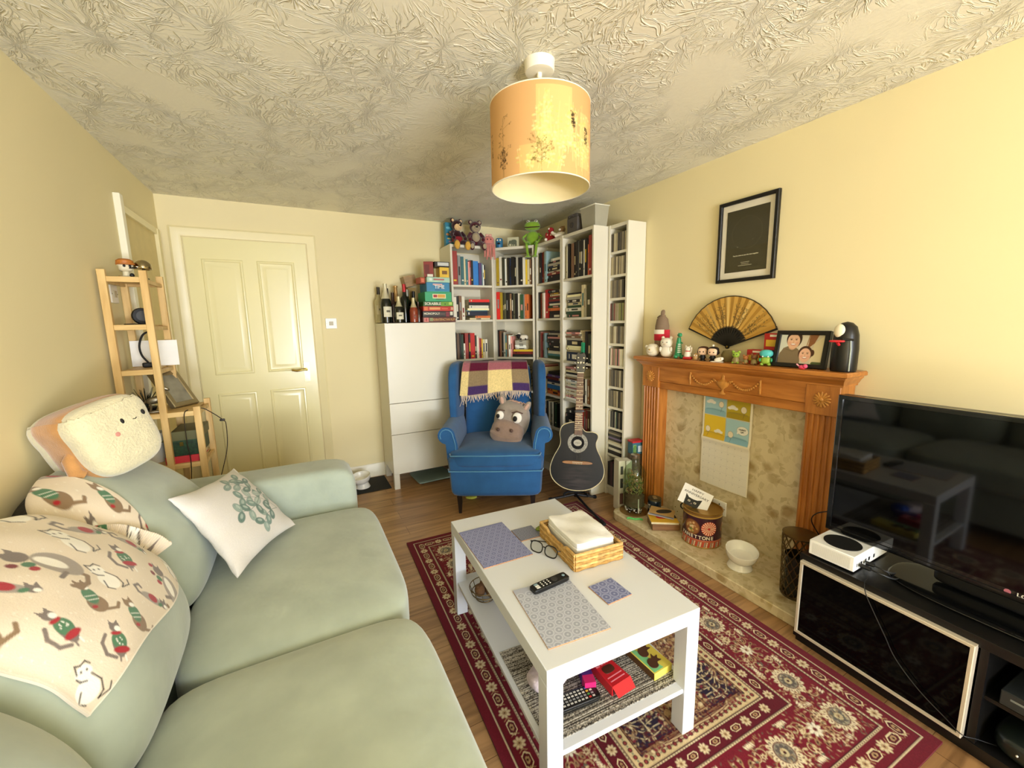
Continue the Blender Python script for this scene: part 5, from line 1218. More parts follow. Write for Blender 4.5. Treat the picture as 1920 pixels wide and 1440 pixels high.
    MB().tube([(-.045, -.05, .115), (-.045, -.05, .06), (-.047, -.052, .02)], .0035, mat('clear_tube', '#d8d3c4', .2), 8).done('thin_tube', r)
    # leaning book-like boxes beside the tower
    def slab(name, lab, cat, loc, rz, w, d, h, c, marks=(), ry=0):
        r = thing(name, lab, cat); r.matrix_world = T(*loc) @ RZ(rz) @ RY(ry)
        part('body', r, ('box', 0, 0, 0, w, d, h, mat('card_'+c[1:], c, .5))).modifiers.new('b', 'BEVEL').width = .001
        for i, (x0, z0, x1, z1, cc) in enumerate(marks): part('printed_mark', r, ('box', x0, -.0006, z0, x1, 0, z1, mat('mark_'+cc[1:], cc, .6)))
        return r
    slab('game_case', 'tall white boxed game with dark print on its spine beside the tower shelf', 'boxed game', (1.93, 2.078, .001), -.25, .05, .07, .37, '#dcd6c6', [(.012, .05, .038, .13, '#6d4a42'), (.014, .17, .036, .24, '#3b3a38'), (.014, .27, .034, .33, '#4a4a48')])
    slab('game_case', 'white boxed game with lilac print squeezed behind the glass jar', 'boxed game', (1.985, 2.064, .001), -.25, .045, .07, .365, '#e6e1d6', [(.01, .06, .034, .20, '#8b8a96'), (.012, .23, .032, .31, '#b9a9a2')])
    slab('gift_box', 'small colourful box with a red lid wedged behind the glass jar', 'box', (2.05, 2.072, .40), -.2, .085, .06, .085, '#3d6f86', [(.005, .01, .03, .07, '#7fae62'), (.045, .015, .08, .06, '#c9d8e2')])
    part('lid', [o for o in COL.objects if o.name.startswith('gift_box')][0], ('box', -.003, -.003, .085, .088, .063, .097, C_red))
    slab('boxed_set', 'plain tall carton under the small colourful box beside the fireplace', 'box', (2.05, 2.076, .001), -.2, .085, .055, .398, '#6b5a4a')
    r = thing('candle_jar', 'dark glass candle jar with white printed mushrooms on the hearth', 'candle', (2.062, 1.868, ZH), -PI/2-.5)
    part('jar', r, ('lathe', [(.0001, 0), (.04, 0), (.043, .006), (.043, .085), (.041, .09), (.038, .088), (.038, .07), (.0001, .068)], mat('dark_blue_glass', '#1b2733', .1, spec=.8), 28)); part('lid', r, ('lathe', [(.0001, .09), (.044, .09), (.044, .102), (.0001, .104)], mat('olive_tin_lid', '#5d5a44', .4, metal=.6), 28)); part('label_tab', r, ('box', -.02, -.012, .104, .02, .012, .1065, mat('kraft_tab', '#a8926a', .7)))
    for i, x in enumerate((-.02, -.008, .006, .019)):
        a = -PI/2+x/.043; part('mushroom_mark', r, ('box', -.0012, -.0436, .03, .0012, -.0428, .055+.004*(i % 2), C_wht, RZ(x/.043)), ('soft', .0065, .0014, .004, 2.5, C_wht, 4, None, RZ(x/.043) @ T(0, -.043, .058+.004*(i % 2))))
    wb = wood('wicker_box_wood', '#6e4a2c', '#8f6640', 12)
    r = thing('wooden_box', 'flat dark wooden box under the yellow book on the hearth', 'box', (1.962, 1.70, ZH), -.55); part('box', r, ('box', -.085, -.06, 0, .085, .06, .042, wb)).modifiers.new('b', 'BEVEL').width = .003
    r = thing('book', 'yellow paperback with a red badge lying on the flat wooden box', 'book', (1.955, 1.70, ZH+.0425), -.60); part('pages', r, ('box', -.082, -.058, .001, .082, .058, .014, M_pages)); part('cover', r, ('box', -.084, -.06, .014, .084, .06, .0155, mat('yellow_cover', '#e2b234', .45))); part('badge', r, ('soft', .03, .022, .001, 2.5, C_red, 6, lambda x, y, z: (x-.01, y+.01, z+.016))); part('black_corner', r, ('box', .03, -.0, .0155, .084, .06, .0162, C_blk))
    r = thing('greeting_card', 'folded card with a dark bird picture lying on the yellow book', 'card', (1.985, 1.735, ZH+.0605), -.9, rot=(-.10, .05, -.95)); part('front_leaf', r, ('box', -.075, -.05, .018, .075, .05, .019, mat('kraft_print', '#b9965a', .6), RX(.12))); part('back_leaf', r, ('box', -.08, -.055, .0, .075, .045, .001, mat('lilac_white_card', '#dcdbe6', .6))); part('picture', r, ('soft', .045, .028, .0008, 2.2, mat('dark_print', '#2c2a22', .6), 8, lambda x, y, z: (x+.01, y+.004+.5*x, z+.0198), RX(.12)))
    r = thing('greeting_card', 'cream card with cursive black lettering leaning on the marble behind the tin', 'card'); r.matrix_world = T(2.168, 1.80, ZH) @ RZ(-PI/2) @ RX(-.10)
    part('leaf', r, ('box', 0, 0, 0, .19, .0012, .15, mat('cream_card', '#d9cba4', .7))); text('Gala', .075, MC['black_ink'], r, T(.105, -.0006, .075) @ RX(PI/2), shear=.35, bold=.001)
    for i in range(5): part('dot_mark', r, ('ell', (.012+.02*(i % 3), -.0004, .12-.025*i), (.004, .0005, .004), mat('olive_ink', '#7d6c3a', .7), 8))
    b = MB(); b.tube([(-.05, 0, .006), (-.03, .004, .008), (0, -.003, .006), (.03, .004, .008), (.05, 0, .006)], .006, mat('green_rubber', '#4fae4e', .5), 8); o = b.done('cat_toy'); o.location = (1.868, 1.852, ZH); o.rotation_euler = (0, 0, -.75); tag(o, 'bright green rubber strip toy on the hearth in front of the glass jar', 'cat toy')
    # dark wire-mesh cylinder vase by the television bench
    r = thing('lantern_vase', 'tall dark woven-wire cylinder on the hearth beside the black television bench', 'vase', (1.985, .935, ZH), 0)
    wm = mat('dark_bronze_wire', '#6b5836', .3, metal=.8)
    for k in range(14):
        for s in (-1, 1): MB().tube([((.062+.008*z)*math.cos(k*2*PI/14+s*z*2.2), (.062+.008*z)*math.sin(k*2*PI/14+s*z*2.2), .01+.29*z) for z in [i/16 for i in range(17)]], .0022, wm, 5).done('wire', r)
    MB().lathe([(.0001, 0), (.06, 0), (.064, .006), (.064, .012), (.0001, .012)], wm, 30).done('base', r)
    MB().lathe([(.067, .298), (.0715, .30), (.0715, .306), (.067, .308)], wm, 36).done('rim', r)
    MB().lathe([(.05, .013), (.055, .20), (.054, .20), (.049, .014)], mat('smoky_glass_insert', '#2b2820', .15), 30).done('insert', r)
hearth()
# ================================================================== TELEVISION, BENCH AND WHAT IS ON IT
def tv_area():
    A = math.radians(-90-3.4); B0 = (1.742, .815)
    blk = mat('black_foil', '#121110', .3, spec=.5); gls = mat('black_glass_front', '#040404', .06, spec=.14); al = mat('pale_aluminium_trim', '#cfc3ad', .35, metal=.3)
    r = thing('television_bench', 'low black television bench with a metal-edged dark glass door', 'television bench', (*B0, 0), A)
    Wd, D = 1.28, .40      # local x along the front to the right, y into the wall side
    MB().box(0, .0, .368, Wd, D, .40, blk).done('top_panel', r, bev=.001)
    MB().box(0, .0, .03, Wd, D, .055, blk).done('bottom_panel', r); MB().box(.0, .02, 0, Wd, D-.02, .03, blk).done('plinth', r)
    for x in (0, .508, 1.262): MB().box(x, .004, .055, x+.018, D, .368, blk).done('side_panel', r)
    MB().box(.018, D-.006, .055, Wd-.018, D, .368, blk).done('back_panel', r)
    MB().box(.526, .02, .205, 1.262, D-.006, .217, blk).done('shelf', r)
    d = thing_part = MB().box(.022, -.014, .07, .493, .001, .366, gls).done('glass_door', r, bev=.001)
    MB().frame(.012, .060, .503, .376, [(0, -.004), (0, .018), (.002, .020), (.010, .020), (.011, .014)], al).done('door_frame', d, smooth=30)
    MC_ = RZ(A)
    base = T(*B0, 0) @ RZ(A)
    def on(x, y, z): return base @ T(x, y, z)
    # television
    t = thing('television', 'large flat black television on an oval stand on the black bench', 'television'); t.matrix_world = T(1.905, .806, .40) @ RZ(math.radians(-90-1.5))
    bz = mat('gloss_black_bezel', '#0a0a0a', .12, coat=.5); scr = mat('dark_screen', '#030303', .05, spec=.5)
    w, z0, z1 = .97, .069, .637
    MB().box(0, .008, z0, w, .05, z1, blk).done('housing', t, bev=.004); MB().box(.2, .05, z0+.08, w-.2, .08, z1-.15, blk).done('rear_housing', t, bev=.01)
    MB().frame(0, z0, w, z1, [(0, -.008), (0, .004), (.003, .006), (.016, .006), (.018, .001)], bz).done('bezel', t, smooth=30)
    MB().box(.016, 0, z0+.03, w-.016, .008, z1-.016, scr).done('screen', t)
    MB().box(.016, -.001, z0+.012, w-.016, .006, z0+.03, bz).done('lower_bezel', t)
    MB().soft(.16, .02, .016, 6, blk, 8, lambda x, y, z: (x+w/2, y+.045, z*1.6+z0-.028)).done('stand_neck', t)
    MB().soft(.27, .135, .006, 3, bz, 14, lambda x, y, z: (x+w/2, y+.03, z+.0065)).done('stand_base', t)
    lg = mat('logo_silver', '#c9c2b4', .4); text('LG', .017, lg, t, T(w*.545, -.0018, z0+.021) @ RX(PI/2), bold=.0004)
    o = MB().lathe([(.0001, 0), (.0075, 0), (.0075, .0008), (.0001, .0008)], mat('logo_rose', '#a8616e', .4), 20, T(w*.515, -.001, z0+.021) @ RX(PI/2)).done('logo_disc', t)
    # white games console with a round black vent
    c = thing('games_console', 'small white games console with a round black vent on the black television bench', 'games console'); c.matrix_world = on(.022, .012, .4004) @ RZ(.06)
    wp = mat('white_console_plastic', '#ecebe6', .4); bp = mat('black_vent', '#0d0d0d', .6)
    MB().box(0, 0, .006, .151, .275, .065, wp).done('shell', c, bev=.003); MB().lathe([(.0001, 0), (.060, 0), (.060, .0022), (.0001, .0022)], bp, 48, T(.078, .08, .065)).done('round_vent', c)
    for x in (.02, .13):
        for y in (.02, .25): MB().cyl((x, y, 0), .008, .006, bp, 12).done('rubber_foot', c)
    b = MB(); gr = mat('vent_grey', '#c9c7c0', .6)
    for i in range(40):
        for j in range(1): b.box(.012+i*.0032, -.0004, .014, .0132+i*.0032, .0002, .056, gr)
    o = b.done('vent_slots', c); o['kind'] = 'stuff'
    for i, (y, wv) in enumerate(((.02, .006), (.05, .012), (.085, .010), (.11, .014), (.15, .012))): MB().box(.1508, y, .02, .1514, y+wv, .034, bp).done('port', c)
    cb = mat('black_cable', '#121212', .5)
    def cable(lab, pts, rad=.0028, n=6, plug=None):
        P = smooth_poly(pts, 6, False); o = MB().tube(P, rad, cb, n).done('cable'); tag(o, lab, 'cable')
        if plug is not None: 
            MB().tube(plug, rad*2.6, cb, 8).done('plug', o)
        return o
    def W(x, y, z): return tuple(on(x, y, z).translation)
    cable('black video cable plugged into the back of the white console', [W(.205, .06, .427), W(.235, .065, .424), W(.26, .10, .41), W(.27, .16, .405), W(.27, .24, .405), W(.27, .33, .405)], .0032, 8, [W(.176, .058, .427), W(.206, .06, .427)])
    cable('black power cable plugged into the white console beside the video cable', [W(.20, .1, .427), W(.235, .11, .42), W(.245, .16, .406), W(.24, .24, .405), W(.235, .34, .405)], .003, 8, [W(.176, .095, .427), W(.2, .1, .427)])
    cable('thin black cable hanging down across the glass door of the bench', [W(.21, .04, .404), W(.22, -.005, .403), W(.235, -.024, .375), W(.265, -.025, .32), W(.30, -.025, .26), W(.335, -.025, .20), (W(.40, -.025, .14)), W(.47, -.025, .10), W(.507, -.03, .085), W(.53, .0, .078), W(.56, .05, .06)], .0015, 6)
    cable('thin dark cable looping behind the wire cylinder at the bench end', [(2.06, .86, .48), (2.03, .90, .46), (2.06, .93, .40), (2.10, .90, .30), (2.12, .87, .1), (2.12, .86, .055)], .0025, 6)
    # boxes on the open shelf at the right
    s = thing('set_top_box', 'dark grey set-top box with a small triangle mark on the bench\'s open shelf', 'set-top box'); s.matrix_world = on(.555, .015, .2175)
    dg = mat('charcoal_plastic', '#26292a', .45); MB().box(0, 0, .003, .36, .22, .05, dg).done('casing', s, bev=.003); MB().box(.02, -.0006, .028, .09, 0, .034, mat('grey_print', '#6f7370', .5)).done('status_strip', s)
    tri = MB(); tri.tube([(.052, -.001, .010), (.064, -.001, .022), (.072, -.001, .010), (.052, -.001, .010)], .0011, lg, 5); tri.done('triangle_mark', s)
    s = thing('disc_player', 'rounded dark disc player with a greenish display on the bottom of the bench', 'disc player'); s.matrix_world = on(.545, .01, .0555)
    MB().soft(.22, .12, .036, 5, mat('dark_green_plastic', '#1d2320', .3, coat=.3), 12, lambda x, y, z: (x+.22, y+.12, z+.037)).done('casing', s); MB().box(.17, -.0045, .022, .30, .004, .046, mat('green_display', '#5f6a4c', .2)).done('display', s)
    for x, z in ((.06, .04), (.125, .03), (.14, .026)): MB().ell((x, .0, z), (.003, .004, .003), lg, 8).done('button', s)
tv_area()
# ================================================================== ON THE COFFEE TABLE
TM = T(TX, TY, .4502) @ RZ(TA); TS = T(TX, TY, .1732) @ RZ(TA)
def place(o, x, y, rz=0, z=0, M=TM): o.matrix_world = M @ T(x, y, z) @ RZ(rz); return o
def mats():
    cork = mat('cork_edge', '#b98a5e', .9, var=(150, .25)); pmt = print_mat('placemat_print', .38, spec=.5)
    def pattern(w, h, bg, l1, l2, pitch):
        cv = CV(w, h, .0014, bg); i = -1
        while i*pitch < w+pitch:
            j = -1
            while j*pitch < h+pitch:
                x = i*pitch+(pitch/2 if j % 2 else 0); y = j*pitch*.86
                for r_, c in ((pitch*.46, l1), (pitch*.36, bg), (pitch*.30, l2), (pitch*.17, bg), (pitch*.10, l1)): cv.ell(x, y, r_, r_, c, a=.8)
                j += 1
            i += 1
        return cv
    for nm, lab, w, h, c, x, y, rz, p in (
        ('placemat', 'blue-grey patterned placemat at the far end of the white coffee table', .205, .29, ('#7d83ae', '#a3a8cb', '#6c729f'), -.168, .186, .03, .028),
        ('placemat', 'pale grey patterned placemat under the television remote on the white table', .205, .268, ('#abb0c2', '#ccd0db', '#989db0'), -.128, -.262, -.05, .030),
        ('coaster', 'square blue-grey coaster alone near the front corner of the white coffee table', .10, .10, ('#6f78a6', '#a6adcf', '#5f6898'), .070, -.263, .07, .034),
        ('coaster', 'square grey coaster beside the far placemat and the woven basket', .098, .098, ('#6d7185', '#9296a8', '#7d8196'), -.013, .198, .02, .03)):
        r = thing(nm, lab, nm); place(r, x, y, rz)
        b = MB(); b.soft(w/2, h/2, .002, 24, cork, 8, lambda a, b_, c_: (a, b_, c_+.002)); b.box(-w/2+.004, -h/2+.004, 0, w/2-.004, h/2-.004, .0035, cork); b = MB().box(-w/2, -h/2, 0, w/2, h/2, .0036, cork); b.done('cork_base', r)
        sheet('printed_face', pattern(w, h, *c, p), lambda X, Y, w=w, h=h: np.stack([X-w/2, Y-h/2, np.full_like(X, .0041)], -1), pmt, r, thick=.0004, smooth=False)
mats()
def glasses():
    r = thing('spectacles', 'black-framed spectacles lying folded on the white table beside the basket', 'glasses'); place(r, -.022, .028, math.radians(-62))
    bk = mat('black_acetate', '#141414', .2); lens = glass('spectacle_lens', '#f4f6f4')
    for s in (-1, 1):
        P = [(s*.033+.027*math.copysign(abs(math.cos(a))**.7, math.cos(a)), .0, .021+.0195*math.copysign(abs(math.sin(a))**.8, math.sin(a))) for a in [2*PI*i/22 for i in range(23)]]
        MB().tube([(x, y+.35*(z-.02), z) for x, y, z in P], .0024, bk, 8).done('rim', r)
        b = MB(); n = 22; b.add([(x, y+.35*(z-.02), z) for x, y, z in P[:n]], [tuple(range(n))], lens); b.done('lens', r, smooth=0)
        MB().tube([(s*.061, .004, .031), (s*.068, .01, .030), (s*.062, .05, .012), (s*.03, .075+.012*(s > 0), .006), (-s*.03, .083+.016*(s > 0), .0045)], .0022, bk, 8).done('temple', r)
    MB().tube([(-.008, .003, .026), (0, .002, .030), (.008, .003, .026)], .0022, bk, 8).done('bridge', r)
glasses()
def remote(name, lab, L, W_, H, M, rows, col='#101010', accents=()):
    r = thing(name, lab, 'remote control'); r.matrix_world = M
    MB().soft(L/2, W_/2, H/2, 9, mat('remote_black', col, .4), 12, lambda x, y, z: (x, y, z+H/2)).done('body', r)
    return r
def remotes():
    r = remote('remote_control', 'slim black remote with small white buttons lying across the pale grey placemat', .148, .037, .016, TM @ T(-.097, -.152, .0042) @ RZ(-.02+.15), 0)
    bt = mat('button_dark', '#2b2b2d', .5); wt = mat('button_white', '#e9e9e6', .5); rg = mat('button_ring', '#8fa9b5', .3)
    MB().lathe([(.009, 0), (.0125, 0), (.0125, .0012), (.009, .0012)], bt, 20, T(.018, 0, .0158)).done('navigation_ring', r)
    MB().cyl((.058, 0, .0157), .0055, .001, rg, 16).done('voice_button', r)
    for i, x in enumerate((-.005, -.019, -.033)):
        for y in (-.009, 0, .009): MB().cyl((x, y, .0157), .0026, .001, wt, 10).done('button', r)
    for y, c in ((-.009, wt), (.0, wt), (.009, rg)): MB().box(-.060, y-.0035, .0157, -.046, y+.0035, .0165, c).done('shortcut_button', r)
    r = remote('remote_control', 'wide black television remote with many grey buttons on the lower table shelf', .165, .052, .018, TS @ T(-.115, -.335, .0026) @ RZ(-.06), 0)
    MB().box(-.08, -.0266, .0085, .08, -.0256, .0105, mat('chrome_edge', '#b9bcc0', .25, metal=1)).done('chrome_strip', r)
    cs = ['#c9c7c0', '#9a9a9c', '#e2e0d8']
    for i in range(11):
        for j in range(4):
            c = cs[(i*3+j) % 3]
            if i == 9: c = ('#c03a30', '#4a9a4a', '#d8b83a', '#3a6ab0')[j]
            MB().box(-.072+i*.0128, -.018+j*.0105, .0175, -.064+i*.0128, -.0125+j*.0105, .0186, mat('key_'+c[1:], c, .5)).done('button', r)
remotes()
def basket():
    r = thing('wicker_basket', 'low woven seagrass basket holding paper napkins on the white coffee table', 'basket'); place(r, .131, .012, -.03)
    w, d, h = .205, .275, .062; sg = mat('seagrass', '#c9a263', .85, var=(60, .28), bump=(120, .5, .002)); sg2 = mat('seagrass_dark', '#b08748', .85, var=(60, .3), bump=(120, .5, .002))
    def strand(k, ph, m):
        P = []
        def seg(ax, ay, bx, by, n, nx, ny):
            for i in range(n):
                t = i/n; x, y = ax+(bx-ax)*t, ay+(by-ay)*t; o = .0035*math.sin(i*PI+ph); P.append((x+nx*o, y+ny*o, .007+k*.0108+.002*math.sin(i*PI*.5+ph)))
        seg(-w/2, -d/2, w/2, -d/2, 14, 0, -1); seg(w/2, -d/2, w/2, d/2, 18, 1, 0); seg(w/2, d/2, -w/2, d/2, 14, 0, 1); seg(-w/2, d/2, -w/2, -d/2, 18, -1, 0); P.append(P[0])
        return MB().tube(P, .0066, m, 7)
    for k in range(5):
        q = strand(k, 0 if k % 2 else PI, sg if k % 2 else sg2)
        q.done('woven_strand', r, smooth=60)
    b = MB(); b.box(-w/2, -d/2, 0, w/2, d/2, .004, sg2); b.done('bottom', r)
    for x0, y0, x1, y1 in ((-w/2, -d/2, w/2, -d/2), (w/2, -d/2, w/2, d/2), (w/2, d/2, -w/2, d/2)): MB().tube([(x0, y0, h), (x1, y1, h)], .0062, sg, 8).done('rim', r)
    MB().tube([(-w/2, d/2, h), (-w/2, d/2-.06, h), (-w/2, d/2-.085, h-.014), (-w/2, -d/2+.085, h-.014), (-w/2, -d/2+.06, h), (-w/2, -d/2, h)], .0062, sg, 8).done('rim', r)
    n = thing('napkin_stack', 'square stack of white paper napkins filling the woven basket', 'napkins'); place(n, .133, .012, -.03, .005)
    wp = mat('white_paper_napkin', '#ecebe8', .9, bump=(30, .5, .004))
    for k in range(4):
        z0 = .003+k*.0205
        MB().soft(.0855-.001*(k % 2), .118, .0105, 14, wp, 14, lambda x, y, z, z0=z0, k=k: (x+.0012*math.sin(k*2.1), y, z+z0+.0105+(.0035*math.sin(x*42+y*17)*math.cos(y*31)+.003*math.sin(x*20-y*26) if k == 3 and z > .004 else 0))).done('napkin_pack', n)
    o = MB().soft(.017, .013, .008, 2.5, mat('green_wrapper', '#7f8f35', .4, var=(60, .2)), 8, lambda x, y, z: (x, y+3*x*x, z+.008+.15*abs(x))).done('sweet'); place(o, .048, .196, .5, .0005)
    tag(o, 'small olive-green wrapped sweet behind the woven basket on the table', 'sweet')
basket()
def shelf_things():
    # grey woven mat on the lower shelf
    w, h = .50, .36; cv = CV(w, h, .0026, '#8d867c'); g = np.random.default_rng(6)
    st = g.random((cv.ny, 1)); sp = g.random((cv.ny, cv.nx)); t = (st*.5+sp*.5)[..., None]
    cv.a = np.where(t > .56, np.array(lin('#b9b3a8')), np.where(t > .40, np.array(lin('#6d675f')), np.array(lin('#38332f'))))
    o = sheet('woven_mat', cv, lambda X, Y: np.stack([X-w/2, Y-h/2, .0022+.0004*np.sin(Y*900)], -1), print_mat('woven_grey_mat', .9), thick=.0018, smooth=False); place(o, 0, -.235, .0, 0, TS)
    tag(o, 'grey speckled woven mat on the lower shelf of the coffee table', 'mat')
    r = thing('chocolate_box', 'yellow chocolate box with two brown chocolate leaf shapes on the lower table shelf', 'chocolate box'); place(r, .195, -.285, .10, .0028, TS)
    yl = mat('yellow_carton', '#e3d45e', .5); ch = mat('chocolate', '#4a2619', .4)
    MB().box(-.042, -.095, 0, .042, .095, .026, yl).done('carton', r, bev=.001); MB().box(-.0422, -.093, .001, -.0419, .093, .025, mat('dark_carton_side', '#5a3a1e', .5)).done('side_print', r)
    MB().prism([(-.038, -.09), (.005, -.09), (-.012, -.02), (-.028, .02), (-.038, .09)], .026, .0264, mat('mint_print', '#7cc98c', .5)).done('printed_panel', r, smooth=0)
    leaf = [(-.03, -.004), (-.02, .014), (-.004, .018), (.006, .012), (.022, .022), (.018, .008), (.032, .004), (.02, -.004), (.024, -.016), (.006, -.010), (-.006, -.020), (-.022, -.018)]
    for x, y, a in ((-.004, -.058, .3), (.002, -.008, .45)): MB().prism(smooth_poly(leaf, 3), .0264, .0285, ch, T(x, y, 0) @ RZ(a)).done('chocolate_print', r, bev=.0008)
    r = thing('chocolate_box', 'open red chocolate carton with pink lettering on the lower table shelf', 'chocolate box'); place(r, .035, -.305, .12, .0028, TS)
    rd = mat('red_carton', '#c01f2b', .3); pk = mat('pink_print', '#e58a9c', .5)
    MB().prism([(-.040, -.06), (.040, -.06), (.034, .05), (-.034, .05)], 0, .034, rd).done('carton', r, bev=.002)
    MB().box(-.036, -.0612, .004, .036, -.060, .028, mat('open_end_dark', '#3a1216', .7)).done('open_end', r); MB().add([(-.040, -.060, .034), (.040, -.060, .034), (.037, -.085, .014), (-.037, -.085, .014), (-.040, -.060, .0345), (.040, -.060, .0345), (.037, -.0855, .0145), (-.037, -.0855, .0145)], [(3, 2, 1, 0), (4, 5, 6, 7), (0, 1, 5, 4), (1, 2, 6, 5), (2, 3, 7, 6), (3, 0, 4, 7)], rd).done('open_flap', r, smooth=0)
    MB().ell((.0, -.05, .013), (.022, .008, .008), mat('foil_beige', '#d8b78c', .3, metal=.3), 12).done('wrapper', r)
    text('LARGE', .022, pk, r, T(0, .026, .0345), bold=.0012); MB().soft(.022, .015, .0012, 3, ch, 6, lambda x, y, z: (x-.002, y-.003, z+.0345)).done('chocolate_print', r)
    for y in (-.032, -.046): MB().box(-.03, y, .034, .03, y+.0035, .0344, pk).done('print_line', r)
    r = thing('chocolate_box', 'narrow purple carton with a pink end leaning beside the red chocolate box', 'chocolate box'); place(r, -.035, -.275, -.28, .0028, TS)
    MB().box(-.018, -.055, 0, .018, .07, .036, mat('purple_carton', '#4a2378', .35)).done('carton', r, bev=.001); MB().box(-.0182, -.0552, -.0, .0182, -.025, .0362, mat('magenta_end', '#c9246a', .35)).done('pink_end', r)
    for x in (-.010, .008): MB().box(x-.002, .0, .036, x+.003, .06, .0364, C_wht).done('print_line', r)
    r = thing('snack_bag', 'crumpled blue and pearly plastic bag behind the black remote on the lower shelf', 'bag'); place(r, -.15, -.235, .2, .0028, TS)
    MB().soft(.075, .05, .028, 3, mat('pearl_plastic', '#d9c9cf', .2, var=(20, .2), bump=(40, .6, .006)), 10, lambda x, y, z: (x, y, z+.028+.006*math.sin(x*60+y*30))).done('pearly_part', r); MB().soft(.03, .04, .03, 3, mat('blue_plastic', '#1c55c9', .25, bump=(40, .5, .005)), 8, lambda x, y, z: (x+.09, y+.0, z+.03)).done('blue_part', r)
    r = thing('wire_basket', 'small dark wire bowl of pine cones at the far end of the lower table shelf', 'bowl'); place(r, -.19, .25, 0, .0008, TS)
    wm = MC['dark_bronze_wire']; b = MB(); cn = mat('pine_cone', '#6b4c30', .9, bump=(90, .9, .006))
    for z, q in ((.004, .04), (.03, .058), (.055, .066)): MB().tube([(q*math.cos(a*PI/12), q*math.sin(a*PI/12), z) for a in range(25)], .002, wm, 6).done('wire_ring', r)
    for i in range(12): a = i*PI/6; MB().tube([(.04*math.cos(a), .04*math.sin(a), .004), (.058*math.cos(a), .058*math.sin(a), .03), (.066*math.cos(a), .066*math.sin(a), .055)], .0015, wm, 5).done('wire_rib', r)
    for x, y in ((-.02, .01), (.022, -.012), (.008, .03)):
        c = MB().soft(.022, .022, .026, 2.3, cn, 8, lambda a, b_, c_, x=x, y=y: (a+x, b_+y, c_+.033)).done('pine_cone'); place(c, -.19, .25, 0, .0008, TS); tag(c, 'brown pine cone in the dark wire bowl on the lower table shelf', 'pine cone', 'pine cones in the wire bowl')
shelf_things()
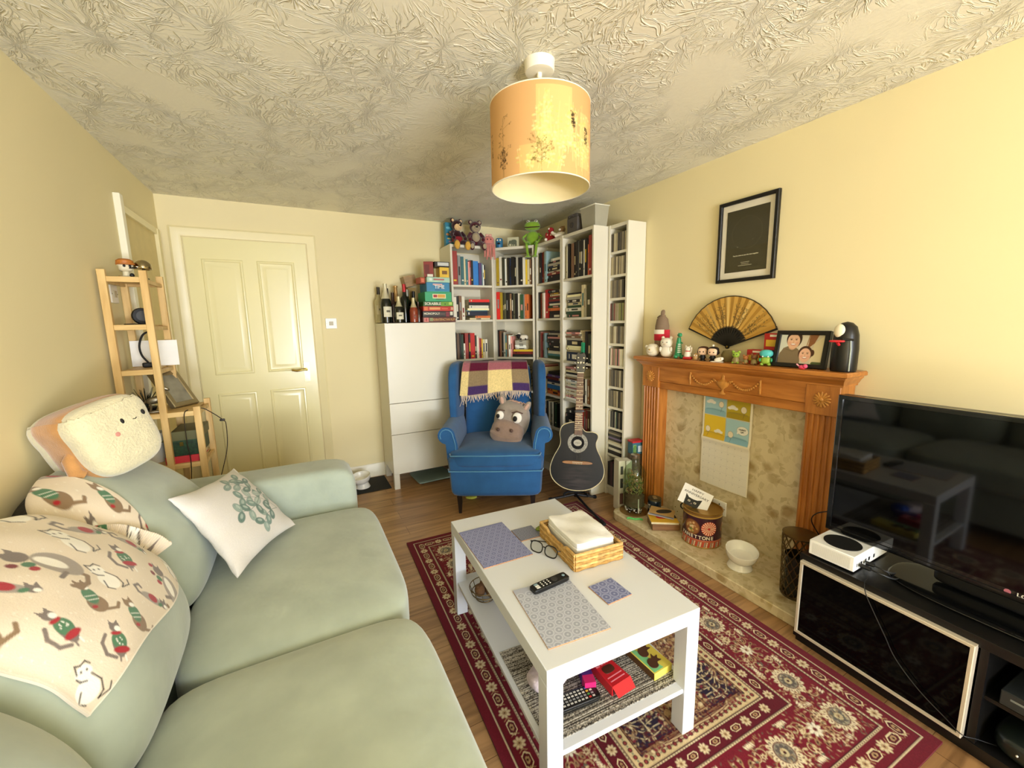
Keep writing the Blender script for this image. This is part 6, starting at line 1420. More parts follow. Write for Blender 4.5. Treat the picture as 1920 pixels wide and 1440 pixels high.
# ================================================================== SOFA DRESSING
def hitter(objs):
    vs = []; fs = []
    for o in objs:
        k = len(vs); vs += [tuple(v.co) for v in o.data.vertices]; fs += [[k+i for i in p.vertices] for p in o.data.polygons]
    return BVHTree.FromPolygons(vs, fs)
def cat_throw():
    bv = hitter(CUSH); w, h, q = .80, .50, .0026
    cv = CV(w, h, q, '#e2d3bd'); rr = random.Random(13)
    G1, G2, BR, WH, RD, GR, LN = '#7c7068', '#a2978c', '#8b7256', '#f4efe4', '#a8262c', '#4f7a58', '#3d3530'
    for i in range(260): cv.ell(rr.uniform(0, w), rr.uniform(0, h), .0022, .0022, '#f3ebdc', a=.7)
    def kit(x, y, s, a, kind):
        c, sn = math.cos(a)*s, math.sin(a)*s
        P = lambda u, v: (x+u*c-v*sn, y+u*sn+v*c)
        def E(u, v, ru, rv, col, r0=0): cv.ell(*P(u, v), ru*s, rv*s, col, a+r0)
        def Ln(pts, wd, col): cv.line([P(*p) for p in pts], wd*s, col)
        def ears(u, v, r0, col):
            for e in (-1, 1): cv.poly([P(u+e*r0*.95, v+r0*.2), P(u+e*r0*.75, v+r0*1.6), P(u+e*r0*.1, v+r0*.8)], col)
        if kind == 0:      # grey cat in a spotted green jumper with a red hem
            Ln([(-.016, -.042), (-.038, -.03), (-.043, 0), (-.03, .02)], .009, G1); E(0, -.01, .019, .034, G1); E(.002, .0, .020, .024, GR); E(.004, -.024, .023, .009, RD); E(-.001, .022, .014, .006, RD)
            for k in range(8): E(rr.uniform(-.012, .014), rr.uniform(-.014, .012), .0018, .0018, WH)
            E(0, .038, .014, .013, G1); ears(0, .038, .014, G1); E(.006, .034, .008, .008, WH); Ln([(.01, -.04), (.012, -.052)], .005, WH); Ln([(-.005, -.04), (-.005, -.052)], .005, G1)
        elif kind == 1:    # white cat drawn in outline
            E(0, -.012, .026, .03, WH); E(-.004, .028, .02, .018, WH); Ln([(-.02, .03), (-.022, .05), (-.010, .046), (.004, .052), (.014, .042)], .0035, LN); Ln([(-.022, .022), (-.014, .012), (0, .008)], .0035, LN); Ln([(.012, .02), (.03, -.004), (.03, -.03), (.018, -.042)], .0035, LN); Ln([(-.014, -.01), (-.02, -.034), (-.006, -.044)], .0035, LN); Ln([(.018, -.042), (.044, -.036), (.05, -.02)], .0035, LN)
            for u in (-.010, .004): E(u, .032, .0025, .003, LN)
        elif kind == 2:    # long tabby lying with a curled tail
            Ln([(-.04, .0), (-.06, .014), (-.064, .034), (-.048, .04), (-.042, .03)], .008, G1); E(-.01, 0, .042, .015, G2, -.25); E(-.006, .003, .018, .013, RD, -.25); E(.036, -.010, .014, .012, G1); ears(.036, -.008, .013, G1); E(.041, -.014, .007, .006, WH); E(.02, -.012, .010, .006, GR, .4)
        elif kind == 3:    # seated brown cat in a green knitted top
            Ln([(.016, -.044), (.045, -.046), (.056, -.032)], .009, BR); E(.002, -.022, .026, .028, BR); E(-.002, .004, .018, .026, GR); Ln([(-.016, .004), (.012, .004)], .002, WH); Ln([(-.015, -.008), (.014, -.008)], .002, WH); E(-.004, .036, .015, .013, BR); ears(-.004, .036, .014, BR); E(.002, .031, .008, .007, WH); E(-.010, -.03, .008, .005, RD)
        else:              # big grey cat hugging a present
            Ln([(.02, -.05), (.035, -.075), (.015, -.095), (-.012, -.10), (-.026, -.088)], .012, BR); E(.018, -.02, .036, .048, G2, .25); E(.01, -.01, .016, .030, WH, .3); E(-.018, .034, .022, .018, G1, .3); ears(-.018, .036, .018, G1); E(-.044, .048, .012, .007, RD, .4); E(-.028, .004, .012, .010, GR); E(-.034, -.012, .010, .008, RD); E(-.052, .014, .010, .008, '#7d2a2a'); Ln([(-.0, -.05), (-.022, -.058)], .011, G1)
    kinds = [1, 0, 3, 2, 4, 1, 2, 0, 3, 1, 0, 2]; k = 0
    for j in range(4):
        for i in range(7):
            x = .05+i*.118+(.06 if j % 2 else 0); y = .055+j*.122
            kit(x+rr.uniform(-.012, .012), y+rr.uniform(-.01, .01), 1.0, -.6+rr.uniform(-.35, .35), kinds[k % len(kinds)]); k += 1
    cv.rect(0, 0, w, .004, '#efe6d6'); cv.rect(0, 0, .005, h, '#efe6d6')
    nx, ny = cv.nx, cv.ny; D = np.zeros((ny, nx)); TH = np.zeros((ny, nx)); YY = np.zeros((ny, nx)); cx, cz = -.56, .60
    for j in range(ny):
        t = j/(ny-1); th = math.radians(14+(128-14)*t)
        for i in range(nx):
            u = i/(nx-1); y = .95+u*((1.47+.26*t)-.95); th2 = th+math.radians(4)*math.sin(u*7)*(1-t)
            d = (math.cos(th2), 0, math.sin(th2)); hit = bv.ray_cast(Vector((cx+d[0]*.7, y, cz+d[2]*.7)), Vector((-d[0], 0, -d[2])))
            D[j, i] = .7-hit[3] if hit[0] is not None else .2; TH[j, i] = th2; YY[j, i] = y
    for _ in range(14):    # cloth bridges the hollow between two cushions
        p = np.pad(D, 2, mode='edge'); sm = (p[2:-2, :-4]+p[2:-2, 1:-3]+p[2:-2, 2:-2]+p[2:-2, 3:-1]+p[2:-2, 4:])/5
        D = np.maximum(sm, D) if _ < 10 else np.maximum(sm, D*.9+sm*.1)
    UU, VV = np.meshgrid(np.linspace(0, 1, nx), np.linspace(0, 1, ny))
    D = D+.007+.0035*np.sin(UU*31+VV*9)*VV**2+.002*np.sin(UU*12-VV*17)
    P = np.stack([cx+D*np.cos(TH), YY, cz+D*np.sin(TH)], -1).reshape(-1, 3); Dn = np.stack([np.cos(TH), 0*TH, np.sin(TH)], -1).reshape(-1, 3)
    o = sheet('fleece_throw', cv, lambda X, Y: P, print_mat('fleece_print', .95, bump=(300, .3, .002), sheen=.3, spec=.1), thick=.005, nrm=lambda Q: Q-Dn*.005, back='#e6dccb')
    tag(o, 'beige fleece throw printed with cats in winter jumpers, draped over the sofa cushions', 'blanket')
cat_throw()
def leaf_pillow():
    C = {'bl': (-.24, 1.55, .515), 'br': (-.067, 1.896, .505), 'tr': (-.300, 2.185, .71), 'tl': (-.42, 1.68, .785)}
    C = {k: np.array(v) for k, v in C.items()}; w = .42; cv = CV(w, w, .0022, '#dedad6'); rr = random.Random(4)
    ex = C['br']-C['bl']; ey = C['tl']-C['bl']; nrm = np.cross(ex, ey); nrm /= np.linalg.norm(nrm)
    nz = np.random.default_rng(2).random((cv.ny, cv.nx, 1)); cv.a *= .97+.06*nz
    def leafs(pts, s):
        cv.line(pts, .0022, '#5f7a70')
        for i, (x, y) in enumerate(pts[1:]):
            for e in (-1, 1):
                a = math.atan2(y-pts[i][1], x-pts[i][0])+e*1.1; c1 = rr.choice(['#7f9890', '#9aaea6', '#6b857d', '#b3c2ba', '#8a9f98'])
                cx_, cy_ = x+math.cos(a)*.021*s, y+math.sin(a)*.021*s
                cv.ell(cx_, cy_, .021*s, .0135*s, '#5d766f', a, .8); cv.ell(cx_, cy_, .0195*s, .012*s, c1, a, .95); cv.ell(cx_+.003, cy_+.003, .010*s, .005*s, '#c3d0c8', a, .7); cv.line([(x, y), (cx_+math.cos(a)*.014*s, cy_+math.sin(a)*.014*s)], .001, '#4d6a62', .8)
    stem = (.36, .12)
    for path in ([stem, (.33, .17), (.29, .21), (.245, .235), (.205, .25)], [(.33, .17), (.325, .225), (.30, .275), (.262, .315), (.225, .345)], [stem, (.30, .13), (.255, .125), (.215, .105)], [(.29, .21), (.24, .19), (.19, .185), (.15, .20)], [(.30, .275), (.31, .315), (.295, .35)]): leafs(path, 1.25)
    def base(X, Y):
        u, v = X/w, Y/w; uu = u+(.5-u)*.10*(1-(2*v-1)**2)*np.abs(2*u-1)**3; vv = v+(.5-v)*.10*(1-(2*u-1)**2)*np.abs(2*v-1)**3
        return ((1-uu)*(1-vv))[:, None]*C['bl']+(uu*(1-vv))[:, None]*C['br']+(uu*vv)[:, None]*C['tr']+((1-uu)*vv)[:, None]*C['tl']
    def bulge(X, Y):
        u, v = 2*X/w-1, 2*Y/w-1; b = np.clip((1-u*u)*(1-v*v), 0, 1)**.55
        return (.064*b+.004*np.sin(u*9+v*3)*np.clip(1-b, 0, 1)*np.abs(v)+.003*np.sin(v*13)*np.abs(u)**3)[:, None]*nrm
    ins = {}
    def fn(X, Y): ins['b'] = base(X, Y); ins['g'] = bulge(X, Y); return ins['b']+ins['g']
    o = sheet('throw_pillow', cv, fn, print_mat('pillow_cotton', .9, bump=(180, .3, .002), sheen=.15, spec=.2), thick=.01, nrm=lambda P: ins['b']-ins['g']*.75-nrm*.002, back='#e2ddd6')
    tag(o, 'white square cushion printed with grey-green eucalyptus leaves in the sofa\'s far corner', 'cushion')
leaf_pillow()
def bread():
    r = thing('plush_cushion', 'cream and tan bread-loaf plush with a tiny face on the sofa back against the wall', 'plush toy'); r.matrix_world = T(-.600, 1.80, .998) @ RZ(math.radians(52)) @ RY(math.radians(-14)) @ RX(math.radians(-10))
    cr = mat('cream_fleece', '#d3c9a6', .95, var=(30, .06), bump=(140, .7, .006), sheen=.5, spec=.1); tn = mat('tan_fleece', '#b5844f', .95, var=(30, .1), bump=(200, .5, .003), sheen=.5, spec=.1)
    def shape(x, y, z): 
        k = 1+.10*max(0, min(1, (z-.02)/.06)); return (x*k, y, z-.010*math.cos(x*9)*(z > .1))
    MB().soft(.112, .082, .128, 4, tn, 16, lambda x, y, z: (shape(x, y, z)[0]*1.02, y, shape(x, y, z)[2]*1.02)).done('crust', r)
    MB().soft(.110, .060, .127, 3.2, cr, 18, lambda x, y, z: (shape(x, y, z)[0], y-.062, shape(x, y, z)[2])).done('front_slice', r); MB().soft(.110, .05, .127, 3.2, cr, 14, lambda x, y, z: (shape(x, y, z)[0], y+.065, shape(x, y, z)[2])).done('back_slice', r)
    bk = MC['felt_black']; bl = mat('blush_felt', '#c98a7c', .9)
    for x in (.006, .075): MB().ell((x, -.119-.002*(x < .05), .038), (.0055, .004, .009), bk, 12).done('eye', r)
    for x in (-.004,): MB().ell((x-.02, -.119, .006), (.011, .004, .011), bl, 12).done('cheek', r)
    MB().tube([(.036, -.121, .031), (.042, -.122, .028), (.048, -.121, .031)], .0014, bk, 6).done('mouth', r)
    MB().tube([(-.100, -.026, -.01), (-.118, -.032, -.022), (-.126, -.036, -.062), (-.114, -.04, -.078)], lambda t: .020-.006*abs(t-.5), tn, 10).done('arm', r); MB().tube([(-.117, .004, -.02), (-.118, .006, -.06), (-.110, .008, -.10)], .003, mat('seam_brown', '#7d4f2c', .9), 6).done('seam', r)
bread()
o = MB().soft(.055, .10, .05, 2.6, mat('black_nylon', '#14161c', .6, bump=(60, .5, .004)), 10, lambda x, y, z: (x-.70, y+1.66, z+.82+.015*math.sin(y*18))).done('bag'); tag(o, 'black crumpled bag wedged on the sofa back below the bread plush', 'bag')
# ================================================================== PINE LADDER SHELF
def ladder():
    r = thing('step_shelf', 'stepped pale pine shelf unit against the left wall behind the sofa arm', 'shelf unit', (0, 0, 0))
    pn = wood('pale_pine', '#c79f5e', '#dfbd7d', 7, 'Z', .5); ph = wood('pale_pine_board', '#c79f5e', '#dfbd7d', 7, 'X', .5)
    yn, yf = 2.48, 2.745; bx = lambda nm, *a, m=pn: MB().box(*a, m).done(nm, r, bev=.0015)
    for x, top in ((-.748, 1.615), (-.606, 1.615), (-.476, .965)):
        for y in (yn, yf): bx('post', x, y, 0, x+.028, y+.022, top)
    for z, x1 in ((1.585, -.578), (1.37, -.578), (1.16, -.578), (.945, -.448), (.685, -.448), (.38, -.448)):
        bx('board', -.72, yn+.022, z-.012, x1-.028, yf, z, m=ph); bx('rail', -.72, yn+.002, z-.024, x1-.028, yn+.02, z, m=ph); bx('rail', -.72, yf+.002, z-.024, x1-.028, yf+.02, z, m=ph)
        for x in (-.742, x1-.022): bx('side_rail', x, yn+.022, z-.026, x+.016, yf, z-.008)
ladder()
def ladder_things():
    r = thing('cap_figure', 'small white figure with an orange cap on top of the pine shelf', 'figurine', (-.668, 2.56, 1.5855), .45)
    om = mat('orange_cap', '#b9702a', .5); bone = mat('bone_white', '#d9cfae', .5)
    part('base', r, ('soft', .024, .018, .004, 5, bone, 6, lambda x, y, z: (x, y, z+.004))); part('body', r, ('lathe', [(.0001, .006), (.014, .008), (.012, .03)], bone, 12)); part('head', r, ('soft', .026, .024, .022, 3, bone, 8, lambda x, y, z: (x*(1+.15*(z > 0)), y, z+.05)))
    part('cap', r, ('lathe', [(.031, .058), (.033, .062), (.031, .078), (.02, .086), (.0001, .088)], om, 18)); part('peak', r, ('soft', .03, .018, .003, 4, om, 6, lambda x, y, z: (x, y-.026, z+.061))); part('mouth_tube', r, ('tube', [(.008, -.022, .044), (.034, -.03, .047)], .003, C_blk, 6)); part('wheel', r, ('ell', (.016, -.02, .012), (.009, .006, .010), C_blk, 10))
    for x in (-.008, .012): part('eye', r, ('ell', (x, -.0235, .053), (.0055, .003, .006), C_blk, 8))
    r = thing('chrome_ornament', 'shiny chrome helmet-shaped ornament beside the capped figure on the pine shelf', 'ornament', (-.615, 2.60, 1.5855), .5); cm = mat('chrome', '#a89a78', .08, metal=1)
    part('dome', r, ('lathe', [(.034, .045), (.036, .05), (.032, .072), (.018, .086), (.0001, .09)], cm, 24)); part('visor', r, ('soft', .03, .02, .004, 4, cm, 8, lambda x, y, z: (x-.014, y-.03, z+.047-.2*x))); part('stand', r, ('lathe', [(.02, 0), (.018, .004), (.006, .01), (.006, .05)], mat('dark_stand', '#3a3020', .4), 14))
    r = thing('round_speaker', 'small black round speaker on the second level of the pine shelf', 'speaker', (-.655, 2.64, 1.3705), .4); part('body', r, ('lathe', [(.0001, -.02), (.036, -.018), (.04, .0), (.036, .016), (.0001, .018)], mat('matte_black', '#131313', .6), 28, T(0, 0, .042) @ RX(PI/2))); part('cone', r, ('lathe', [(.014, 0), (.024, .004), (.025, .006)], mat('speaker_grey', '#3a3a3a', .5), 20, T(0, -.017, .042) @ RX(PI/2))); part('flat_base', r, ('soft', .05, .02, .003, 5, MC['matte_black'], 6, lambda x, y, z: (x-.02, y, z+.003)))
    r = thing('arc_lamp', 'slim black curved desk light on the third level of the pine shelf', 'lamp', (-.655, 2.64, 1.1605), .3); part('base', r, ('soft', .026, .02, .012, 6, MC['matte_black'], 6, lambda x, y, z: (x, y, z+.012))); part('arc', r, ('tube', smooth_poly([(0, 0, .02), (-.022, 0, .06), (-.026, 0, .11), (-.008, 0, .16), (.02, 0, .178)], 5, False), .0045, MC['matte_black'], 8))
    for x, lab, a in ((-.742, 'plain white card leaning behind the curved black light on the pine shelf', .0), (-.655, 'second plain white card overhanging the right side of the pine shelf', .12)):
        o = MB().box(0, 0, 0, .105, .0015, .13, mat('white_card', '#f2efe8', .7), RX(-.05)).done('card'); o.location = (x, 2.722-.5*a*.2, 1.161); o.rotation_euler = (0, 0, a*.3); tag(o, lab, 'card')
    r = thing('photo_frame', 'silver photo frame leaning sideways on the fourth level of the pine shelf', 'photo frame'); r.matrix_world = T(-.575, 2.60, .9475) @ RZ(math.radians(58)) @ RX(-.55)
    sv = mat('brushed_silver', '#a3946f', .35, metal=.7); MB().frame(0, 0, .15, .21, [(0, -.014), (0, .008), (.004, .011), (.022, .011), (.026, .006)], sv).done('frame', r, smooth=30); MB().box(.024, -.005, .024, .126, .0, .186, mat('grey_photograph', '#8a8470', .3, var=(9, .5))).done('photograph', r); MB().box(.003, .004, .003, .147, .012, .207, mat('frame_back', '#5c5038', .7)).done('backing', r)
    r = thing('horse_statuette', 'small silvery horse statuette on the fourth level of the pine shelf', 'statuette', (-.63, 2.545, .9455), .2); pw = mat('pewter', '#837a66', .3, metal=.8)
    part('base', r, ('soft', .04, .02, .004, 5, pw, 6, lambda x, y, z: (x, y, z+.004))); part('body', r, ('soft', .034, .014, .018, 2.4, pw, 8, lambda x, y, z: (x, y, z+.06+.15*x))); part('neck', r, ('tube', [(.022, 0, .066), (.036, 0, .09), (.034, 0, .112)], lambda t: .012-.004*t, pw, 8)); part('head', r, ('soft', .016, .008, .009, 2.5, pw, 6, lambda x, y, z: (x+.044, y, z+.112-.4*x))); part('tail', r, ('tube', [(-.032, 0, .06), (-.046, 0, .045), (-.048, 0, .02)], .005, pw, 6, None, .002))
    for x in (-.022, .022):
        for y in (-.008, .008): part('leg', r, ('tube', [(x, y, .052), (x+.004, y, .03), (x, y, .007)], .0045, pw, 6))
    r = thing('potted_plant', 'small dark leafy plant in a low black dish on the pine shelf', 'plant', (-.685, 2.62, .9455)); part('dish', r, ('lathe', [(.0001, 0), (.035, 0), (.042, .018), (.038, .018), (.0001, .010)], MC['matte_black'], 20)); b = MB(); q = random.Random(3); lf = mat('dark_leaf', '#26291c', .6)
    for i in range(26): a = q.uniform(0, 6.28); l = q.uniform(.02, .05); b.tube([(0, 0, .012), (l*.4*math.cos(a), l*.4*math.sin(a), .05), (l*math.cos(a), l*math.sin(a), q.uniform(.05, .12))], .003, lf, 5, r2=.001)
    o = b.done('leaves', r); o['kind'] = 'stuff'
    r = thing('box_file', 'dark green patterned box with an olive lid on the lower pine shelf', 'box', (-.612, 2.505, .7205)); part('box', r, ('box', 0, 0, 0, .145, .205, .078, mat('green_damask', '#203a1e', .5, var=(70, .6)))); part('lid', r, ('prism', [(-.012, 0), (.15, 0), (.15, .045), (.03, .045)], 0, .21, mat('olive_lid', '#5d5a34', .5), T(0, .21, .078) @ RX(PI/2))); part('clasp', r, ('box', .06, -.003, .05, .075, 0, .07, MC['polished_brass']))
    r = thing('book', 'flat red book under the dark green box on the pine shelf', 'book', (-.615, 2.504, .6855)); part('pages', r, ('box', .003, .003, .003, .137, .197, .031, M_pages)); part('cover', r, ('box', 0, 0, .031, .14, .2, .034, mat('bright_red_cover', '#c8323a', .5))); part('cover', r, ('box', 0, 0, 0, .14, .2, .003, MC['bright_red_cover'])); part('spine', r, ('box', 0, -.003, 0, .14, 0, .034, MC['bright_red_cover']))
    r = thing('ceramic_pot', 'plain white ceramic pot on the lower pine shelf beside the wall', 'pot', (-.672, 2.60, .6855)); part('pot', r, ('lathe', [(.0001, 0), (.04, 0), (.05, .05), (.052, .15), (.047, .15), (.044, .05), (.0001, .02)], mat('white_pot', '#e6e2d4', .3), 26))
    P = smooth_poly([(-.50, 2.50, .949), (-.512, 2.474, .93), (-.515, 2.47, .80), (-.51, 2.47, .70), (-.52, 2.475, .58), (-.53, 2.48, .45)], 6, False); o = MB().tube(P, .0022, cbm := mat('brown_black_cable', '#2a2118', .5), 6).done('cable'); tag(o, 'thin dark cable hanging straight down in front of the green box', 'cable')
    P = smooth_poly([(-.455, 2.53, .950), (-.435, 2.53, .94), (-.40, 2.56, .90), (-.375, 2.58, .865), (-.365, 2.585, .84), (-.37, 2.57, .72), (-.40, 2.54, .60), (-.43, 2.50, .50)], 6, False); o = MB().tube(P, .0022, cbm, 6).done('cable'); MB().soft(.012, .005, .006, 4, cbm, 5, lambda x, y, z: (x-.378, y+2.58, z+.867)).done('cable_clip', o); tag(o, 'dark cable with a clip looping off the right side of the pine shelf', 'cable')
    o = MB().soft(.05, .06, .035, 3, MC['black_nylon'], 8, lambda x, y, z: (x-.56, y+2.60, z+.416+.01*math.sin(x*40))).done('bag'); tag(o, 'small black pouch on the lowest pine shelf just above the sofa arm', 'bag')
ladder_things()
# ================================================================== ON THE CABINET: BOTTLES AND BOARD GAMES
ZB = 1.3605
def bottles():
    dk = mat('dark_bottle_glass', '#12160e', .08, spec=.7, var=(5, .2)); cl = mat('pale_bottle_glass', '#b5a878', .1, spec=.7); ro = mat('amber_rose_glass', '#8a3b22', .1, spec=.7); rw = mat('ruby_dark_glass', '#2a100e', .08, spec=.7)
    lb = mat('cream_bottle_label', '#dcd6bb', .6); ink = mat('label_grey_ink', '#6a6552', .6)
    def foil(c): return mat('bottle_foil_'+c[1:], c, .35, metal=.35)
    def bottle(lab, x, y, h, R, glassm, foilc, kind='sparkling', label=None, cork=None):
        r = thing('bottle', lab, 'bottle', (x, y, ZB), rnd.uniform(-.2, .1), 'bottles on the white cabinet')
        if kind == 'sparkling': pr_ = [(.0001, .004), (R*.5, 0), (R, .006), (R, h*.46), (R*.93, h*.54), (R*.6, h*.68), (R*.38, h*.80), (R*.33, h*.95), (R*.36, h*.965), (R*.34, h)]
        else: pr_ = [(.0001, .004), (R*.5, 0), (R, .006), (R, h*.58), (R*.9, h*.64), (R*.45, h*.71), (R*.38, h*.78), (R*.37, h)]
        b = MB(); b.lathe(pr_, glassm, 26); b.done('glass', r)
        if foilc:
            k = .62 if kind == 'sparkling' else .80; zz = [z for z in (k, .7, .8, .9, 1.0) if z >= k]
            def rad(t):
                for (r0, z0), (r1, z1) in zip(pr_[:-1], pr_[1:]):
                    if z0 <= t*h <= z1: return r0+(r1-r0)*(t*h-z0)/(z1-z0+1e-9)
                return pr_[-1][0]
            MB().lathe([(rad(t)+.0012, t*h) for t in zz] + [(.0001, h+.002)], foil(foilc), 24).done('foil', r)
        if cork: MB().lathe([(R*.34, h), (R*.46, h+.012), (R*.44, h+.022), (.0001, h+.026)], foil(cork), 16).done('wired_cork', r)
        if label:
            z0, z1, a, c = label; m = mat('label_'+c[1:], c, .6)
            sh = MB(); sh.lathe([(R+.0008, z0*h), (R+.0012, z0*h+.002), (R+.0012, z1*h-.002), (R+.0008, z1*h)], m, 18, RZ(-PI/2-a/2+.2), a); sh.done('label', r)
            sh = MB(); sh.lathe([(R+.0017, (z0*.55+z1*.45)*h), (R+.0018, (z0*.35+z1*.65)*h)], ink, 8, RZ(-PI/2-a/5+.2), a/2.5); sh.done('label_mark', r)
    bottle('tall pale clear bottle with a dark collar, furthest left on the white cabinet', .647, 3.60, .30, .034, cl, '#3a3226', 'wine', (.25, .5, 1.9, '#cfc39a'))
    bottle('champagne bottle with silver-cream foil and a round cream label, front left on cabinet', .672, 3.44, .315, .044, dk, '#cfc7a6', 'sparkling', (.16, .42, 1.7, '#dcd6bb'))
    bottle('dark bottle with a black capsule behind the round-label champagne bottle', .712, 3.585, .29, .037, dk, '#17140f', 'wine')
    bottle('dark ruby bottle without foil behind the small front champagne bottle', .742, 3.50, .25, .036, rw, None, 'wine')
    bottle('champagne bottle with a gold wired cork at the back of the row', .785, 3.575, .29, .042, dk, '#a8824a', 'sparkling', None, '#b08a50')
    bottle('small champagne bottle with cream foil and a square label in front', .758, 3.365, .21, .036, dk, '#c9bf98', 'sparkling', (.14, .40, 1.7, '#dcd6bb'))
    bottle('tall dark wine bottle with a bright red capsule in the middle of the row', .832, 3.47, .318, .037, dk, '#a8262a', 'wine')
    bottle('dark bottle with a silver neck band right of the red-capped wine', .872, 3.54, .28, .036, dk, '#8f8a7c', 'wine', (.2, .5, 1.4, '#b9b49c'))
    bottle('dark bottle with a black top in the back row nearest the board games', .905, 3.46, .26, .033, dk, '#1d1915', 'wine')
    bottle('small amber rose bottle with cream foil in front of the board games', .875, 3.36, .20, .034, ro, '#cdbf94', 'sparkling', (.14, .34, 1.2, '#8a3b26'))
    bottle('short plain dark bottle tucked beside the bottom board games', .918, 3.375, .17, .028, rw, None, 'wine')
bottles()
def board_games():
    z = ZB; G = []
    def game(lab, x0, x1, d, h, c, words=(), panels=(), rz=0, y=3.325, zz=None, name='board_game', cat='board game'):
        nonlocal z
        r = thing(name, lab, cat, (x0, y, z if zz is None else zz), rz); w = x1-x0
        MB().box(0, 0, 0, w, d, h-.001, mat('game_'+c[1:], c, .4, var=(20, .08))).done('box', r, bev=.0012)
        for i, (a, b, e, f, cc) in enumerate(panels): MB().box(a*w, -.0006-.0005*i, b*h, e*w, .0002, f*h, mat('game_'+cc[1:], cc, .45)).done('printed_panel', r, smooth=0)
        for s, sz, u, v, cc, sxx in words: text(s, sz, mat('game_'+cc[1:], cc, .5), r, T(u*w, -.0034, v*h) @ RX(PI/2), bold=.0006, sx=sxx)
        if zz is None: z += h
        return r
    game('flat brown board game with ornate gold lettering, bottom of the stack', .938, 1.222, .24, .044, '#5f2a1a', [('KARATEFACTANI RUM', .026, .64, .5, '#c9985a', .72)], [(.03, .1, .17, .9, '#c9786c'), (.08, .25, .12, .8, '#a83a34'), (.2, .25, .3, .85, '#8a8f5c')])
    game('black board game with white capital lettering, second from the bottom of the stack', .940, 1.205, .24, .049, '#241a18', [('MONOPOLY', .024, .28, .55, '#e6dfc8', 1.0)], [(.52, .35, .72, .7, '#54453f'), (.74, .05, .86, .9, '#7d2f36'), (.88, .3, .97, .9, '#d8d6bf')])
    game('bright red board game third from the bottom of the stack', .945, 1.207, .23, .040, '#b8301f', [], [(.03, .15, .15, .85, '#d8743a'), (.2, .3, .55, .75, '#e0a060'), (.6, .4, .8, .6, '#d86a4a'), (.9, .2, .98, .8, '#c9a080')])
    game('dark green board game with white lettering under the emerald box', .948, 1.205, .22, .038, '#2c5a22', [('SCRABBLE', .030, .31, .5, '#e9e4cc', 1.0)], [(.58, .05, .98, .95, '#6f9f2f'), (.7, .3, .74, .6, '#2c5a22'), (.85, .3, .95, .9, '#b5cf6a')])
    game('square emerald-green board game with a yellow and red badge', .965, 1.192, .21, .079, '#35a06c', [], [(.28, .32, .78, .78, '#e9dcae'), (.31, .42, .45, .7, '#a82f2f'), (.47, .4, .75, .72, '#d09a3a'), (.4, .2, .7, .28, '#5a5a44')])
    game('square blue board game with large white lettering above the emerald box', .982, 1.178, .20, .076, '#2f7fa8', [('TIME', .040, .55, .5, '#efe8dc', 1.0)], [(.27, .70, .68, .86, '#d8a8a0'), (.0, .0, 1, .06, '#46a8a0'), (.35, .16, .55, .24, '#28466e')])
    zt = z
    game('thin pale turquoise board game on top of the blue box', .988, 1.182, .19, .042, '#a8c9b0', [], [(.1, .3, .22, .8, '#dfe6d8'), (.28, .4, .75, .7, '#b56a62')])
    r = game('small yellow card game box with brown lettering under a black lid box', 1.098, 1.178, .10, .082, '#e2b93a', [], [(.25, .3, .8, .65, '#7a5420')], zz=z)
    game('flat black box with a white label, topmost at the stack\'s right', 1.055, 1.182, .11, .042, '#1c1714', [], [(.2, .2, .95, .85, '#c9cbc4')], zz=z+.0825, y=3.318)
    game('upright dark red box leaning at the left top of the stack', .975, 1.052, .07, .125, '#8a2f2a', [], [(.1, .2, .6, .8, '#6a2420')], zz=z+.0005, rz=-.35, y=3.36, name='game_box', cat='box')
    game('small white and cream box in front of the leaning red box', .992, 1.038, .03, .022, '#d9d2bd', [], [], zz=z+.0005, rz=-.15, y=3.322, name='game_box', cat='box')
    game('orange-red pouch-like box left of the turquoise game', .942, .985, .10, .05, '#a8482f', [], [(.2, .2, .8, .8, '#d87a5c')], zz=z-.05, rz=.1, y=3.36, name='game_box', cat='box')
    r = thing('wooden_crate', 'small open brown wooden box tilted against the wall behind the bottles', 'box'); r.matrix_world = T(.875, 3.56, ZB+.30) @ RY(math.radians(-14)); m = wood('aged_pine', '#7a5a2c', '#a88246', 10)
    part('tray', r, ('box', 0, 0, 0, .10, .12, .008, m), ); part('side', r, ('box', 0, 0, .008, .008, .12, .09, m)); part('side', r, ('box', .092, 0, .008, .10, .12, .09, m)); part('front', r, ('box', .008, 0, .008, .092, .008, .09, m)); part('back', r, ('box', .008, .112, .008, .092, .12, .09, m))
    r = thing('carton', 'plain brown carton standing behind the bottles and carrying the tilted wooden box', 'box', (.925, 3.54, ZB)); part('carton', r, ('box', -.045, 0, 0, .03, .14, .297, mat('kraft_carton', '#8a7242', .8)))
board_games()
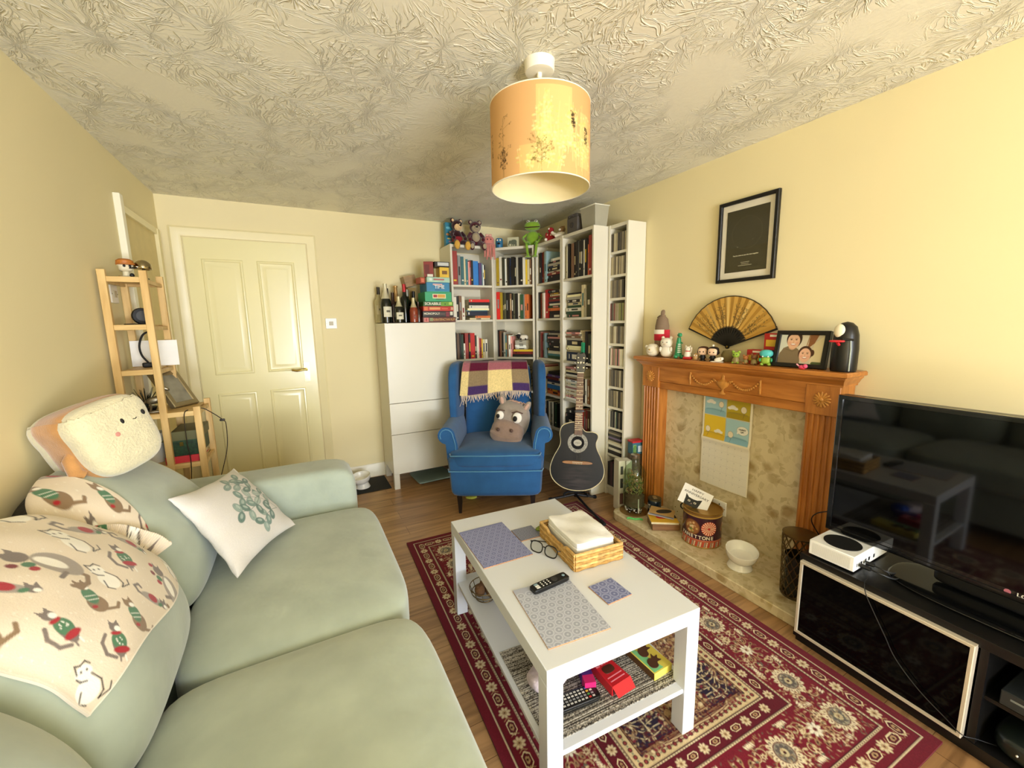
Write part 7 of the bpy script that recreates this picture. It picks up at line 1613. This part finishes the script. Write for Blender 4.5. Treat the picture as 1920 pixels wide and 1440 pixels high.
# ================================================================== ON TOP OF THE BOOKCASES
ZK = 2.0205
def plush(label, loc, rz, s, fur, muz, pad, belly=None, shirt=None, ear=.03, hand=None, legc=None):
    r = thing('plush_bear', label, 'plush toy', loc, rz); f = mat('plush_'+fur[1:], fur, .95, var=(40, .12), bump=(300, .5, .003), sheen=.4, spec=.1); mz = mat('plush_'+muz[1:], muz, .95, bump=(300, .4, .002), sheen=.4); pd = mat('plush_'+pad[1:], pad, .95, bump=(300, .4, .002))
    E = lambda nm, c, rr_, m, par=None, M=None: MB().ell(tuple(v*s for v in c), tuple(v*s for v in rr_), m, 16, M).done(nm, par or r)
    E('body', (0, .0, .055), (.042, .036, .055), f)
    if shirt: E('shirt', (0, -.003, .042), (.0425, .0365, .036), mat('plush_'+shirt[1:], shirt, .9))
    if belly: E('belly_patch', (0, -.016, .060), (.032, .026, .038), mat('plush_'+belly[1:], belly, .95, bump=(300, .4, .002)))
    E('head', (0, -.006, .138), (.042, .038, .040), f); E('face', (0, -.022, .128), (.034, .026, .030), mz); E('snout', (0, -.044, .124), (.018, .014, .013), mz); E('nose', (0, -.057, .130), (.009, .006, .007), MC['felt_black'])
    for e in (-1, 1):
        o = E('ear', (e*.034, 0, .172), (ear, .010, ear), f); E('inner_ear', (e*.034, -.007, .172), (ear*.6, .006, ear*.6), mz if ear < .02 else f, o); E('eye', (e*.012, -.047, .143), (.0045, .003, .006), MC['felt_black'])
        MB().tube([(e*.036*s, -.004*s, .092*s), (e*.056*s, -.02*s, .065*s), (e*.05*s, -.036*s, .046*s)], lambda t: .0135*s*(1-.15*t), f, 10).done('arm', r)
        E('hand', (e*.049, -.040, .044), (.014, .013, .015), mat('plush_'+hand[1:], hand, .9) if hand else f)
        l = MB().tube([(e*.022*s, -.014*s, .020*s), (e*.036*s, -.052*s, .014*s), (e*.044*s, -.070*s, -.002*s)], .016*s, f, 10).done('leg', r)
        E('foot', (e*.045, -.078, -.012), (.019, .016, .028) if not legc else (.022, .017, .032), pd if legc else f, r); E('foot_pad', (e*.046, -.093, -.012), (.014, .005, .019), pd, l)
def tops():
    r = thing('picture_box', 'upright blue box with orange and pink patches behind the dark brown bear', 'box', (1.237, 3.535, ZK), .0); bl = mat('blue_print_box', '#2f7f9a', .5)
    part('box', r, ('box', 0, 0, 0, .075, .05, .20, bl))
    for i, (x, z, w_, h_, c) in enumerate(((.02, .10, .03, .02, '#d8a06a'), (.045, .12, .022, .016, '#e0b090'), (.025, .155, .04, .02, '#6ab5c4'), (.04, .04, .03, .018, '#b58aa0'), (.03, .065, .035, .012, '#e0c878'))): part('printed_patch', r, ('soft', w_/2, .001, h_/2, 2.5, mat('patch_'+c[1:], c, .5), 5, lambda a, b, cc, x=x, z=z: (a+x, b-.0004, cc+z)))
    plush('dark brown teddy with tan muzzle, red jumper and yellow foot pads on left bookcase', (1.312, 3.462, ZK), .18, 1.17, '#34141a', '#e2bf8a', '#d8a84a', shirt='#8a1f26', ear=.018, legc=1)
    plush('plum-coloured bear with a grey-beige belly and muzzle beside the dark teddy', (1.487, 3.468, ZK), -.15, 1.19, '#4e1a24', '#a8987a', '#a8987a', belly='#a8987a', ear=.017)
    r = thing('plush_octopus', 'pink octopus plush with dangling legs on the edge of the left bookcase', 'plush toy', (1.598, 3.425, ZK), -.3); r.scale = (1.25, 1.1, 1.12); pk = mat('pink_plush', '#cf8074', .95, var=(40, .1), bump=(300, .5, .002), sheen=.5)
    part('head', r, ('soft', .040, .036, .042, 2.4, pk, 10, lambda x, y, z: (x, y+.01, z+.042))); 
    for i in range(6):
        x = -.032+.013*i; part('tentacle', r, ('tube', smooth_poly([(x*.7, -.01, .02), (x, -.034, .008), (x*1.05+.003*math.sin(i*2), -.040, -.04), (x*1.1, -.036, -.085-.02*(i % 2))], 4, False), .0085, pk, 8, None, .005))
    for e in (-1, 1): part('eye', r, ('ell', (e*.012, -.028, .052), (.004, .003, .005), MC['felt_black'], 8)); part('bow', r, ('soft', .012, .008, .009, 2.5, mat('pale_pink', '#e2ad9a', .9), 5, lambda x, y, z, e=e: (x+e*.012, y, z+.088)))
    r = thing('novelty_jar', 'small blue jar with two pale spots and a dark mouth shape on the corner bookcase', 'jar', (1.715, 3.452, ZK), -.6); bj = mat('blue_enamel', '#2c6f96', .4)
    part('jar', r, ('lathe', [(.0001, 0), (.030, .002), (.034, .02), (.034, .066), (.028, .082), (.0001, .088)], bj, 22)); part('dark_patch', r, ('ell', (0, -.031, .035), (.014, .006, .011), MC['felt_black'], 10))
    for e in (-1, 1): part('pale_spot', r, ('ell', (e*.012, -.029, .064), (.009, .007, .009), C_wht, 10))
    r = thing('block_picture', 'small pale block picture of a grey elephant on the corner bookcase', 'picture', (1.815, 3.372, ZK), -.75); part('block', r, ('box', -.052, 0, 0, .052, .022, .088, mat('pale_block', '#c3bf9c', .6))); eg = mat('elephant_grey', '#5f6450', .7)
    part('elephant_body', r, ('soft', .028, .0016, .021, 2.6, eg, 8, lambda x, y, z: (x+.006, y-.0008, z+.046))); part('elephant_head', r, ('soft', .014, .002, .015, 2.4, eg, 6, lambda x, y, z: (x-.026, y-.001, z+.046))); part('elephant_trunk', r, ('tube', [(-.036, -.001, .046), (-.041, -.001, .03), (-.038, -.001, .018)], .004, eg, 6))
    for x in (-.012, .004, .02, .03): part('elephant_leg', r, ('box', x-.004, -.0022, .012, x+.004, 0, .034, eg))
    # frog plush sitting on the edge where the corner bookcases meet
    r = thing('plush_frog', 'long-limbed green frog plush sitting on the bookcase corner with its legs dangling', 'plush toy', (1.945, 3.245, ZK), math.radians(-38)); r.scale = (1.35, 1.2, 1.12); g = mat('frog_green', '#7fa52a', .95, var=(30, .12), bump=(280, .5, .002), sheen=.4); gd = mat('frog_dark', '#4f7a22', .95)
    part('body', r, ('soft', .042, .034, .058, 2.4, g, 10, lambda x, y, z: (x, y+.004, z+.056))); part('head', r, ('soft', .052, .042, .034, 2.4, g, 12, lambda x, y, z: (x, y-.012, z+.145+.1*abs(y)))); part('mouth', r, ('tube', [(-.048, -.030, .138), (-.024, -.051, .132), (0, -.0565, .131), (.024, -.051, .132), (.048, -.030, .138)], .004, mat('mouth_red_brown', '#3a1a14', .8), 8))
    for e in (-1, 1):
        h_ = part('eye_bump', r, ('ell', (e*.024, -.012, .176), (.017, .016, .017), g, 14)); part('eye', h_, ('ell', (e*.025, -.022, .180), (.011, .009, .011), C_wht, 12)); part('pupil', h_, ('ell', (e*.026, -.031, .181), (.005, .003, .004), MC['felt_black'], 8))
        part('arm', r, ('tube', smooth_poly([(e*.036, 0, .092), (e*.062, -.012, .06), (e*.048, -.05, .03), (e*.03, -.062, .005)], 4, False), .009, g, 8, None, .007)); part('hand', r, ('soft', .015, .010, .008, 2.5, gd, 5, lambda x, y, z, e=e: (x+e*.028, y-.066, z+.002)))
        part('leg', r, ('tube', smooth_poly([(e*.02, -.02, .014), (e*.032, -.060, .016), (e*.030, -.072, -.03), (e*.024, -.07, -.085)], 4, False), .0105, g, 8, None, .008)); part('foot', r, ('soft', .018, .026, .007, 2.6, g, 6, lambda x, y, z, e=e: (x+e*.022, y-.08, z-.094)))
    r = thing('plush_doll', 'seated red plush doll with white spots left of the grey box', 'plush toy', (1.985, 3.01, ZK), -1.0); rd = mat('red_plush', '#a8262a', .95, bump=(300, .4, .002))
    part('body', r, ('lathe', [(.0001, 0), (.042, .004), (.040, .03), (.022, .07), (.010, .085)], rd, 18)); part('head', r, ('ell', (0, 0, .092), (.026, .024, .022), rd, 14)); part('arm', r, ('ell', (-.036, -.01, .05), (.012, .012, .024), rd, 10)); part('foot', r, ('ell', (-.03, -.036, .012), (.014, .018, .012), C_wht, 10)); part('foot', r, ('ell', (.026, -.04, .012), (.014, .018, .012), rd, 10))
    for a, z in ((-1.9, .03), (-1.2, .045), (-2.4, .05), (-1.6, .02)): part('white_spot', r, ('ell', (.037*math.cos(a)*(1-z*4), .037*math.sin(a)*(1-z*4), z), (.007, .006, .007), C_wht, 8))
    part('white_spot', r, ('ell', (-.010, -.020, .10), (.008, .006, .008), C_wht, 8))
    r = thing('plush_doll', 'floppy white-limbed plush with a brown head between red doll and grey box', 'plush toy', (1.99, 2.87, ZK), -1.2); wl = mat('white_plush', '#e0d6bd', .95, bump=(300, .4, .002)); bw = mat('brown_plush', '#8a6a42', .95)
    part('body', r, ('soft', .045, .03, .026, 2.4, wl, 8, lambda x, y, z: (x, y, z+.026))); part('head', r, ('ell', (.012, .0, .068), (.028, .024, .026), bw, 12)); part('snout', r, ('ell', (.004, -.024, .064), (.012, .010, .009), wl, 10)); part('arm', r, ('tube', [(-.03, -.01, .03), (-.06, -.02, .04), (-.075, -.022, .055)], .013, wl, 8)); part('leg', r, ('tube', [(.03, -.02, .018), (.01, -.045, .016), (-.02, -.055, .014)], .013, wl, 8)); part('ear', r, ('ell', (.030, 0, .086), (.009, .006, .009), bw, 8))
    r = thing('storage_box', 'dark grey plastic box with a round catch on top of the guitar-side bookcase', 'box', (1.952, 2.735, ZK), -PI/2); gp = mat('charcoal_box_plastic', '#55504c', .5)
    part('case', r, ('box', 0, 0, 0, .135, .20, .115, gp)).modifiers.new('b', 'BEVEL').width = .006; part('lid', r, ('prism', [(.004, .115), (.016, .136), (.119, .136), (.131, .115)], -.198, -.002, gp, RX(PI/2) @ Matrix.Identity(4))); part('handle', r, ('tube', [(.04, -.004, .118), (.05, -.010, .126), (.085, -.010, .126), (.095, -.004, .118)], .004, gp, 8)); part('catch', r, ('lathe', [(.02, 0), (.02, .004), (.012, .006)], mat('catch_grey', '#3a3634', .5), 18, T(.066, 0, .058) @ RX(PI/2)))
    r = thing('storage_box', 'translucent frosted plastic tub on top of the bookcase nearest the tower', 'box', (1.955, 2.568, ZK), -PI/2); fp = mat('frosted_plastic', '#ece6cc', .3, trans=.55, ior=1.2)
    vs = []; fs = []
    for k, (i_, z) in enumerate(((.012, .0), (0, .145), (.003, .145), (.015, .003))): vs += [(i_, i_, z), (.17-i_, i_, z), (.17-i_, .13-i_, z), (i_, .13-i_, z)]
    for k in range(3): fs += [(k*4+i, k*4+(i+1) % 4, (k+1)*4+(i+1) % 4, (k+1)*4+i) for i in range(4)]
    fs += [(3, 2, 1, 0), (12, 13, 14, 15)]; b = MB().add(vs, fs, fp); b.done('tub', r, smooth=0, bev=.006); MB().box(-.004, -.004, .144, .174, .134, .152, mat('white_tub_lid', '#e2decb', .45)).done('lid', r, bev=.003)
    r = thing('plush_sheep', 'black and white sheep plush on the small white book stack in the corner bookcase', 'plush toy'); r.matrix_world = UNITS['B'][3] @ T(.245, .085, ZSHEEP+.0005) @ RZ(.1)
    part('body', r, ('soft', .042, .03, .026, 2.4, C_wht, 8, lambda x, y, z: (x+.012, y, z+.026))); part('head', r, ('ell', (-.034, -.014, .036), (.020, .018, .024), MC['felt_black'], 12)); part('fringe', r, ('ell', (-.032, -.010, .06), (.016, .014, .010), C_wht, 10))
    for e in (-1, 1): part('ear', r, ('ell', (-.034+e*.022, -.01, .044), (.010, .006, .006), MC['felt_black'], 8)); part('leg', r, ('tube', [(.01+e*.02, -.02, .014), (.014+e*.024, -.044, .010)], .007, MC['felt_black'], 8))
    o = MB().box(-.017, -.009, 0, .017, .009, .155, mat('green_tool', '#2fa878', .4)).done('spirit_level', bev=.002); o.matrix_world = UNITS['D'][3] @ T(.262, .02, SHZ[3]+.0005) @ RY(.03); MB().box(-.010, -.0095, .05, .010, -.009, .08, mat('tool_window', '#1d2a24', .3)).done('window', o); tag(o, 'bright green narrow block standing on the shelf above the guitar head', 'tool')
tops()
# ================================================================== ON THE FLOOR BY THE BACK WALL
o = MB().box(.22, 3.335, .0005, .605, 3.66, .005, mat('black_rubber_mat', '#1d1d1c', .8, bump=(200, .4, .001))).done('feeding_mat', bev=.002); tag(o, 'thin black rubber mat under the pet bowl by the back wall', 'mat')
r = thing('bathroom_scale', 'pale glass bathroom scale under the white storage cabinet', 'scale', (.97, 3.42, .0005), .06)
MB().soft(.16, .15, .006, 20, mat('pale_green_glass', '#8fa39a', .12, spec=.6), 8, lambda x, y, z: (x, y, z+.018)).done('glass_plate', r, bev=.001)
for x in (-.12, .12):
    for y in (-.11, .11): MB().cyl((x, y, 0), .016, .013, mat('scale_foot', '#2a2a2a', .6), 14).done('foot', r)
